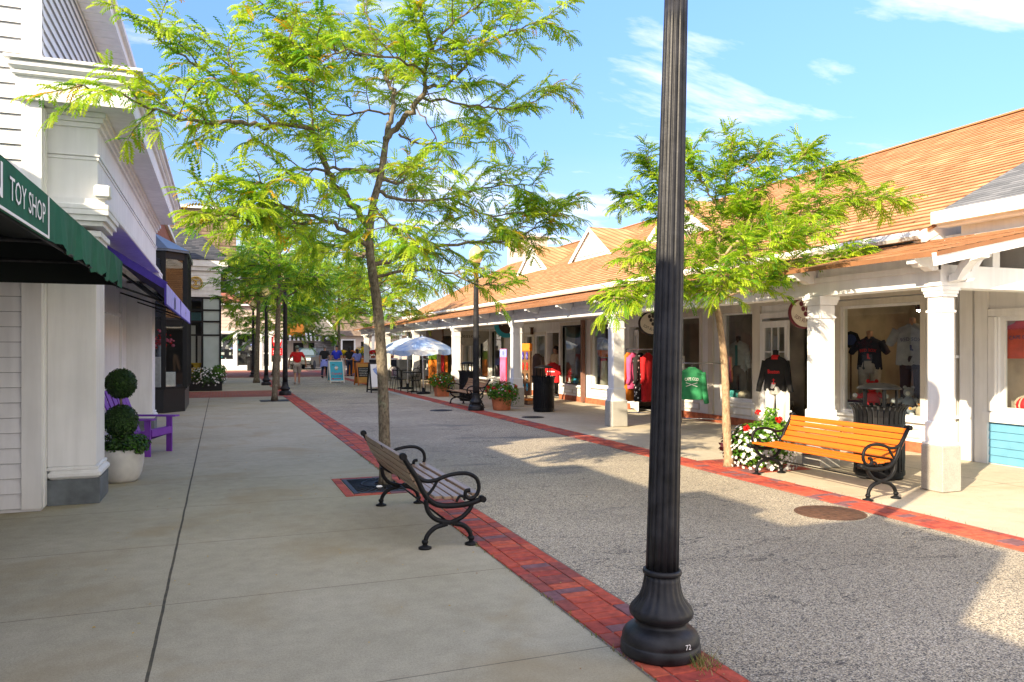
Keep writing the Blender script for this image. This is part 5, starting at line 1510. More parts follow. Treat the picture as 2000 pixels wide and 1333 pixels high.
def whale(t, s, w, h, P2):
    p = panel(t, s, w, h, P2, .2, h-.05, M['letterwhite']); F = fr(s, h); mb = MB()
    q = MB(); q.poly([(-.16, .26, 0), (-.02, .30, 0), (.06, .16, 0), (.14, -.04, 0), (.17, -.22, 0), (.08, -.12, 0), (-.02, .04, 0), (-.10, .12, 0)], 0); q.poly([(-.05, .32, 0), (.08, .38, 0), (.10, .26, 0)], 0); mb.add(q, F(0, .62)); mb.build('blue_design', mat('soft_blue_print', (.22, .32, .60), .6, var=.3, scale=12), p)
board('black framed white sandwich board with blue design beside the tree trunk', (5.42, 28.5, .002), R(6), .58, 1.1, M['blackframe'], whale)
def slate(t, s, w, h, P2): panel(t, s, w, h, P2, .12, h-.05, M['chalk'])
board('small chalkboard sandwich board with red frame near the far storefront', (-.35, 40.6, .002), R(5), .72, .95, M['signwood'], slate)

# ------------------------------------------------------------------ umbrellas, tables, chairs
def umbrella(label, loc, rz):
    t = thing('patio_umbrella', label, 'umbrella', loc, rz, 'sky print patio umbrellas')
    mb = MB(); n = 8; r = 1.12
    pts = lambda rr, z: [(rr*math.cos(2*PI*k/n), rr*math.sin(2*PI*k/n), z) for k in range(n)]
    sub = 4
    rings = []
    for q in range(6):
        f = q/5; rr = .03+(r-.03)*f; z = 2.06-.46*(.45*f+.55*f*f)
        rg = []
        for k in range(n):
            for j in range(sub):
                a0, a1 = 2*PI*k/n, 2*PI*(k+1)/n; p = V((math.cos(a0), math.sin(a0), 0)).lerp(V((math.cos(a1), math.sin(a1), 0)), j/sub)
                rg.append((p.x*rr, p.y*rr, z-.03*f*math.sin(PI*j/sub)))
        rings.append(rg)
    rings.reverse(); mb.loft(rings, 0, False, True)
    v = []
    top = rings[0]
    low = [(x*1.005, y*1.005, z-.16-.03*math.sin(PI*(k % sub)/sub)) for k, (x, y, z) in enumerate(top)]
    mb.loft([low, top], 0, False, False); mb.build('canopy', M['umbrella'], t)
    mb = MB(); mb.tube([(0, 0, .05), (0, 0, 2.05)], .02, 8); mb.ball((0, 0, 2.09), .03, n=8); mb.build('pole', M['letterwhite'], t)
    mb = MB()
    for k in range(n):
        a = 2*PI*k/n; mb.tube([(0, 0, 1.98), (r*.98*math.cos(a), r*.98*math.sin(a), 1.60)], .008, 4)
    mb.build('rib', M['letterwhite'], t)
    mb = MB(); mb.lathe([(.25, 0), (.25, .05), (.06, .09), (.05, .22)], n=20); mb.build('base', M['blackframe'], t); return t
u0 = umbrella('sky patterned white and blue umbrella nearest the camera over black tables', (6.82, 26.9, .002), .25); u0.rotation_euler = (0, R(-1.5), .25)
dup(u0, (7.05, 30.4, .002), .6, 'sky patterned umbrella behind and left of the nearer one')
def bistro():
    t = thing('bistro_table', 'round black metal table under the nearer umbrella', 'table', (6.75, 28.2, .002), 0, 'black metal tables')
    mb = MB(); mb.lathe([(.38, .72), (.385, .725), (.385, .745), (.38, .75)], n=28); mb.build('tabletop', M['blackmetal'], t)
    mb = MB(); mb.tube([(0, 0, .02), (0, 0, .72)], .025, 8); mb.lathe([(.22, 0), (.22, .015), (.04, .05)], n=20); mb.build('pedestal', M['blackmetal'], t); return t
tb_ = bistro(); dup(tb_, (6.95, 31.0, .002), 0, 'round black metal table under the farther umbrella')
def chair(label, loc, rz):
    t = thing('bistro_chair', label, 'chair', loc, rz, 'black metal bistro chairs')
    mb = MB(); mb.lathe([(.21, .44), (.215, .45), (.21, .465)], n=20); mb.build('seat', M['blackmetal'], t)
    for a in (45, 135, 225, 315):
        mb = MB(); c, s = math.cos(R(a)), math.sin(R(a)); mb.tube([(c*.18, s*.18, .44), (c*.25, s*.25, 0)], .011, 6); mb.build('leg', M['blackmetal'], t)
    mb = MB(); mb.tube(bez([(-.16, -.17, .45), (-.22, -.18, .75), (-.24, -.1, .88), (-.25, 0, .91), (-.24, .1, .88), (-.22, .18, .75), (-.16, .17, .45)]), .012, 6)
    for k in range(5):
        y = -.12+k*.06; mb.tube([(-.18, y, .46), (-.235, y, .86)], .007, 5)
    mb.build('backrest', M['blackmetal'], t); return t
c0 = chair('black metal chair on the street side of the nearer table', (6.62, 27.5, .002), R(100))
for loc, rz, lb_ in (((7.35, 28.3, .002), R(185), 'black metal chair between the nearer table and the column'), ((6.45, 28.95, .002), R(-60), 'black metal chair behind the nearer table'), ((6.55, 30.4, .002), R(60), 'black metal chair beside the farther table'), ((7.5, 31.2, .002), R(190), 'black metal chair tucked in behind the farther table')):
    dup(c0, loc, rz, lb_)

# ------------------------------------------------------------------ hanging signs
def oval_sign(label, p, rz, w, h, grapes, txt, arcd, edge, face, ink):
    t = thing('hanging_sign', label, 'sign', p, rz)
    mb = MB(); mb.lathe([(1, -.022), (1.0, .022)], n=40); g = MB(); g.add(mb, frame((0, 0, 0), (1, 0, 0), (0, 0, 1)) @ Matrix.Diagonal((w/2, h/2, 1, 1))); pl_ = g.build('sign_board', edge, t)
    for s in (-1, 1):
        mb = MB(); mb.lathe([(1, 0), (1.0, .004)], n=40); Fm = frame((0, s*.024, 0), (-s, 0, 0), (0, 0, 1)); g = MB(); g.add(mb, Fm @ Matrix.Diagonal((w/2-.03, h/2-.03, 1, 1)), 0)
        g.build('sign_face', face, pl_)
        g = MB(); F2 = frame((0, s*.031, 0), (-s, 0, 0), (0, 0, 1))
        if grapes:
            for gx, gy in ((-.09, .15), (.0, .16), (.09, .14), (-.05, .07), (.045, .065), (0, -.015)):
                q = MB(); q.lathe([(.042, 0), (.042, .002)], (gx, gy, 0), 14); g.add(q, F2)
            q = MB(); q.poly([(-.1, .2, 0), (0, .24, 0), (.12, .21, 0), (.02, .19, 0)]); g.add(q, F2)
        g.add(text_mb(txt, 0.07 if grapes else .09, w*.80, arc=arcd), F2 @ Matrix.Translation((0, -h*.30 if grapes else 0, 0)))
        g.build('lettering', ink, pl_)
    mb = MB(); mb.tube([(-.12, 0, h/2-.03), (-.12, 0, h/2+.16)], .008, 5); mb.tube([(.12, 0, h/2-.03), (.12, 0, h/2+.16)], .008, 5); mb.build('hanger', M['blackmetal'], t)
    return t
oval_sign('oval cream grape sign hanging above the shop door beside the double column', PX(1571, 612, 9.05), R(0), .64, .52, True, 'SOFT AS A GRAPE', -.36, M['maroon'], M['signcream'], M['maroon'])
oval_sign('oval grape sign hanging left of the foreground lamp post', PX(1274, 632, 9.0), R(0), .70, .54, True, 'SOFT AS A GRAPE', -.38, M['ink'], M['signcream'], M['ink'])
def ring_sign():
    p = PX(990, 634, 9.1); t = thing('hanging_sign', 'round teal ringed brown sign lettered gelato beside a column', 'sign', p)
    for r, m, nm, o in ((.46, M['signteal'], 'sign_ring', 0), (.31, M['signbrown'], 'sign_face', .012)):
        mb = MB(); mb.lathe([(r, -.02-o), (r, .02+o)], n=40); g = MB(); g.add(mb, frame((0, 0, 0), (1, 0, 0), (0, 0, 1))); g.build(nm, m, t)
    g = MB(); g.add(text_mb('gelato', .13, .46), frame((0, -.035, .0), (1, 0, 0), (0, 0, 1))); g.build('lettering', M['letterwhite'], t)
ring_sign()
def arch_sign():
    p = PX(918, 655, 9.3); t = thing('arched_sign', 'pale arched desserts sign hanging behind the far lamp post', 'sign', p)
    mb = MB(); pts = [(-.8, 0)]+[(.8*-math.cos(PI*k/12), -.42*math.sin(PI*k/12)) for k in range(1, 12)]+[(.8, 0), (.8, .16), (-.8, .16)]
    mb.prism(pts, lambda u, v, tt: (u, tt, v), -.02, .02); mb.build('sign_board', mat('sign_grey', (.36, .34, .29), .6), t)
    g = MB(); g.add(text_mb('desserts', .15, .85), frame((0, -.025, -.10), (1, 0, 0), (0, 0, 1))); g.build('lettering', M['ink'], t)
arch_sign()
def fascia_sign():
    p = PX(850, 655, 9.6); t = thing('wooden_sign', 'dark brown carved sign board above the shadowed doorway by the umbrellas', 'sign', p)
    mb = MB(); mb.box(-.06, .0, -1.5, 1.5, -.28, .28, 0, .02); mb.build('sign_board', M['shop_wood'], t)
fascia_sign()
# ------------------------------------------------------------------ garments and mannequins
def shirt_mb(w=.46, h=.66, arm=.55, depth=.20, splay=.35, sleeve_r=.065, rnd=None, hang=False, vneck=False):
    """upright garment, origin at the collar, x = across, -y = front"""
    rnd = rnd or random.Random(1); mb = MB(); n = 24
    prof = [(-h, .46, .52), (-h*.96, .48, .56), (-h*.7, .455, .52), (-h*.45, .45, .50), (-h*.22, .49, .50), (-.10, .50, .44), (-.04, .40, .34), (.0, .21, .26), (.03, .15, .24)]
    rings = []
    for z, a, b in prof:
        rings.append([(w*a*math.copysign(abs(math.cos(t))**.75, math.cos(t))+.008*math.sin(5*t+z*9)*(z < -.1), depth*b*math.copysign(abs(math.sin(t))**.8, math.sin(t))+.010*math.sin(7*t+z*14)*(z < -.15), z) for t in [2*PI*k/n for k in range(n)]])
    mb.loft(rings, 0, False, True)
    for s in (-1, 1):
        p0 = V((s*w*.40, 0, -.085)); d = V((s*splay, -.10 if not hang else 0, -1)).normalized()
        pts = [p0, p0+d*arm*.25, p0+d*arm*.55+V((0, -.01, 0)), p0+d*arm*.8+V((0, -.03, 0)), p0+d*arm]
        mb.tube(pts, [sleeve_r*1.25, sleeve_r*1.1, sleeve_r*.95, sleeve_r*.85, sleeve_r*.78], 10)
    return mb
def trousers_mb(h=.95, w=.19, r=.085):
    mb = MB()
    mb.lathe([(w*.95, -.22), (w*1.0, -.10), (w*.9, 0)], n=18, sy=.62)
    for s in (-1, 1): mb.tube([(s*w*.52, 0, -.12), (s*w*.55, -.01, -h*.45), (s*w*.58, .0, -h)], [r*1.2, r, r*.85], 12)
    return mb
def mannequin(label, loc, rz, shirt_kw, sm, tm, scale=1, neck=None, print_=None, head=False, th=.95, collar=None):
    t = thing('mannequin', label, 'mannequin', loc, rz, 'dressed mannequins of the clothes shop')
    zs = 1.45*scale
    mb = MB(); mb.lathe([(.055, zs-.02), (.05, zs+.06), (.055, zs+.12), (.02, zs+.135)], n=14); mb.tube([(0, 0, .02), (0, 0, zs-.3)], .014, 8); mb.lathe([(.16, 0), (.16, .015), (.02, .03)], n=20)
    mb.build('stand', neck or M['blackcloth'], t)
    g = MB(); g.add(shirt_mb(**shirt_kw), Matrix.Translation((0, 0, zs)) @ Matrix.Scale(scale, 4)); sh = g.build('shirt', sm, t)
    if collar:
        g = MB(); g.lathe([(.11, -.05), (.085, .0), (.075, .035)], (0, 0, zs), 18, sy=.8); g.build('collar', collar, sh)
    if print_:
        g = MB(); print_(g, zs); g.build('print', print_.mats, sh)
    if tm:
        g = MB(); g.add(trousers_mb(th), Matrix.Translation((0, 0, zs-shirt_kw.get('h', .66)*scale+.16))); g.build('trousers', tm, t)
    return t
def printer(items, mats, y=-.125):
    def f(g, zs):
        for txt, z, h, w, m, arc_ in items:
            if isinstance(txt, str): g.add(text_mb(txt, h, w, m=m, bold=.012, arc=arc_), frame((0, y, zs+z), (1, 0, 0), (0, 0, 1)))
            else: g.add(txt, frame((0, y, zs+z), (1, 0, 0), (0, 0, 1)))
    f.mats = mats; return f
sock = MB(); sock.poly([(-.02, .05, 0), (.012, .05, 0), (.014, -.01, 0), (.04, -.03, 0), (.03, -.05, 0), (-.015, -.04, 0)])
anchor = MB(); anchor.box(-.008, .008, -.05, .05, 0, .001); anchor.box(-.03, .03, .02, .03, 0, .001); anchor.poly([(-.05, -.02, 0), (-.03, -.05, 0), (0, -.06, 0), (.03, -.05, 0), (.05, -.02, 0), (.02, -.04, 0), (-.02, -.04, 0)])
face = R(-58)     # turned toward the street
mannequin('black hooded sweatshirt with red script and white trousers on a mannequin in the doorway', (10.02, 12.05, .03), face, dict(w=.46, h=.66, arm=.60, splay=.22), M['blackcloth'], M['whitecloth'], 1.0,
          print_=printer([('Boston', -.32, .075, .22, 0, 0), (anchor, -.47, 0, 0, 0, 0)], [M['letterred']]), collar=M['red'])
mannequin('white open shirt over teal top and khaki trousers on a mannequin behind glass', (10.85, 14.28, .45), face, dict(w=.46, h=.74, arm=.56, splay=.18), M['whitecloth'], M['khaki'], .92, print_=printer([('I', -.52, .45, .06, 0, 0)], [M['teal']]))
mannequin('navy sports t-shirt with red arched lettering on a mannequin in the big window', (10.95, 10.66, .45), face, dict(w=.46, h=.60, arm=.24, splay=.7, sleeve_r=.075), M['navy'], M['khaki'], .95, M['skin'],
          printer([('RED SOX', -.24, .05, .26, 0, .5), (sock, -.33, 0, 0, 0, 0)], [M['letterred']]))
mannequin('grey sports t-shirt with navy lettering on a tall mannequin in the big window', (10.9, 9.70, .55), face, dict(w=.52, h=.66, arm=.26, splay=.6, sleeve_r=.085), M['greyshirt'], M['navy'], 1.02, M['skin'],
          printer([('RED SOX', -.26, .06, .30, 0, .6), (sock, -.38, 0, 0, 1, 0)], [M['letternavy'], M['letterred']]))
sh = thing('hanging_tshirt', 'coral red t-shirt with navy lettering hanging in the right edge window', 't-shirt', (10.6, 7.60, 2.0), face)
shirt_mb(.44, .50, .22, .16, .9, .07).build('shirt', M['coral'], sh)
mb = MB(); mb.add(text_mb('CAPE COD', .05, .27, bold=.01, arc=.6), frame((0, -.095, -.22), (1, 0, 0), (0, 0, 1))); mb.build('print', M['letternavy'], sh)
mb = MB()
for s in (-1, 1):
    d = V((s*.9, -.1, -1)).normalized(); p = V((s*.176, 0, -.085)); mb.tube([p+d*.15, p+d*.225], .064, 10)
mb.build('sleeve', M['letternavy'], sh)
# plush toy and goods in the window
def plush(label, loc, m1, m2, s=1, rz=0):
    t = thing('plush_toy', label, 'plush toy', loc, rz)
    mb = MB(); mb.ball((0, 0, .17*s), .11*s, .09*s, .17*s); mb.ball((0, -.01, .40*s), .085*s)
    for q in (-1, 1):
        mb.tube([(q*.09*s, 0, .28*s), (q*.17*s, -.05*s, .24*s), (q*.21*s, -.10*s, .26*s)], [.04*s, .035*s, .045*s], 8); mb.tube([(q*.05*s, -.05*s, .06*s), (q*.08*s, -.20*s, .04*s)], [.05*s, .045*s], 8); mb.ball((q*.06*s, 0, .48*s), .03*s, n=8)
    mb.build('body', m1, t)
    mb = MB(); mb.ball((0, -.085*s, .385*s), .038*s, n=8)
    for q in (-1, 1): mb.ball((q*.215*s, -.115*s, .26*s), .04*s, n=8); mb.ball((q*.085*s, -.225*s, .045*s), .045*s, n=8)
    mb.build('paws', m2, t); return t
plush('red plush lobster toy sitting in the big window behind the bin', (10.64, 10.30, .52), M['pinkred'] if 'pinkred' in M else M['red'], M['whitecloth'], 1.15, face)
plush('grey and white plush bear sitting low in the right of the big window', (10.62, 9.52, .52), M['greyshirt'], M['whitecloth'], 1.0, face)
plush('small tan plush toy in the bottom corner of the big window', (10.5, 9.20, .52), M['tan'], M['orangecloth'], .6, face)
mb = MB(); mb.box(-.14, .14, -.10, .10, 0, .20, 0, .02); 
pb = thing('gift_box', 'dark box with red emblem on the sill in the big window', 'box', (10.6, 10.66, .52), face); mb.build('box', M['navy'], pb)
mb = MB(); mb.box(-.10, .10, -.105, -.102, .04, .16); q_ = mb.build('box_panel', M['whitecloth'], pb); mb = MB(); mb.add(sock, frame((0, -.108, .10), (1, 0, 0), (0, 0, 1))); mb.build('emblem', M['letterred'], q_)
def paddle(label, loc, m):
    t = thing('paddle', label, 'paddle', loc, face); mb = MB(); mb.tube([(0, 0, 0), (0, 0, .95)], .016, 8); mb.build('shaft', M['shop_wood'], t)
    mb = MB(); mb.lathe([(.16, -.012), (.16, .012)], n=8); g = MB(); g.add(mb, frame((0, 0, 1.08), (1, 0, 0), (0, 0, 1))); bl = g.build('blade', M['blackcloth'], t)
    mb = MB(); mb.lathe([(.10, -.018), (.10, .018)], n=16); g = MB(); g.add(mb, frame((0, 0, 1.08), (1, 0, 0), (0, 0, 1))); g.build('emblem', m, bl)
paddle('black paddle shaped bat sign with blue disc at left of the big window', (10.75, 10.90, .72), M['letternavy'])
t = thing('rope_float', 'red net float wrapped in tan rope on the right edge window sill', 'float', (10.52, 7.45, .72))
mb = MB(); mb.ball((0, 0, .13), .17, .15, .13, 16); mb.build('float', M['letterred'], t)
mb = MB()
for k in range(6):
    a = PI*k/6; mb.tube([(.175*math.cos(a)*math.cos(q), .155*math.sin(a)*math.cos(q), .13+.135*math.sin(q)) for q in [2*PI*j/16 for j in range(17)]], .012, 5)
mb.lathe([(.17, .0), (.2, .02), (.17, .04)], n=20); mb.build('rope', M['tan'], t)
mb = MB(); mb.box(10.48, 10.75, 14.0, 14.35, .52, .72, 0, .03); tag(mb.build('beach_bag', mat('wave_bag', (.10, .45, .42), .7, var=.9, scale=14), None, (10.6, 14.17, .52)), 'teal wave patterned beach bag in the second shop window', 'bag')
mb = MB(); mb.ball((10.6, 13.74, .62), .16, .13, .12); tag(mb.build('straw_hat', M['tan'], None, (10.6, 13.74, .52)), 'tan straw hat on the sill under the white shirt mannequin', 'hat')
t = thing('toy_lighthouse', 'toy lighthouse display with orange roof in the middle window', 'display', (10.65, 20.35, .52))
mb = MB(); mb.lathe([(.12, 0), (.09, .9), (.12, .92), (.12, .96)], n=14); mb.build('tower', M['signcream'], t)
mb = MB(); mb.box(-.16, .16, -.16, .16, 1.0, 1.06); mb.loft([[(-.2, -.2, 1.06), (.2, -.2, 1.06), (.2, .2, 1.06), (-.2, .2, 1.06)], [(-.1, -.1, .86), (.1, -.1, .86), (.1, .1, .86), (-.1, .1, .86)]], 0, True); mb.build('gallery', M['orange'], t)
mb = MB(); mb.box(-.10, .10, -.10, .10, 1.06, 1.2); mb.loft([[(-.13, -.13, 1.2), (.13, -.13, 1.2), (.13, .13, 1.2), (-.13, .13, 1.2)], [(-.01, -.01, 1.38), (.01, -.01, 1.38), (.01, .01, 1.38), (-.01, .01, 1.38)]], 0, True); mb.build('lantern_room', M['whitecloth'], t)
mb = MB()
for z in (.25, .5, .75): mb.lathe([(.118-.03*z, z), (.115-.03*z, z+.08)], n=14)
mb.build('red_stripe', M['letterred'], t)
# small toys along the window ledges, one thing each
rnd = random.Random(77); k = 0
shapes = [('toy_bucket', 'bucket'), ('toy_boat', 'boat'), ('toy_house', 'house')]
cols = [('letterred', 'red'), ('pyellow', 'yellow'), ('signblue', 'blue'), ('kelly', 'green'), ('whitecloth', 'white'), ('orange', 'orange')]
for y in (21.55, 21.8, 22.05, 22.3, 22.55, 22.8):
    c_, cn = cols[k % 6]; sh_, sn = shapes[k % 3]
    mb = MB(); x = 10.55
    if sn == 'bucket': mb.lathe([(.05, 0), (.075, .14), (.08, .14), (.07, .13)], (x, y, .485), 12); mb.tube(bez([(x, y-.075, .62), (x, y, .72), (x, y+.075, .62)]), .006, 4)
    elif sn == 'boat': mb.loft([[(x-.03, y-.09, .485), (x+.03, y-.09, .485), (x+.03, y+.05, .485), (x-.03, y+.05, .485)], [(x-.05, y-.11, .55), (x+.05, y-.11, .55), (x+.02, y+.12, .55), (x-.02, y+.12, .55)]], 0, True); mb.poly([(x, y-.07, .57), (x, y+.06, .57), (x, y+.03, .78)])
    else: mb.box(x-.06, x+.06, y-.06, y+.06, .485, .60); mb.loft([[(x-.07, y-.07, .60), (x+.07, y-.07, .60), (x+.07, y+.07, .60), (x-.07, y+.07, .60)], [(x-.07, y-.005, .68), (x+.07, y-.005, .68), (x+.07, y+.005, .68), (x-.07, y+.005, .68)]], 0, True)
    pos = ['rightmost', 'second from the right', 'third from the right', 'third from the left', 'second from the left', 'leftmost'][k]
    tag(mb.build(sh_, M[c_], None, (x, y, .485)), '%s toy %s on the tall window ledge, %s of the row' % (cn, sn, pos), 'toy', 'small toys on the window ledge'); k += 1
# ceiling bulbs glowing inside the big window
for p, l_ in (((11.5, 10.1, 2.32), 'glowing warm ceiling lamp at left inside the big window'), ((11.4, 9.1, 2.34), 'glowing warm ceiling lamp at upper right inside the big window')):
    t = thing('ceiling_lamp', l_, 'ceiling lamp', p); mb = MB(); mb.ball((0, 0, 0), .035, n=8); mb.build('bulb', M['bulb'], t); mb = MB(); mb.lathe([(.06, 0), (.05, .1), (.02, .2)], n=12); mb.build('lamp_shade', M['blackcloth'], t)

# ------------------------------------------------------------------ clothes racks
def rack(label, loc, rz, L_, h):
    t = thing('clothes_rack', label, 'clothes rack', loc, rz, 'chrome clothes racks under the arcade')
    mb = MB()
    for s in (-1, 1):
        mb.tube([(s*L_/2, 0, .12), (s*L_/2, 0, h)], .012, 8); mb.tube([(s*L_/2, -.22, .12), (s*L_/2, .22, .12)], .014, 8)
        mb.tube([(s*L_/2, -.2, .12), (s*L_/2, 0, .42)], .008, 6); mb.tube([(s*L_/2, .2, .12), (s*L_/2, 0, .42)], .008, 6)
    mb.tube([(-L_/2, 0, h), (L_/2, 0, h)], .012, 8); mb.tube([(-L_/2, 0, .12), (L_/2, 0, .12)], .012, 8); mb.build('rail', M['steel'], t)
    for sx in (-1, 1):
        for sy in (-1, 1):
            mb = MB(); x, y = sx*L_/2, sy*.21; mb.tube([(x, y, .12), (x, y, .07)], .01, 6); mb.tube([(x-.014, y, .045), (x+.014, y, .045)], .043, 14); mb.build('wheel', M['rubber'], t)
    return t
rack('chrome rolling rack holding the green sweatshirt near the thin tree', (9.72, 14.05, 0), R(-42), .95, 1.32)
rack('chrome rolling rack of red and pink coats left of the foreground lamp post', (9.45, 15.75, 0), R(-36), 1.1, 1.62)
def hung(label, loc, rz, kw, m, cat='coat', extra=None, name='hanging_coat'):
    t = thing(name, label, cat, loc, rz, None); shirt_mb(hang=True, **kw).build('garment', m, t)
    mb = MB(); mb.tube(bez([(-.17, 0, -.03), (0, 0, .03), (.17, 0, -.03)]), .006, 5); mb.tube(bez([(0, 0, .03), (0, 0, .07), (.025, 0, .09), (0, 0, .115)]), .004, 5); mb.build('hanger', M['steel'], t)
    if extra: extra(t)
    return t
def gprint(t):
    g = MB(); g.add(text_mb('CAPE COD', .065, .27, bold=.01, arc=.5), frame((0, -.118, -.25), (1, 0, 0), (0, 0, 1)))
    for s in (-1, 1): g.obox((-s*.12, -.116, -.38), (s*.12, -.116, -.30), .006, .012)
    g.build('print', M['letterwhite'], t)
hung('green sweatshirt printed CAPE COD in white hanging on the rack', (9.44, 14.0, 1.21), R(-38), dict(w=.50, h=.66, arm=.66, splay=.16, sleeve_r=.07, depth=.22), M['kelly'], 'sweatshirt', gprint, 'hanging_sweatshirt')
cx_, cy_ = 9.45, 15.75; ux, uy = math.cos(R(-36)), math.sin(R(-36))
dotm = NT('dotted_cloth'); dotm.set(.85)
v_ = dotm.N('ShaderNodeTexVoronoi'); v_.inputs['Scale'].default_value = 11; dotm.link(dotm.obj(), v_.inputs['Vector'])
dotm.col(dotm.ramp(v_.outputs['Distance'], [(.20, (.75, .75, .75)), (.24, (.015, .012, .012))]))
for k, (off, m, l_) in enumerate(((-.50, M['orange'], 'orange red coat at the left end of the rack'), (-.38, M['pinkcloth'], 'pink coat second from the left on the rack'), (-.22, dotm.m, 'black coat with white spots in the middle of the rack'), (-.05, M['red'], 'bright red coat just left of the lamp post'))):
    hung(l_, (cx_+ux*off, cy_+uy*off, 1.51), R(-36+62), dict(w=.44, h=1.12 if k != 1 else .82, arm=.62, splay=.10, depth=.15, sleeve_r=.06), m)
g = thing('hanging_garment', 'white garment lettered CAPE COD vertically beside the lamp post', 'garment', (9.38, 14.55, 1.55), R(-30))
shirt_mb(w=.30, h=.95, arm=.5, splay=.05, depth=.14).build('garment', M['whitecloth'], g)
mb = MB(); mb.add(text_mb('CAPE COD', .07, .5, bold=.01), frame((.04, -.09, -.55), (0, 0, -1), (1, 0, 0))); mb.build('print', M['ink'], g)
mb = MB(); mb.box(-.08, .08, -.012, .012, .02, .07); mb.tube([(0, 0, .0), (0, 0, .12)], .004, 5); mb.build('hanger', M['steel'], g)

# flip-flop stand and pink banner by the fourth column
t = thing('sandal_rack', 'orange display rack hung with bright flip-flops behind the column', 'display rack', (8.41, 20.95, .003), R(-62))
t.scale = (.62, .8, 1)
mb = MB(); mb.box(-.28, .28, -.06, .06, .25, 1.55, 0, .02); mb.box(-.40, .40, -.30, .30, 0, .12, 0, .02); mb.box(-.03, .03, -.03, .03, .12, .25); mb.build('rack', M['shop_wood'], t)
mb = MB(); mb.box(-.30, .30, -.075, .075, 1.552, 1.78, 0, .02); mb.build('header', M['orange'], t)
mb = MB(); mb.box(-.42, .42, -.32, .32, .122, .16); mb.build('base_board', M['orange'], t)
for k, (m, z) in enumerate((('purple', 1.36), ('letterred', 1.05), ('blackcloth', .74), ('signblue', .44))):
    for s in (-1, 1):
        mb = MB(); x = s*.13
        mb.lathe([(.06, -.008), (.06, .008)], n=14); g2 = MB(); g2.add(mb, frame((x, -.085, z+.06), (1, 0, 0), (0, 0, 1)) @ Matrix.Diagonal((.9, 1.9, 1, 1))); o = g2.build('sandal', M[m], t)
        g2 = MB(); g2.tube(bez([(x-.045, -.098, z), (x, -.13, z+.09), (x+.045, -.098, z)]), .012, 5); g2.build('strap', M[('lilac', 'porange', 'letterwhite', 'pwhite')[k]], o)
t = thing('pink_banner', 'tall pink and purple printed banner standing left of the column', 'banner', (8.60, 23.4, .003), R(-66))
t.scale = (.62, 1, 1)
mb = MB(); mb.box(-.25, .25, -.02, .02, .05, 1.62); mb.build('banner', mat('pink_print', (.52, .16, .34), .6, var=.5, scale=2), t)
mb = MB(); mb.box(-.25, .25, -.024, -.021, 1.35, 1.60); mb.add(text_mb('8', .12, .08), frame((0, -.026, 1.42), (1, 0, 0), (0, 0, 1)), 1)
mb.box(.19, .25, -.025, -.0215, .05, 1.34, 2); mb.build('banner_top', [M['paleblue'], M['ink'], M['letterred']], t)
t = thing('hanging_red_clothes', 'red garment lettered in white hanging in the dark shop doorway', 'garment', (10.1, 22.85, 1.15), R(-55)); shirt_mb(w=.5, h=.62, arm=.3, depth=.2).build('garment', M['red'], t)
mb = MB(); mb.box(-.14, .14, -.125, -.12, -.28, -.25); mb.box(-.1, .1, -.125, -.12, -.42, -.40); mb.build('print', M['letterwhite'], t)
t = thing('dark_jacket', 'dark jacket on a stand between the flip-flop rack and the bin', 'jacket', (8.9, 21.3, 1.45), R(-65)); shirt_mb(w=.42, h=.85, arm=.6, depth=.22).build('garment', mat('dark_camel', (.10, .06, .04), .8), t)
mb = MB(); mb.tube([(0, 0, -1.44), (0, 0, .05)], .012, 6); mb.lathe([(.15, -1.447), (.15, -1.43)], n=16); mb.build('stand', M['steel'], t)
for k, (y, m, l_) in enumerate(((35.3, 'orange', 'orange beach towel hanging in the shadowed doorway, right'), (35.9, 'letterred', 'red beach towel hanging in the shadowed doorway, middle'), (36.5, 'tan', 'tan beach towel hanging in the shadowed doorway, left'))):
    mb = MB(); n = 8
    for q in range(n):
        a, b = y-.25+.5*q/n, y-.25+.5*(q+1)/n; f = lambda v: 10.05+.025*math.sin(v*26)
        mb.quad((f(a), a, .5), (f(b), b, .5), (f(b), b, 1.5), (f(a), a, 1.5), 0, True)
    mb.tube([(10.05, y-.27, 1.5), (10.05, y+.27, 1.5)], .012, 5); tag(mb.build('hanging_towel', M[m], None, (10.05, y, 1.0)), l_, 'towel', 'towels hanging in the doorway')
mb = MB()
for k in range(3):
    mb.poly([(9.2, 36.2, 2.2-.14*k), (9.2, 38.0, 2.2-.14*k), (9.0, 38.0, 2.08-.14*k), (9.0, 36.2, 2.08-.14*k)], k % 2)
tag(mb.build('porch_awning', [M['pyellow'], M['orange']], None, (9.1, 37.1, 2.0)), 'yellow and orange striped awning under the porch beside the tree trunk', 'awning')

# ------------------------------------------------------------------ flower stall
FS = (8.3, 47, 0)
t = thing('flower_stall', 'flower stall table draped in orange and white cloths near the porch end', 'stall', FS)
mb = MB(); mb.box(6.9, 10.2, 46.6, 47.4, .95, 1.02); 
for x in (7.0, 8.5, 10.1):
    for y in (46.7, 47.3): mb.box(x-.03, x+.03, y-.03, y+.03, .006, .95)
mb.build('table', M['whitecloth'], t, FS)
mb = MB(); n = 16
for k in range(n):
    a, b = 7.2+1.1*k/n, 7.2+1.1*(k+1)/n; f = lambda v: 46.56-.02*math.sin(v*40); mb.quad((a, f(a)-.03, .15+.1*math.sin(a*5)), (b, f(b)-.03, .15+.1*math.sin(b*5)), (b, 46.59, 1.0), (a, 46.59, 1.0), 0, True)
mb.build('orange_cloth', M['orangecloth'], t, FS)
mb = MB(); mb.box(8.32, 10.2, 46.57, 46.6, .5, .94); mb.build('dark_skirt', M['chalk'], t, FS)
rnd = random.Random(9)
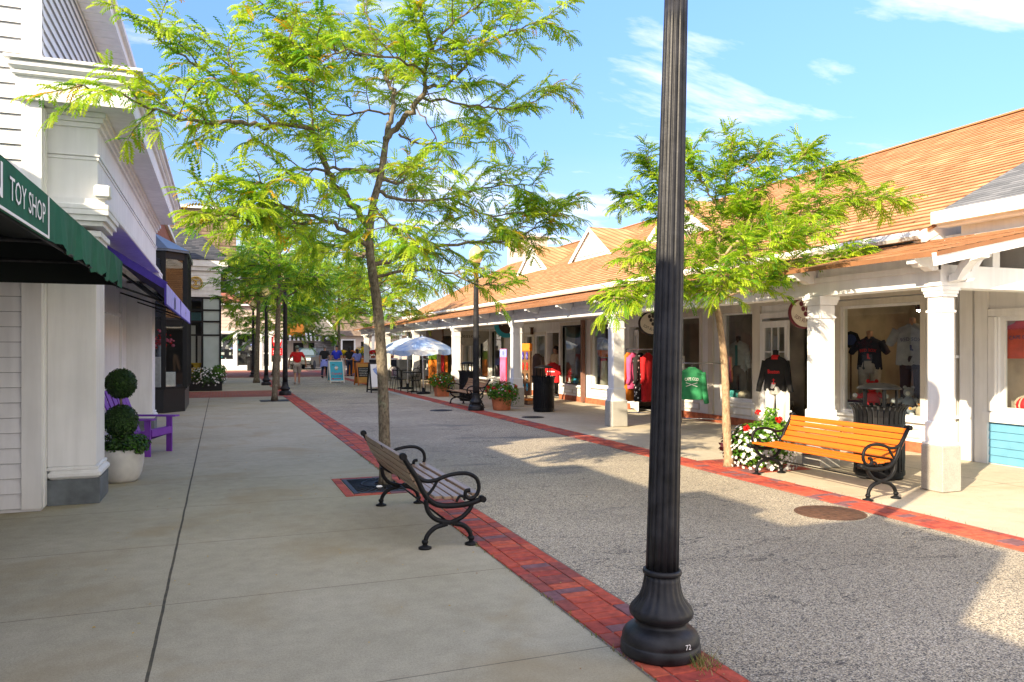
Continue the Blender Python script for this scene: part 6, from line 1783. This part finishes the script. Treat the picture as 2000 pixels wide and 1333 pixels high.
def mum(x, y, z, r, m, label):
    t = thing('potted_flowers', label, 'flowers', (x, y, z), 0, 'pots of bright flowers on the stall')
    mb = MB(); mb.lathe([(r*.5, 0), (r*.6, .16), (r*.62, .16)], n=12); mb.build('pot', M['terra'], t)
    mb = MB(); leafcloud(mb, (0, 0, .16+r*.55), (r, r, r*.75), 140, .05, (0, 1), rnd, .4, .3)
    for k in range(110):
        a = rnd.uniform(0, 6.3); u = rnd.uniform(-.2, 1); rr = math.sqrt(max(0, 1-u*u)); q = (r*rr*math.cos(a), r*rr*math.sin(a), .16+r*.55+r*.78*u); flower(mb, q, (rr*math.cos(a), rr*math.sin(a), u), .06, 2)
    mb.build('blooms', [M['plantgreen'], M['plantlime'], M[m]], t)
for k, (x, m, r, l_) in enumerate(((6.95, 'pyellow', .26, 'small yellow flowers at the left end of the stall'), (7.45, 'porange', .24, 'orange flowers second from the left on the stall'), (8.05, 'pyellow', .42, 'large mound of yellow flowers left of the white corner post'), (8.75, 'pred', .26, 'red flowers on the stall behind the white corner post'), (9.2, 'pyellow', .40, 'large mound of yellow flowers right of the white corner post'), (9.85, 'porange', .34, 'orange flowers at the right end of the stall'))):
    mum(x, 47.0, 1.02, r, m, l_)
t = thing('hanging_basket', 'yellow green hanging basket under the porch beside the umbrella', 'hanging basket', (8.9, 41.0, 1.75))
mb = MB(); leafcloud(mb, (0, 0, 0), (.3, .3, .28), 260, .05, (0, 1, 1), rnd, .3, .3)
for k in range(50):
    a = rnd.uniform(0, 6.3); u = rnd.uniform(-.8, 1); rr = math.sqrt(1-u*u); flower(mb, (.3*rr*math.cos(a), .3*rr*math.sin(a), .28*u), (math.cos(a)*rr, math.sin(a)*rr, u), .05, 2)
mb.build('foliage', [M['plantgreen'], M['plantlime'], M['pyellow']], t)
mb = MB(); mb.tube([(0, 0, .2), (0, 0, .84)], .008, 4); mb.build('hanger', M['blackmetal'], t)
pot_plant('dark flower tub near the parked car', (6.55, 50.0, .008), .36, .4, ('pwhite', 'pred', 'pwhite'), 55)
mb = MB(); mb.box(-.2, .2, -.3, .3, 0, .03)
t = thing('mail_display', 'bright orange and lime display stand under the porch behind the umbrella pole', 'display rack', (9.1, 34.2, .003))
mb = MB(); mb.box(-.12, .12, -.3, .3, 0, 1.1, 0, .02); mb.build('stand', M['orange'], t); mb = MB(); mb.box(-.14, .14, -.25, .25, 1.1, 1.5, 0, .04); mb.build('display_top', M['plantlime'], t)
mb = MB(); mb.box(8.6, 10.0, 39.0, 39.6, .003, 1.05, 0, .02); tag(mb.build('dark_counter', M['chalk'], None, (9.3, 39.3, 0)), 'dark counter under the porch beyond the umbrellas', 'counter')

# ------------------------------------------------------------------ people
def skin_body(nodes, edges, root):
    me = bpy.data.meshes.new('tmp'); names = list(nodes); names.remove(root); names.insert(0, root)
    me.from_pydata([nodes[n][0] for n in names], [(names.index(a), names.index(b)) for a, b in edges], [])
    ob = bpy.data.objects.new('tmp', me); C.objects.link(ob)
    ob.modifiers.new('s', 'SKIN')
    sv = me.skin_vertices[0].data
    for i, n in enumerate(names):
        r = nodes[n][1]; sv[i].radius = r if isinstance(r, tuple) else (r, r)
        sv[i].use_root = (i == 0)
    sub = ob.modifiers.new('u', 'SUBSURF'); sub.levels = 2; sub.render_levels = 2
    dg = bpy.context.evaluated_depsgraph_get(); dg.update()
    m2 = bpy.data.meshes.new_from_object(ob.evaluated_get(dg))
    mb = MB(); mb.v = [tuple(v.co) for v in m2.vertices]; mb.f = [tuple(p.vertices) for p in m2.polygons]; mb.mi = [0]*len(mb.f); mb.sm = [True]*len(mb.f)
    bpy.data.objects.remove(ob); bpy.data.meshes.remove(me); bpy.data.meshes.remove(m2); return mb
def person(label, loc, rz, stride=.12, arms=((.06, 0), (.06, 0)), shirt=None, bottom=None, shorts=False, hair='hairdark', cap=None, waist=None, H=1.0, longhair=False, shoe='blackcloth', sleeves=True, build=1.0):
    """faces local +y"""
    t = thing('person', label, 'person', loc, rz); k = H; b = build
    hip, kn = .92*k, .50*k
    N = {'pelvis': ((0, 0, .96*k), (.15*b, .11*b)), 'waist': ((0, 0, 1.10*k), (.145*b, .105*b)), 'chest': ((0, .0, 1.30*k), (.165*b, .115*b)), 'neck0': ((0, -.01, 1.44*k), (.075, .07)), 'neck': ((0, .0, 1.50*k), .052),
         'jaw': ((0, .025, 1.565*k), (.062, .072)), 'skull': ((0, .01, 1.64*k), (.072, .088)), 'crown': ((0, .0, 1.70*k), (.05, .06)), 'nose': ((0, .115, 1.60*k), .010)}
    E = [('pelvis', 'waist'), ('waist', 'chest'), ('chest', 'neck0'), ('neck0', 'neck'), ('neck', 'jaw'), ('jaw', 'skull'), ('skull', 'crown'), ('jaw', 'nose')]
    for s, q in ((-1, 'l'), (1, 'r')):
        st = stride*s; lift = max(0, -st)*.35
        N['hip'+q] = ((s*.085*b, 0, .90*k), .092*b); N['knee'+q] = ((s*.09, st*.75+.03, kn), .058); N['calf'+q] = ((s*.09, st*.9-.02, .36*k), .052); N['ank'+q] = ((s*.09, st*1.25-.03, .09+lift), .036)
        N['heel'+q] = ((s*.09, st*1.25-.05, .045+lift), .038); N['toe'+q] = ((s*.10, st*1.25+.12, .030+lift*.4), .034)
        E += [('pelvis', 'hip'+q), ('hip'+q, 'knee'+q), ('knee'+q, 'calf'+q), ('calf'+q, 'ank'+q), ('ank'+q, 'heel'+q), ('heel'+q, 'toe'+q)]
        out, fw = arms[0 if s < 0 else 1]
        sh = V((s*.185*b, 0, 1.40*k)); el = sh+V((s*(.05+out), fw*.5-.02, -.28*k)); wr = el+V((s*out*.3, fw*.9+.05, -.24*k)) if fw < .3 else el+V((-s*.05, .2, .02))
        N['sh'+q] = (tuple(sh), .062); N['el'+q] = (tuple(el), .043); N['wr'+q] = (tuple(wr), .028); d = (wr-el).normalized(); hp = wr+d*.07
        N['hand'+q] = (tuple(hp), (.036, .018)); E += [('chest', 'sh'+q), ('sh'+q, 'el'+q), ('el'+q, 'wr'+q), ('wr'+q, 'hand'+q)]
        for j, (fo, ln) in enumerate(((-.028, .07), (-.010, .08), (.010, .075), (.027, .06))):
            N['f%d%s' % (j, q)] = (tuple(hp+d*(.03+ln)+V((0, fo, 0))+V((-s*.012, .01, 0))), .0085); E.append(('hand'+q, 'f%d%s' % (j, q)))
        N['th'+q] = (tuple(hp+V((-s*.015, .045, -.02))), .010); E.append(('wr'+q, 'th'+q))
    skin_body(N, E, 'pelvis').build('body', M['skin'], t)
    gr = lambda keys, ex: {n: (N[n][0], tuple(r+ex for r in N[n][1]) if isinstance(N[n][1], tuple) else N[n][1]+ex) for n in keys}
    # shirt
    keys = ['pelvis', 'waist', 'chest', 'neck0', 'shl', 'shr']; S_ = gr(keys, .022); ee = [('pelvis', 'waist'), ('waist', 'chest'), ('chest', 'neck0'), ('chest', 'shl'), ('chest', 'shr')]
    S_['neck0'] = ((0, -.01, 1.45*k), (.085, .08)); S_['pelvis'] = ((0, 0, .93*k), (.165*b, .125*b))
    for q in 'lr':
        e = V(N['sh'+q][0]).lerp(V(N['el'+q][0]), .72 if sleeves else .3); S_['sl'+q] = (tuple(e), .064); ee.append(('sh'+q, 'sl'+q))
    skin_body(S_, ee, 'chest').build('shirt', M[shirt], t)
    # trousers or shorts
    S_ = gr(['pelvis', 'hipl', 'hipr', 'kneel', 'kneer'], .018); S_['pelvis'] = ((0, 0, .95*k), (.158*b, .118*b)); ee = [('pelvis', 'hipl'), ('pelvis', 'hipr'), ('hipl', 'kneel'), ('hipr', 'kneer')]
    if shorts:
        for q in 'lr': S_['knee'+q] = (tuple(V(N['knee'+q][0])+V((0, 0, -.02))), .092)
    else:
        for q in 'lr': S_['c'+q] = (N['calf'+q][0], .072); S_['a'+q] = (tuple(V(N['ank'+q][0])+V((0, 0, -.01))), .062); ee += [('knee'+q, 'c'+q), ('c'+q, 'a'+q)]
    skin_body(S_, ee, 'pelvis').build('shorts' if shorts else 'trousers', M[bottom], t)
    for q in 'lr':
        a, c_ = V(N['heel'+q][0]), V(N['toe'+q][0]); mb = MB(); mb.tube([a+V((0, -.03, -.002)), a+V((0, .03, .006)), c_+V((0, -.02, 0)), c_+V((0, .03, -.004))], [.036, .05, .045, .028], 10); mb.build('shoe', M[shoe], t)
    mb = MB(); mb.ball((0, -.012, 1.665*k), .088, .105, .085, 14)
    if longhair: mb.ball((0, -.06, 1.56*k), .085, .06, .13, 12)
    mb.build('hair', M[hair], t)
    if cap:
        mb = MB(); mb.ball((0, -.005, 1.69*k), .094, .112, .075, 14); mb.lathe([(.09, 0), (.092, .008)], (0, .085, 1.68*k), 14); mb.build('cap', M[cap], t)
    mb = MB()
    for s in (-1, 1): mb.ball((s*.030, .092, 1.632*k), .009, n=6)
    mb.build('eyes', M['hairdark'], t)
    mb = MB(); mb.ball((0, .096, 1.552*k), .022, .006, .006, 8); mb.build('mouth', M['letterred'], t)
    if waist:
        mb = MB(); rr = random.Random(3); n = 22
        prof = [(.165, 1.02), (.185, .95), (.22, .78), (.25, .60)]
        rings = [[(r*b*math.cos(a)*(1+.07*math.sin(5*a+z*8)), r*.8*math.sin(a)*(1+.07*math.sin(4*a))-.03, z-.05*math.sin(2*a+1)*(z < .7)) for a in [2*PI*j/n for j in range(n)]] for r, z in prof]
        mb.loft(rings, 0, False, True); mb.tube([(.2, .05, .9), (.32, .06, .62), (.36, .02, .50)], [.06, .06, .04], 8); mb.build('tied_jacket', M[waist], t)
    return t
person('man in red shirt, grey shorts and cap walking away down the street', (3.25, 35.9, .0), R(-3), .13, ((.08, .02), (.10, .0)), 'red', 'khaki', True, 'hairgrey', 'cap', H=1.0, shoe='khaki', build=1.12)
person('man in black t-shirt with pale blue jacket tied at his waist', (5.35, 43.0, .006), R(-30), .10, ((.06, .02), (.06, .0)), 'blackcloth', 'jeans', False, 'hairgrey', waist='paleblue', H=1.02)
person('man in royal blue shirt and jeans walking beside the man in black', (5.95, 42.6, .0), R(150), .20, ((.05, .0), (.06, .05)), 'blue', 'jeans', False, 'hairdark', H=1.03, build=1.08)
person('dark haired person in black standing at the flower stall', (7.05, 45.2, .008), R(-20), .04, ((.05, .1), (.05, .1)), 'blackcloth', 'jeans', False, 'hairdark', longhair=True, H=.98)
person('person in bright blue top looking over the flower stall', (7.45, 45.0, .008), R(15), .04, ((.05, .2), (.05, .2)), 'paleblue', 'jeans', False, 'hairdark', longhair=True, H=.90)
person('dark haired person in pale top standing in the dark shop doorway', (10.46, 23.42, .03), R(100), .03, ((.05, .1), (.05, .1)), 'tan', 'blackcloth', False, 'hairdark', longhair=True, H=.97)

# ------------------------------------------------------------------ parked car
def suv():
    t = thing('parked_car', 'grey green sport utility car parked beyond the walking people', 'car', (6.4, 61.5, 0), R(68))
    Lh = 2.25; w = .88
    body = [(-2.25, .42), (-2.28, .75), (-2.2, .98), (-.95, 1.05), (.9, 1.06), (2.1, 1.05), (2.24, .95), (2.28, .55), (2.2, .40), (1.75, .36), (-1.8, .36)]
    mb = MB()
    rings = [[(x, y, z if y*y < .7 else z) for x, z in [(px*sc, .36+(pz-.36)*sz) for px, pz in body]] for y, sc, sz in ((-w, .985, .94), (-w*.93, 1, 1), (w*.93, 1, 1), (w, .985, .94))]
    mb.loft(rings, 0, True, False)
    cab = [(-1.0, 1.04), (-.45, 1.58), (-.2, 1.66), (1.75, 1.66), (1.95, 1.60), (2.15, 1.04)]
    mb.loft([[(x, y*(1-.16*(z-1.04)/.6), z) for x, z in cab] for y in (-w*.95, w*.95)], 0, True); mb.build('body', M['carpaint'], t)
    for s in (-1, 1):
        for a in ((-.78, -.42, .0, .0), (.05, .05, .85, .85), (.92, .92, 1.62, 1.75)):
            mb = MB(); f = lambda x, z: (x, s*(w*.95*(1-.16*(z-1.04)/.6)+.006), z)
            mb.poly([f(a[0], 1.10), f(a[3], 1.10), f(a[2], 1.55), f(a[1], 1.55)]); mb.build('side_window', M['darkglass'] if False else M['suvglass'], t)
    mb = MB(); mb.quad((-.97, -.72, 1.1), (-.97, .72, 1.1), (-.52, .64, 1.54), (-.52, -.64, 1.54)); mb.build('windscreen', M['suvglass'], t)
    mb = MB(); mb.quad((2.145, -.72, 1.12), (2.145, .72, 1.12), (1.99, .64, 1.55), (1.99, -.64, 1.55)); mb.build('rear_window', M['suvglass'], t)
    for x in (-1.4, 1.4):
        for s in (-1, 1):
            mb = MB(); g = MB(); g.lathe([(.22, -.10), (.34, -.10), (.36, -.06), (.36, .06), (.34, .10), (.22, .10)], n=24); mb.add(g, frame((x, s*.80, .36), (1, 0, 0), (0, 0, 1))); wl = mb.build('wheel', M['rubber'], t)
            mb = MB(); g = MB(); g.lathe([(.21, -.09), (.21, .09)], n=16); mb.add(g, frame((x, s*.80, .36), (1, 0, 0), (0, 0, 1))); mb.build('rim', M['steel'], wl)
    for s in (-1, 1):
        mb = MB(); mb.box(-2.29, -2.2, s*.68-.16, s*.68+.16, .72, .88); mb.build('headlight', M['letterwhite'], t)
        mb = MB(); mb.box(2.2, 2.27, s*.76-.07, s*.76+.07, .75, 1.02); mb.build('tail_light', M['letterred'], t)
    mb = MB(); mb.box(-2.33, -2.2, -.8, .8, .42, .6, 0, .03); mb.box(2.2, 2.33, -.8, .8, .42, .6, 0, .03); mb.build('bumper', M['ironcover'], t)
M['suvglass'] = mat('tinted_car_glass', (.10, .14, .17), .08, var=.1)
suv()
# ------------------------------------------------------------------ trees
def frond(mb, o, d, L_, rnd, mats, npair=7, droop=.6):
    """compound leaf: arching midrib with paired leaflets"""
    d = d.normalized(); side = d.cross(V((0, 0, 1)))
    if side.length < .1: side = V((1, 0, 0))
    side.normalize()
    side = (side+V((0, 0, rnd.uniform(-.45, .45)))).normalized()
    m = rnd.choice(mats); p = o.copy(); v = d.copy(); st = L_/npair
    for k in range(npair):
        v = (v+V((0, 0, -droop*(.6+k*.12)/npair*2))).normalized()
        q = p+v*st
        f = 1-.55*abs((k+.5)/npair-.45)
        ll = L_*.235*f; lw = st*.58
        for s in (-1, 1):
            a = (side*s+v*.45+V((0, 0, -.25-rnd.random()*.35))).normalized()
            b = p+v*st*.5
            mb.quad(b-v*lw*.5, b+a*ll*.5-v*lw, b+a*ll, b+a*ll*.5+v*lw*.8, m)
        p = q
def sample(pts, t):
    n = len(pts)-1; x = t*n; i = min(int(x), n-1); return pts[i].lerp(pts[i+1], x-i), (pts[i+1]-pts[i]).normalized()
def tree(name, label, base, trunk, tr, limbs, seed, barkm, twig_gap=.14, twig_len=(.35, .85), frond_gap=.05, frond_len=(.16, .28), npair=7, mats=None, weights=(5, 4, 3, 1), start=.25, bark_n=14, group='honey locust trees along the street', twig_r=.006, subtwig=True):
    t = thing(name, label, 'tree', base, 0, group); rnd = random.Random(seed)
    wood = MB(); leaf = MB(); M_ = []
    for i, w_ in enumerate(weights): M_ += [i]*int(w_*2)
    tp = bez(trunk, 5); n = len(tp)
    # slightly knobbly trunk
    rr = [tr[0]+(tr[1]-tr[0])*k/(n-1)+rnd.uniform(-.003, .004) for k in range(n)]; rr[0] *= 1.35; rr[1] *= 1.1
    wood.tube(tp, rr, bark_n)
    def fronds_on(pts, dens, lo=.15):
        L_ = sum((a-b).length for a, b in zip(pts, pts[1:])); k = max(2, int(L_/frond_gap*dens)); s = 1
        for j in range(k):
            f = lo+(1-lo)*(j+rnd.random())/k; p, d = sample(pts, min(f, 1)); s = -s
            sd = d.cross(V((0, 0, 1)));
            if sd.length < .1: sd = V((rnd.uniform(-1, 1), rnd.uniform(-1, 1), 0))
            sd.normalize()
            dd = d*rnd.uniform(.2, .9)+sd*s*rnd.uniform(.5, 1.1)+V((0, 0, rnd.uniform(-.1, .55)))
            frond(leaf, p, dd, rnd.uniform(*frond_len), rnd, M_, npair, rnd.uniform(.35, .85))
        p, d = pts[-1], (pts[-1]-pts[-2]).normalized()
        for _ in range(3): frond(leaf, p, d+V((rnd.uniform(-.6, .6), rnd.uniform(-.6, .6), rnd.uniform(-.2, .4))), rnd.uniform(*frond_len), rnd, M_, npair, .5)
    for spec in limbs:
        pts, r0, r1 = spec[0], spec[1], spec[2]; dens = spec[3] if len(spec) > 3 else 1.0
        lp = bez(pts, 5)
        # kinks
        for k in range(1, len(lp)-1): lp[k] = lp[k]+V((rnd.gauss(0, .014), rnd.gauss(0, .014), rnd.gauss(0, .014)))
        wood.tube(lp, [r0+(r1-r0)*k/(len(lp)-1) for k in range(len(lp))], 8)
        L_ = sum((a-b).length for a, b in zip(lp, lp[1:]))
        if dens <= 0: continue
        nt = max(2, int(L_/twig_gap*dens)); s = 1
        st = spec[4] if len(spec) > 4 else start
        for j in range(nt):
            f = st+(1-st)*(j+rnd.random()*.8)/nt; p, d = sample(lp, min(f, .999)); s = -s
            sd = d.cross(V((0, 0, 1)))
            if sd.length < .15: a = rnd.uniform(0, 6.3); sd = V((math.cos(a), math.sin(a), 0))
            sd.normalize(); sd = Matrix.Rotation(rnd.uniform(-1.1, 1.1), 3, d) @ sd
            dd = (d*rnd.uniform(.3, 1.0)+sd*s*rnd.uniform(.5, 1.1)+V((0, 0, rnd.uniform(-.05, .5)))).normalized()
            tl = rnd.uniform(*twig_len)*(1.15-.5*f); q = [p]
            for z in range(4):
                dd = (dd+V((rnd.gauss(0, .13), rnd.gauss(0, .13), rnd.gauss(-.05, .12)))).normalized(); q.append(q[-1]+dd*tl/4)
            wood.tube(q, [twig_r*1.3, twig_r*.4], 4, cap=False); fronds_on(q, 1)
            if subtwig and rnd.random() < .45:
                p2 = q[2]; d2 = (dd+V((rnd.uniform(-1, 1), rnd.uniform(-1, 1), rnd.uniform(-.2, .6)))).normalized(); q2 = [p2, p2+d2*tl*.25, p2+d2*tl*.5+V((0, 0, -.02))]; wood.tube(q2, [twig_r, twig_r*.4], 4, cap=False); fronds_on(q2, 1)
        fronds_on(lp[int(len(lp)*.6):], .6)
    wood.build('trunk', barkm, t, base)
    leaf.build('crown', mats or [M['leafA'], M['leafB'], M['leafC'], M['leafY']], t, base)
    return t
def pts(*a): return [P(*p) for p in a]
# the foreground honey locust
T1 = pts((753, 950, 9.28), (751, 860, 9.28), (748, 760, 9.28), (743, 660, 9.26), (734, 575, 9.22), (723, 500, 9.2), (722, 450, 9.2), (729, 398, 9.24), (744, 340, 9.3), (754, 274, 9.35))
T1[0].z = .0
limbs = [
 (pts((754, 276, 9.35), (779, 245, 9.25), (812, 208, 9.05), (831, 168, 8.9), (827, 138, 8.8), (842, 94, 8.6), (826, 37, 8.5), (815, -60, 8.4)), .040, .012, 1.0, .35),
 (pts((754, 276, 9.35), (764, 225, 9.6), (769, 187, 9.8), (749, 139, 10.0), (719, 41, 10.4), (700, -60, 10.7)), .038, .012, .9, .3),
 (pts((716, 440, 9.2), (677, 386, 9.0), (641, 338, 8.8), (612, 262, 8.6), (587, 244, 8.45), (531, 246, 8.25), (456, 236, 8.0), (400, 241, 7.9), (320, 222, 7.75), (240, 190, 7.6), (150, 165, 7.5)), .042, .006, .85, .25),
 (pts((531, 246, 8.25), (470, 190, 8.1), (400, 138, 7.9), (330, 92, 7.8), (262, 30, 7.7)), .016, .005, .8, .25),
 (pts((470, 190, 8.1), (455, 140, 8.3), (435, 90, 8.5)), .010, .005, .8, .3),
 (pts((831, 169, 8.9), (872, 166, 8.8), (914, 124, 8.65), (932, 101, 8.55), (1000, 62, 8.3), (1075, 36, 8.1)), .024, .005, 1.0, .2),
 (pts((824, 191, 9.0), (880, 200, 9.1), (944, 208, 9.25), (1015, 210, 9.4), (1078, 178, 9.5)), .018, .005, .85, .3),
 (pts((779, 262, 9.25), (812, 280, 9.3), (850, 281, 9.35), (920, 279, 9.5), (985, 276, 9.6)), .015, .005, .08, .3),
 (pts((722, 480, 9.2), (690, 462, 9.1), (640, 433, 8.9), (569, 411, 8.7), (500, 385, 8.5), (440, 366, 8.35)), .034, .006, .9, .3),
 (pts((640, 433, 8.9), (580, 440, 8.4), (510, 440, 8.1), (450, 420, 7.8), (415, 410, 7.7)), .016, .005, .95, .2),
 (pts((724, 520, 9.2), (770, 505, 9.3), (820, 487, 9.5), (935, 474, 9.9), (1007, 470, 10.1), (1060, 430, 10.3), (1105, 398, 10.4)), .030, .005, 1.0, .15),
 (pts((728, 545, 9.2), (800, 528, 9.0), (870, 532, 8.8), (925, 550, 8.6), (965, 557, 8.5)), .020, .005, .7, .15),
 (pts((735, 375, 9.25), (800, 392, 9.4), (880, 388, 9.6), (960, 362, 9.8), (1045, 362, 9.9)), .024, .005, 1.0, .15),
 (pts((880, 388, 9.6), (950, 420, 9.8), (1020, 415, 10.0), (1085, 420, 10.1)), .014, .005, 1.0, .2),
 (pts((749, 139, 10.0), (700, 108, 9.9), (662, 101, 9.8), (561, 52, 9.5), (494, -10, 9.3)), .020, .005, .9, .2),
 (pts((827, 138, 8.8), (790, 120, 8.6), (700, 102, 8.4), (620, 110, 8.2), (560, 75, 8.1)), .016, .005, .9, .2),
 (pts((842, 94, 8.6), (890, 40, 8.5), (950, -5, 8.4), (1000, -40, 8.4)), .016, .005, 1.0, .2),
 (pts((745, 339, 9.3), (680, 330, 8.8), (600, 330, 8.3), (545, 345, 8.0), (480, 370, 7.8)), .022, .005, .8, .2),
 (pts((612, 262, 8.6), (600, 180, 8.5), (560, 130, 8.4), (545, 90, 8.4)), .014, .005, .9, .2),
 (pts((742, 345, 9.3), (770, 360, 10.0), (790, 350, 10.8), (800, 330, 11.3)), .022, .006, .9, .2),
 (pts((728, 400, 9.2), (740, 420, 8.6), (760, 440, 8.0), (800, 450, 7.6)), .020, .005, .8, .3),
 (pts((724, 490, 9.2), (700, 500, 9.9), (660, 480, 10.6), (610, 470, 11.0)), .022, .005, .9, .2),
 (pts((764, 225, 9.6), (720, 215, 9.4), (660, 225, 9.2), (600, 195, 9.0), (565, 170, 9.0)), .016, .005, .9, .2),
 (pts((812, 208, 9.05), (840, 250, 8.8), (860, 300, 8.6), (850, 340, 8.5)), .010, .004, .7, .3),
]
tree('honey_locust', 'large honey locust with thin lichen speckled trunk growing behind the near bench', (1.87, 9.28, 0), T1, (.075, .036), limbs, 7, M['bark'], .112, (.34, .74), .036, (.14, .25), 8, None, (5, 8, 2, .5))
# small locust in front of the shops
T2 = pts((1424, 914, 8.9), (1419, 830, 8.9), (1417, 760, 8.9), (1413, 690, 8.9), (1405, 630, 8.9), (1398, 590, 8.9))
T2[0].z = .0
l2 = [
 (pts((1398, 592, 8.9), (1392, 575, 8.9), (1350, 565, 8.7), (1290, 548, 8.5), (1240, 560, 8.35), (1195, 592, 8.2)), .028, .005, 1.15, .2),
 (pts((1398, 592, 8.9), (1408, 540, 8.95), (1402, 480, 9.0), (1410, 420, 9.05), (1418, 350, 9.1), (1432, 278, 9.1)), .034, .006, 1.15, .25),
 (pts((1400, 592, 8.9), (1430, 575, 8.85), (1470, 568, 8.8), (1500, 545, 8.75), (1560, 522, 8.6), (1620, 505, 8.5), (1675, 500, 8.4)), .030, .005, 1.15, .3),
 (pts((1406, 530, 8.95), (1440, 470, 8.9), (1445, 410, 8.9), (1490, 370, 8.85), (1560, 312, 8.7), (1575, 300, 8.7)), .022, .005, 1.1, .25),
 (pts((1404, 500, 9.0), (1480, 450, 8.7), (1560, 420, 8.5), (1650, 400, 8.3), (1750, 388, 8.1)), .022, .005, 1.15, .15),
 (pts((1560, 420, 8.5), (1600, 360, 8.5), (1660, 332, 8.5)), .010, .005, 1.2, .1),
 (pts((1405, 460, 9.0), (1340, 400, 9.1), (1290, 360, 9.2), (1262, 310, 9.2)), .020, .005, 1.1, .2),
 (pts((1404, 510, 9.0), (1330, 450, 9.3), (1270, 400, 9.5), (1215, 385, 9.6)), .020, .005, 1.05, .2),
 (pts((1400, 560, 8.9), (1350, 520, 8.6), (1290, 485, 8.4), (1235, 505, 8.2)), .016, .005, .9, .2),
 (pts((1404, 540, 8.9), (1430, 510, 8.4), (1480, 490, 7.9), (1540, 470, 7.6), (1600, 450, 7.5)), .018, .005, 1.0, .2),
 (pts((1404, 530, 8.9), (1420, 500, 9.5), (1450, 470, 10.1), (1500, 440, 10.6)), .018, .005, 1.0, .2),
 (pts((1410, 420, 9.05), (1380, 370, 9.0), (1350, 330, 9.0), (1345, 290, 9.0)), .014, .005, 1.0, .2),
 (pts((1418, 350, 9.1), (1470, 320, 9.0), (1490, 300, 9.0)), .010, .005, 1.0, .2),
 (pts((1402, 575, 8.9), (1410, 560, 8.3), (1420, 545, 7.9)), .014, .005, 1.0, .2),
]
tree('honey_locust', 'small honey locust with slim tan trunk beside the white flowers on the right', (6.6, 8.9, 0), T2, (.062, .04), l2, 19, M['bark2'], .056, (.22, .46), .030, (.12, .22), 7, None, (6, 7, 2, 0))

def auto_limbs(base, trunk, top, R_, zlo, zhi, n, seed, squash=1):
    rnd = random.Random(seed); out = []
    for k in range(n):
        f = .45+.55*k/n; p, d = sample(trunk, f); a = k*2.4+rnd.uniform(-.4, .4); rr = R_*rnd.uniform(.65, 1.05)*(1.1-.45*k/n); z1 = zlo+(zhi-zlo)*((k+.5)/n)**.9+rnd.uniform(-.25, .25)
        e = V((base[0]+rr*math.cos(a), base[1]+rr*math.sin(a)*squash, z1)); mid = p.lerp(e, .5)+V((0, 0, rnd.uniform(.05, .4)))
        out.append(([p, p.lerp(mid, .55), mid, mid.lerp(e, .6)+V((0, 0, .05)), e], .03, .006, 1.0, .25))
    top_ = trunk[-1]; out.append(([top_, top_+V((rnd.uniform(-.3, .3), rnd.uniform(-.3, .3), (top-top_.z)*.5)), V((base[0]+rnd.uniform(-.3, .3), base[1], top))], .03, .006, 1, .1))
    return out
def street_tree(label, x, y, h, th, R_, n, seed, tr=.07, lean=0, low=None, gap=.30, wts=(5, 4, 3, 1), fl=(.24, .40), tw=(.45, 1.0), fg=.10):
    base = (x, y, 0); trunk = [V((x, y, 0)), V((x+lean*.3, y, th*.5)), V((x+lean*.7, y, th)), V((x+lean, y, th+(h-th)*.35)), V((x+lean, y+.1, th+(h-th)*.65))]
    return tree('honey_locust', label, base, trunk, (tr, tr*.45), auto_limbs((x+lean, y), [p for p in trunk[1:]], h, R_, low or th, h-.2, n, seed), seed, M['bark'], gap, tw, fg, fl, 5, None, wts, subtwig=True, twig_r=.008)
street_tree('dark green locust with thin trunk standing on the left sidewalk before a lamp post', 1.58, 25.0, 5.1, 2.8, 1.95, 15, 101, .085, .15, 3.1, .17, (5, 2, 5, 0))
street_tree('locust with forking trunk on the left by the chalkboard sign', 1.6, 38.2, 6.4, 2.9, 2.1, 12, 102, .13, .1, 3.2, .20, (4, 3, 4, 0), (.32, .5), (.6, 1.2), .10)
street_tree('bright green locust on the right edging hidden behind the foreground trunk', 6.45, 33.5, 5.8, 2.5, 2.6, 13, 103, .10, 0, 2.7, .20, (5, 6, 2, 1), (.30, .46), (.6, 1.1), .10)
street_tree('low spreading dark locust at the left in front of the far storefront', 3.0, 48.0, 6.2, 1.6, 3.4, 13, 104, .14, .2, 2.0, .22, (4, 3, 5, 0), (.36, .55), (.7, 1.3), .11)
street_tree('yellow green locust in the left middle distance near the brown shake building', 2.1, 31.6, 6.9, 3.4, 1.75, 12, 105, .09, .1, 3.7, .20, (3, 7, 1, 1), (.30, .48), (.6, 1.1), .10)
street_tree('bright locust beyond the porch end on the right', 6.9, 48.5, 7.0, 2.6, 3.3, 13, 106, .12, 0, 2.7, .22, (4, 6, 3, 0), (.36, .55), (.7, 1.3), .11)
# taller trees past the end of the street: one built, copied
b0_ = street_tree('broad green tree rising behind the far storefront', 4.5, 74, 10.5, 3.0, 5.0, 14, 107, .2, 0, 3.0, .40, (4, 5, 3, 0), (.6, .95), (1.2, 2.2), .22)
for k, (x, y, s, l_) in enumerate(((-1.5, 78, 1.0, 'green tree behind the far storefront roof at left'), (10.5, 80, .95, 'green tree behind the gabled cottage'), (16, 84, 1.0, 'green tree behind the low open front shop'), (1.5, 88, 1.15, 'tall green tree farthest back at the end of the street'), (7.2, 92, 1.1, 'tall green tree above the striped awning'))):
    dup(b0_, (x, y, 0), 1.3*k+.7, l_, (s, s, s))
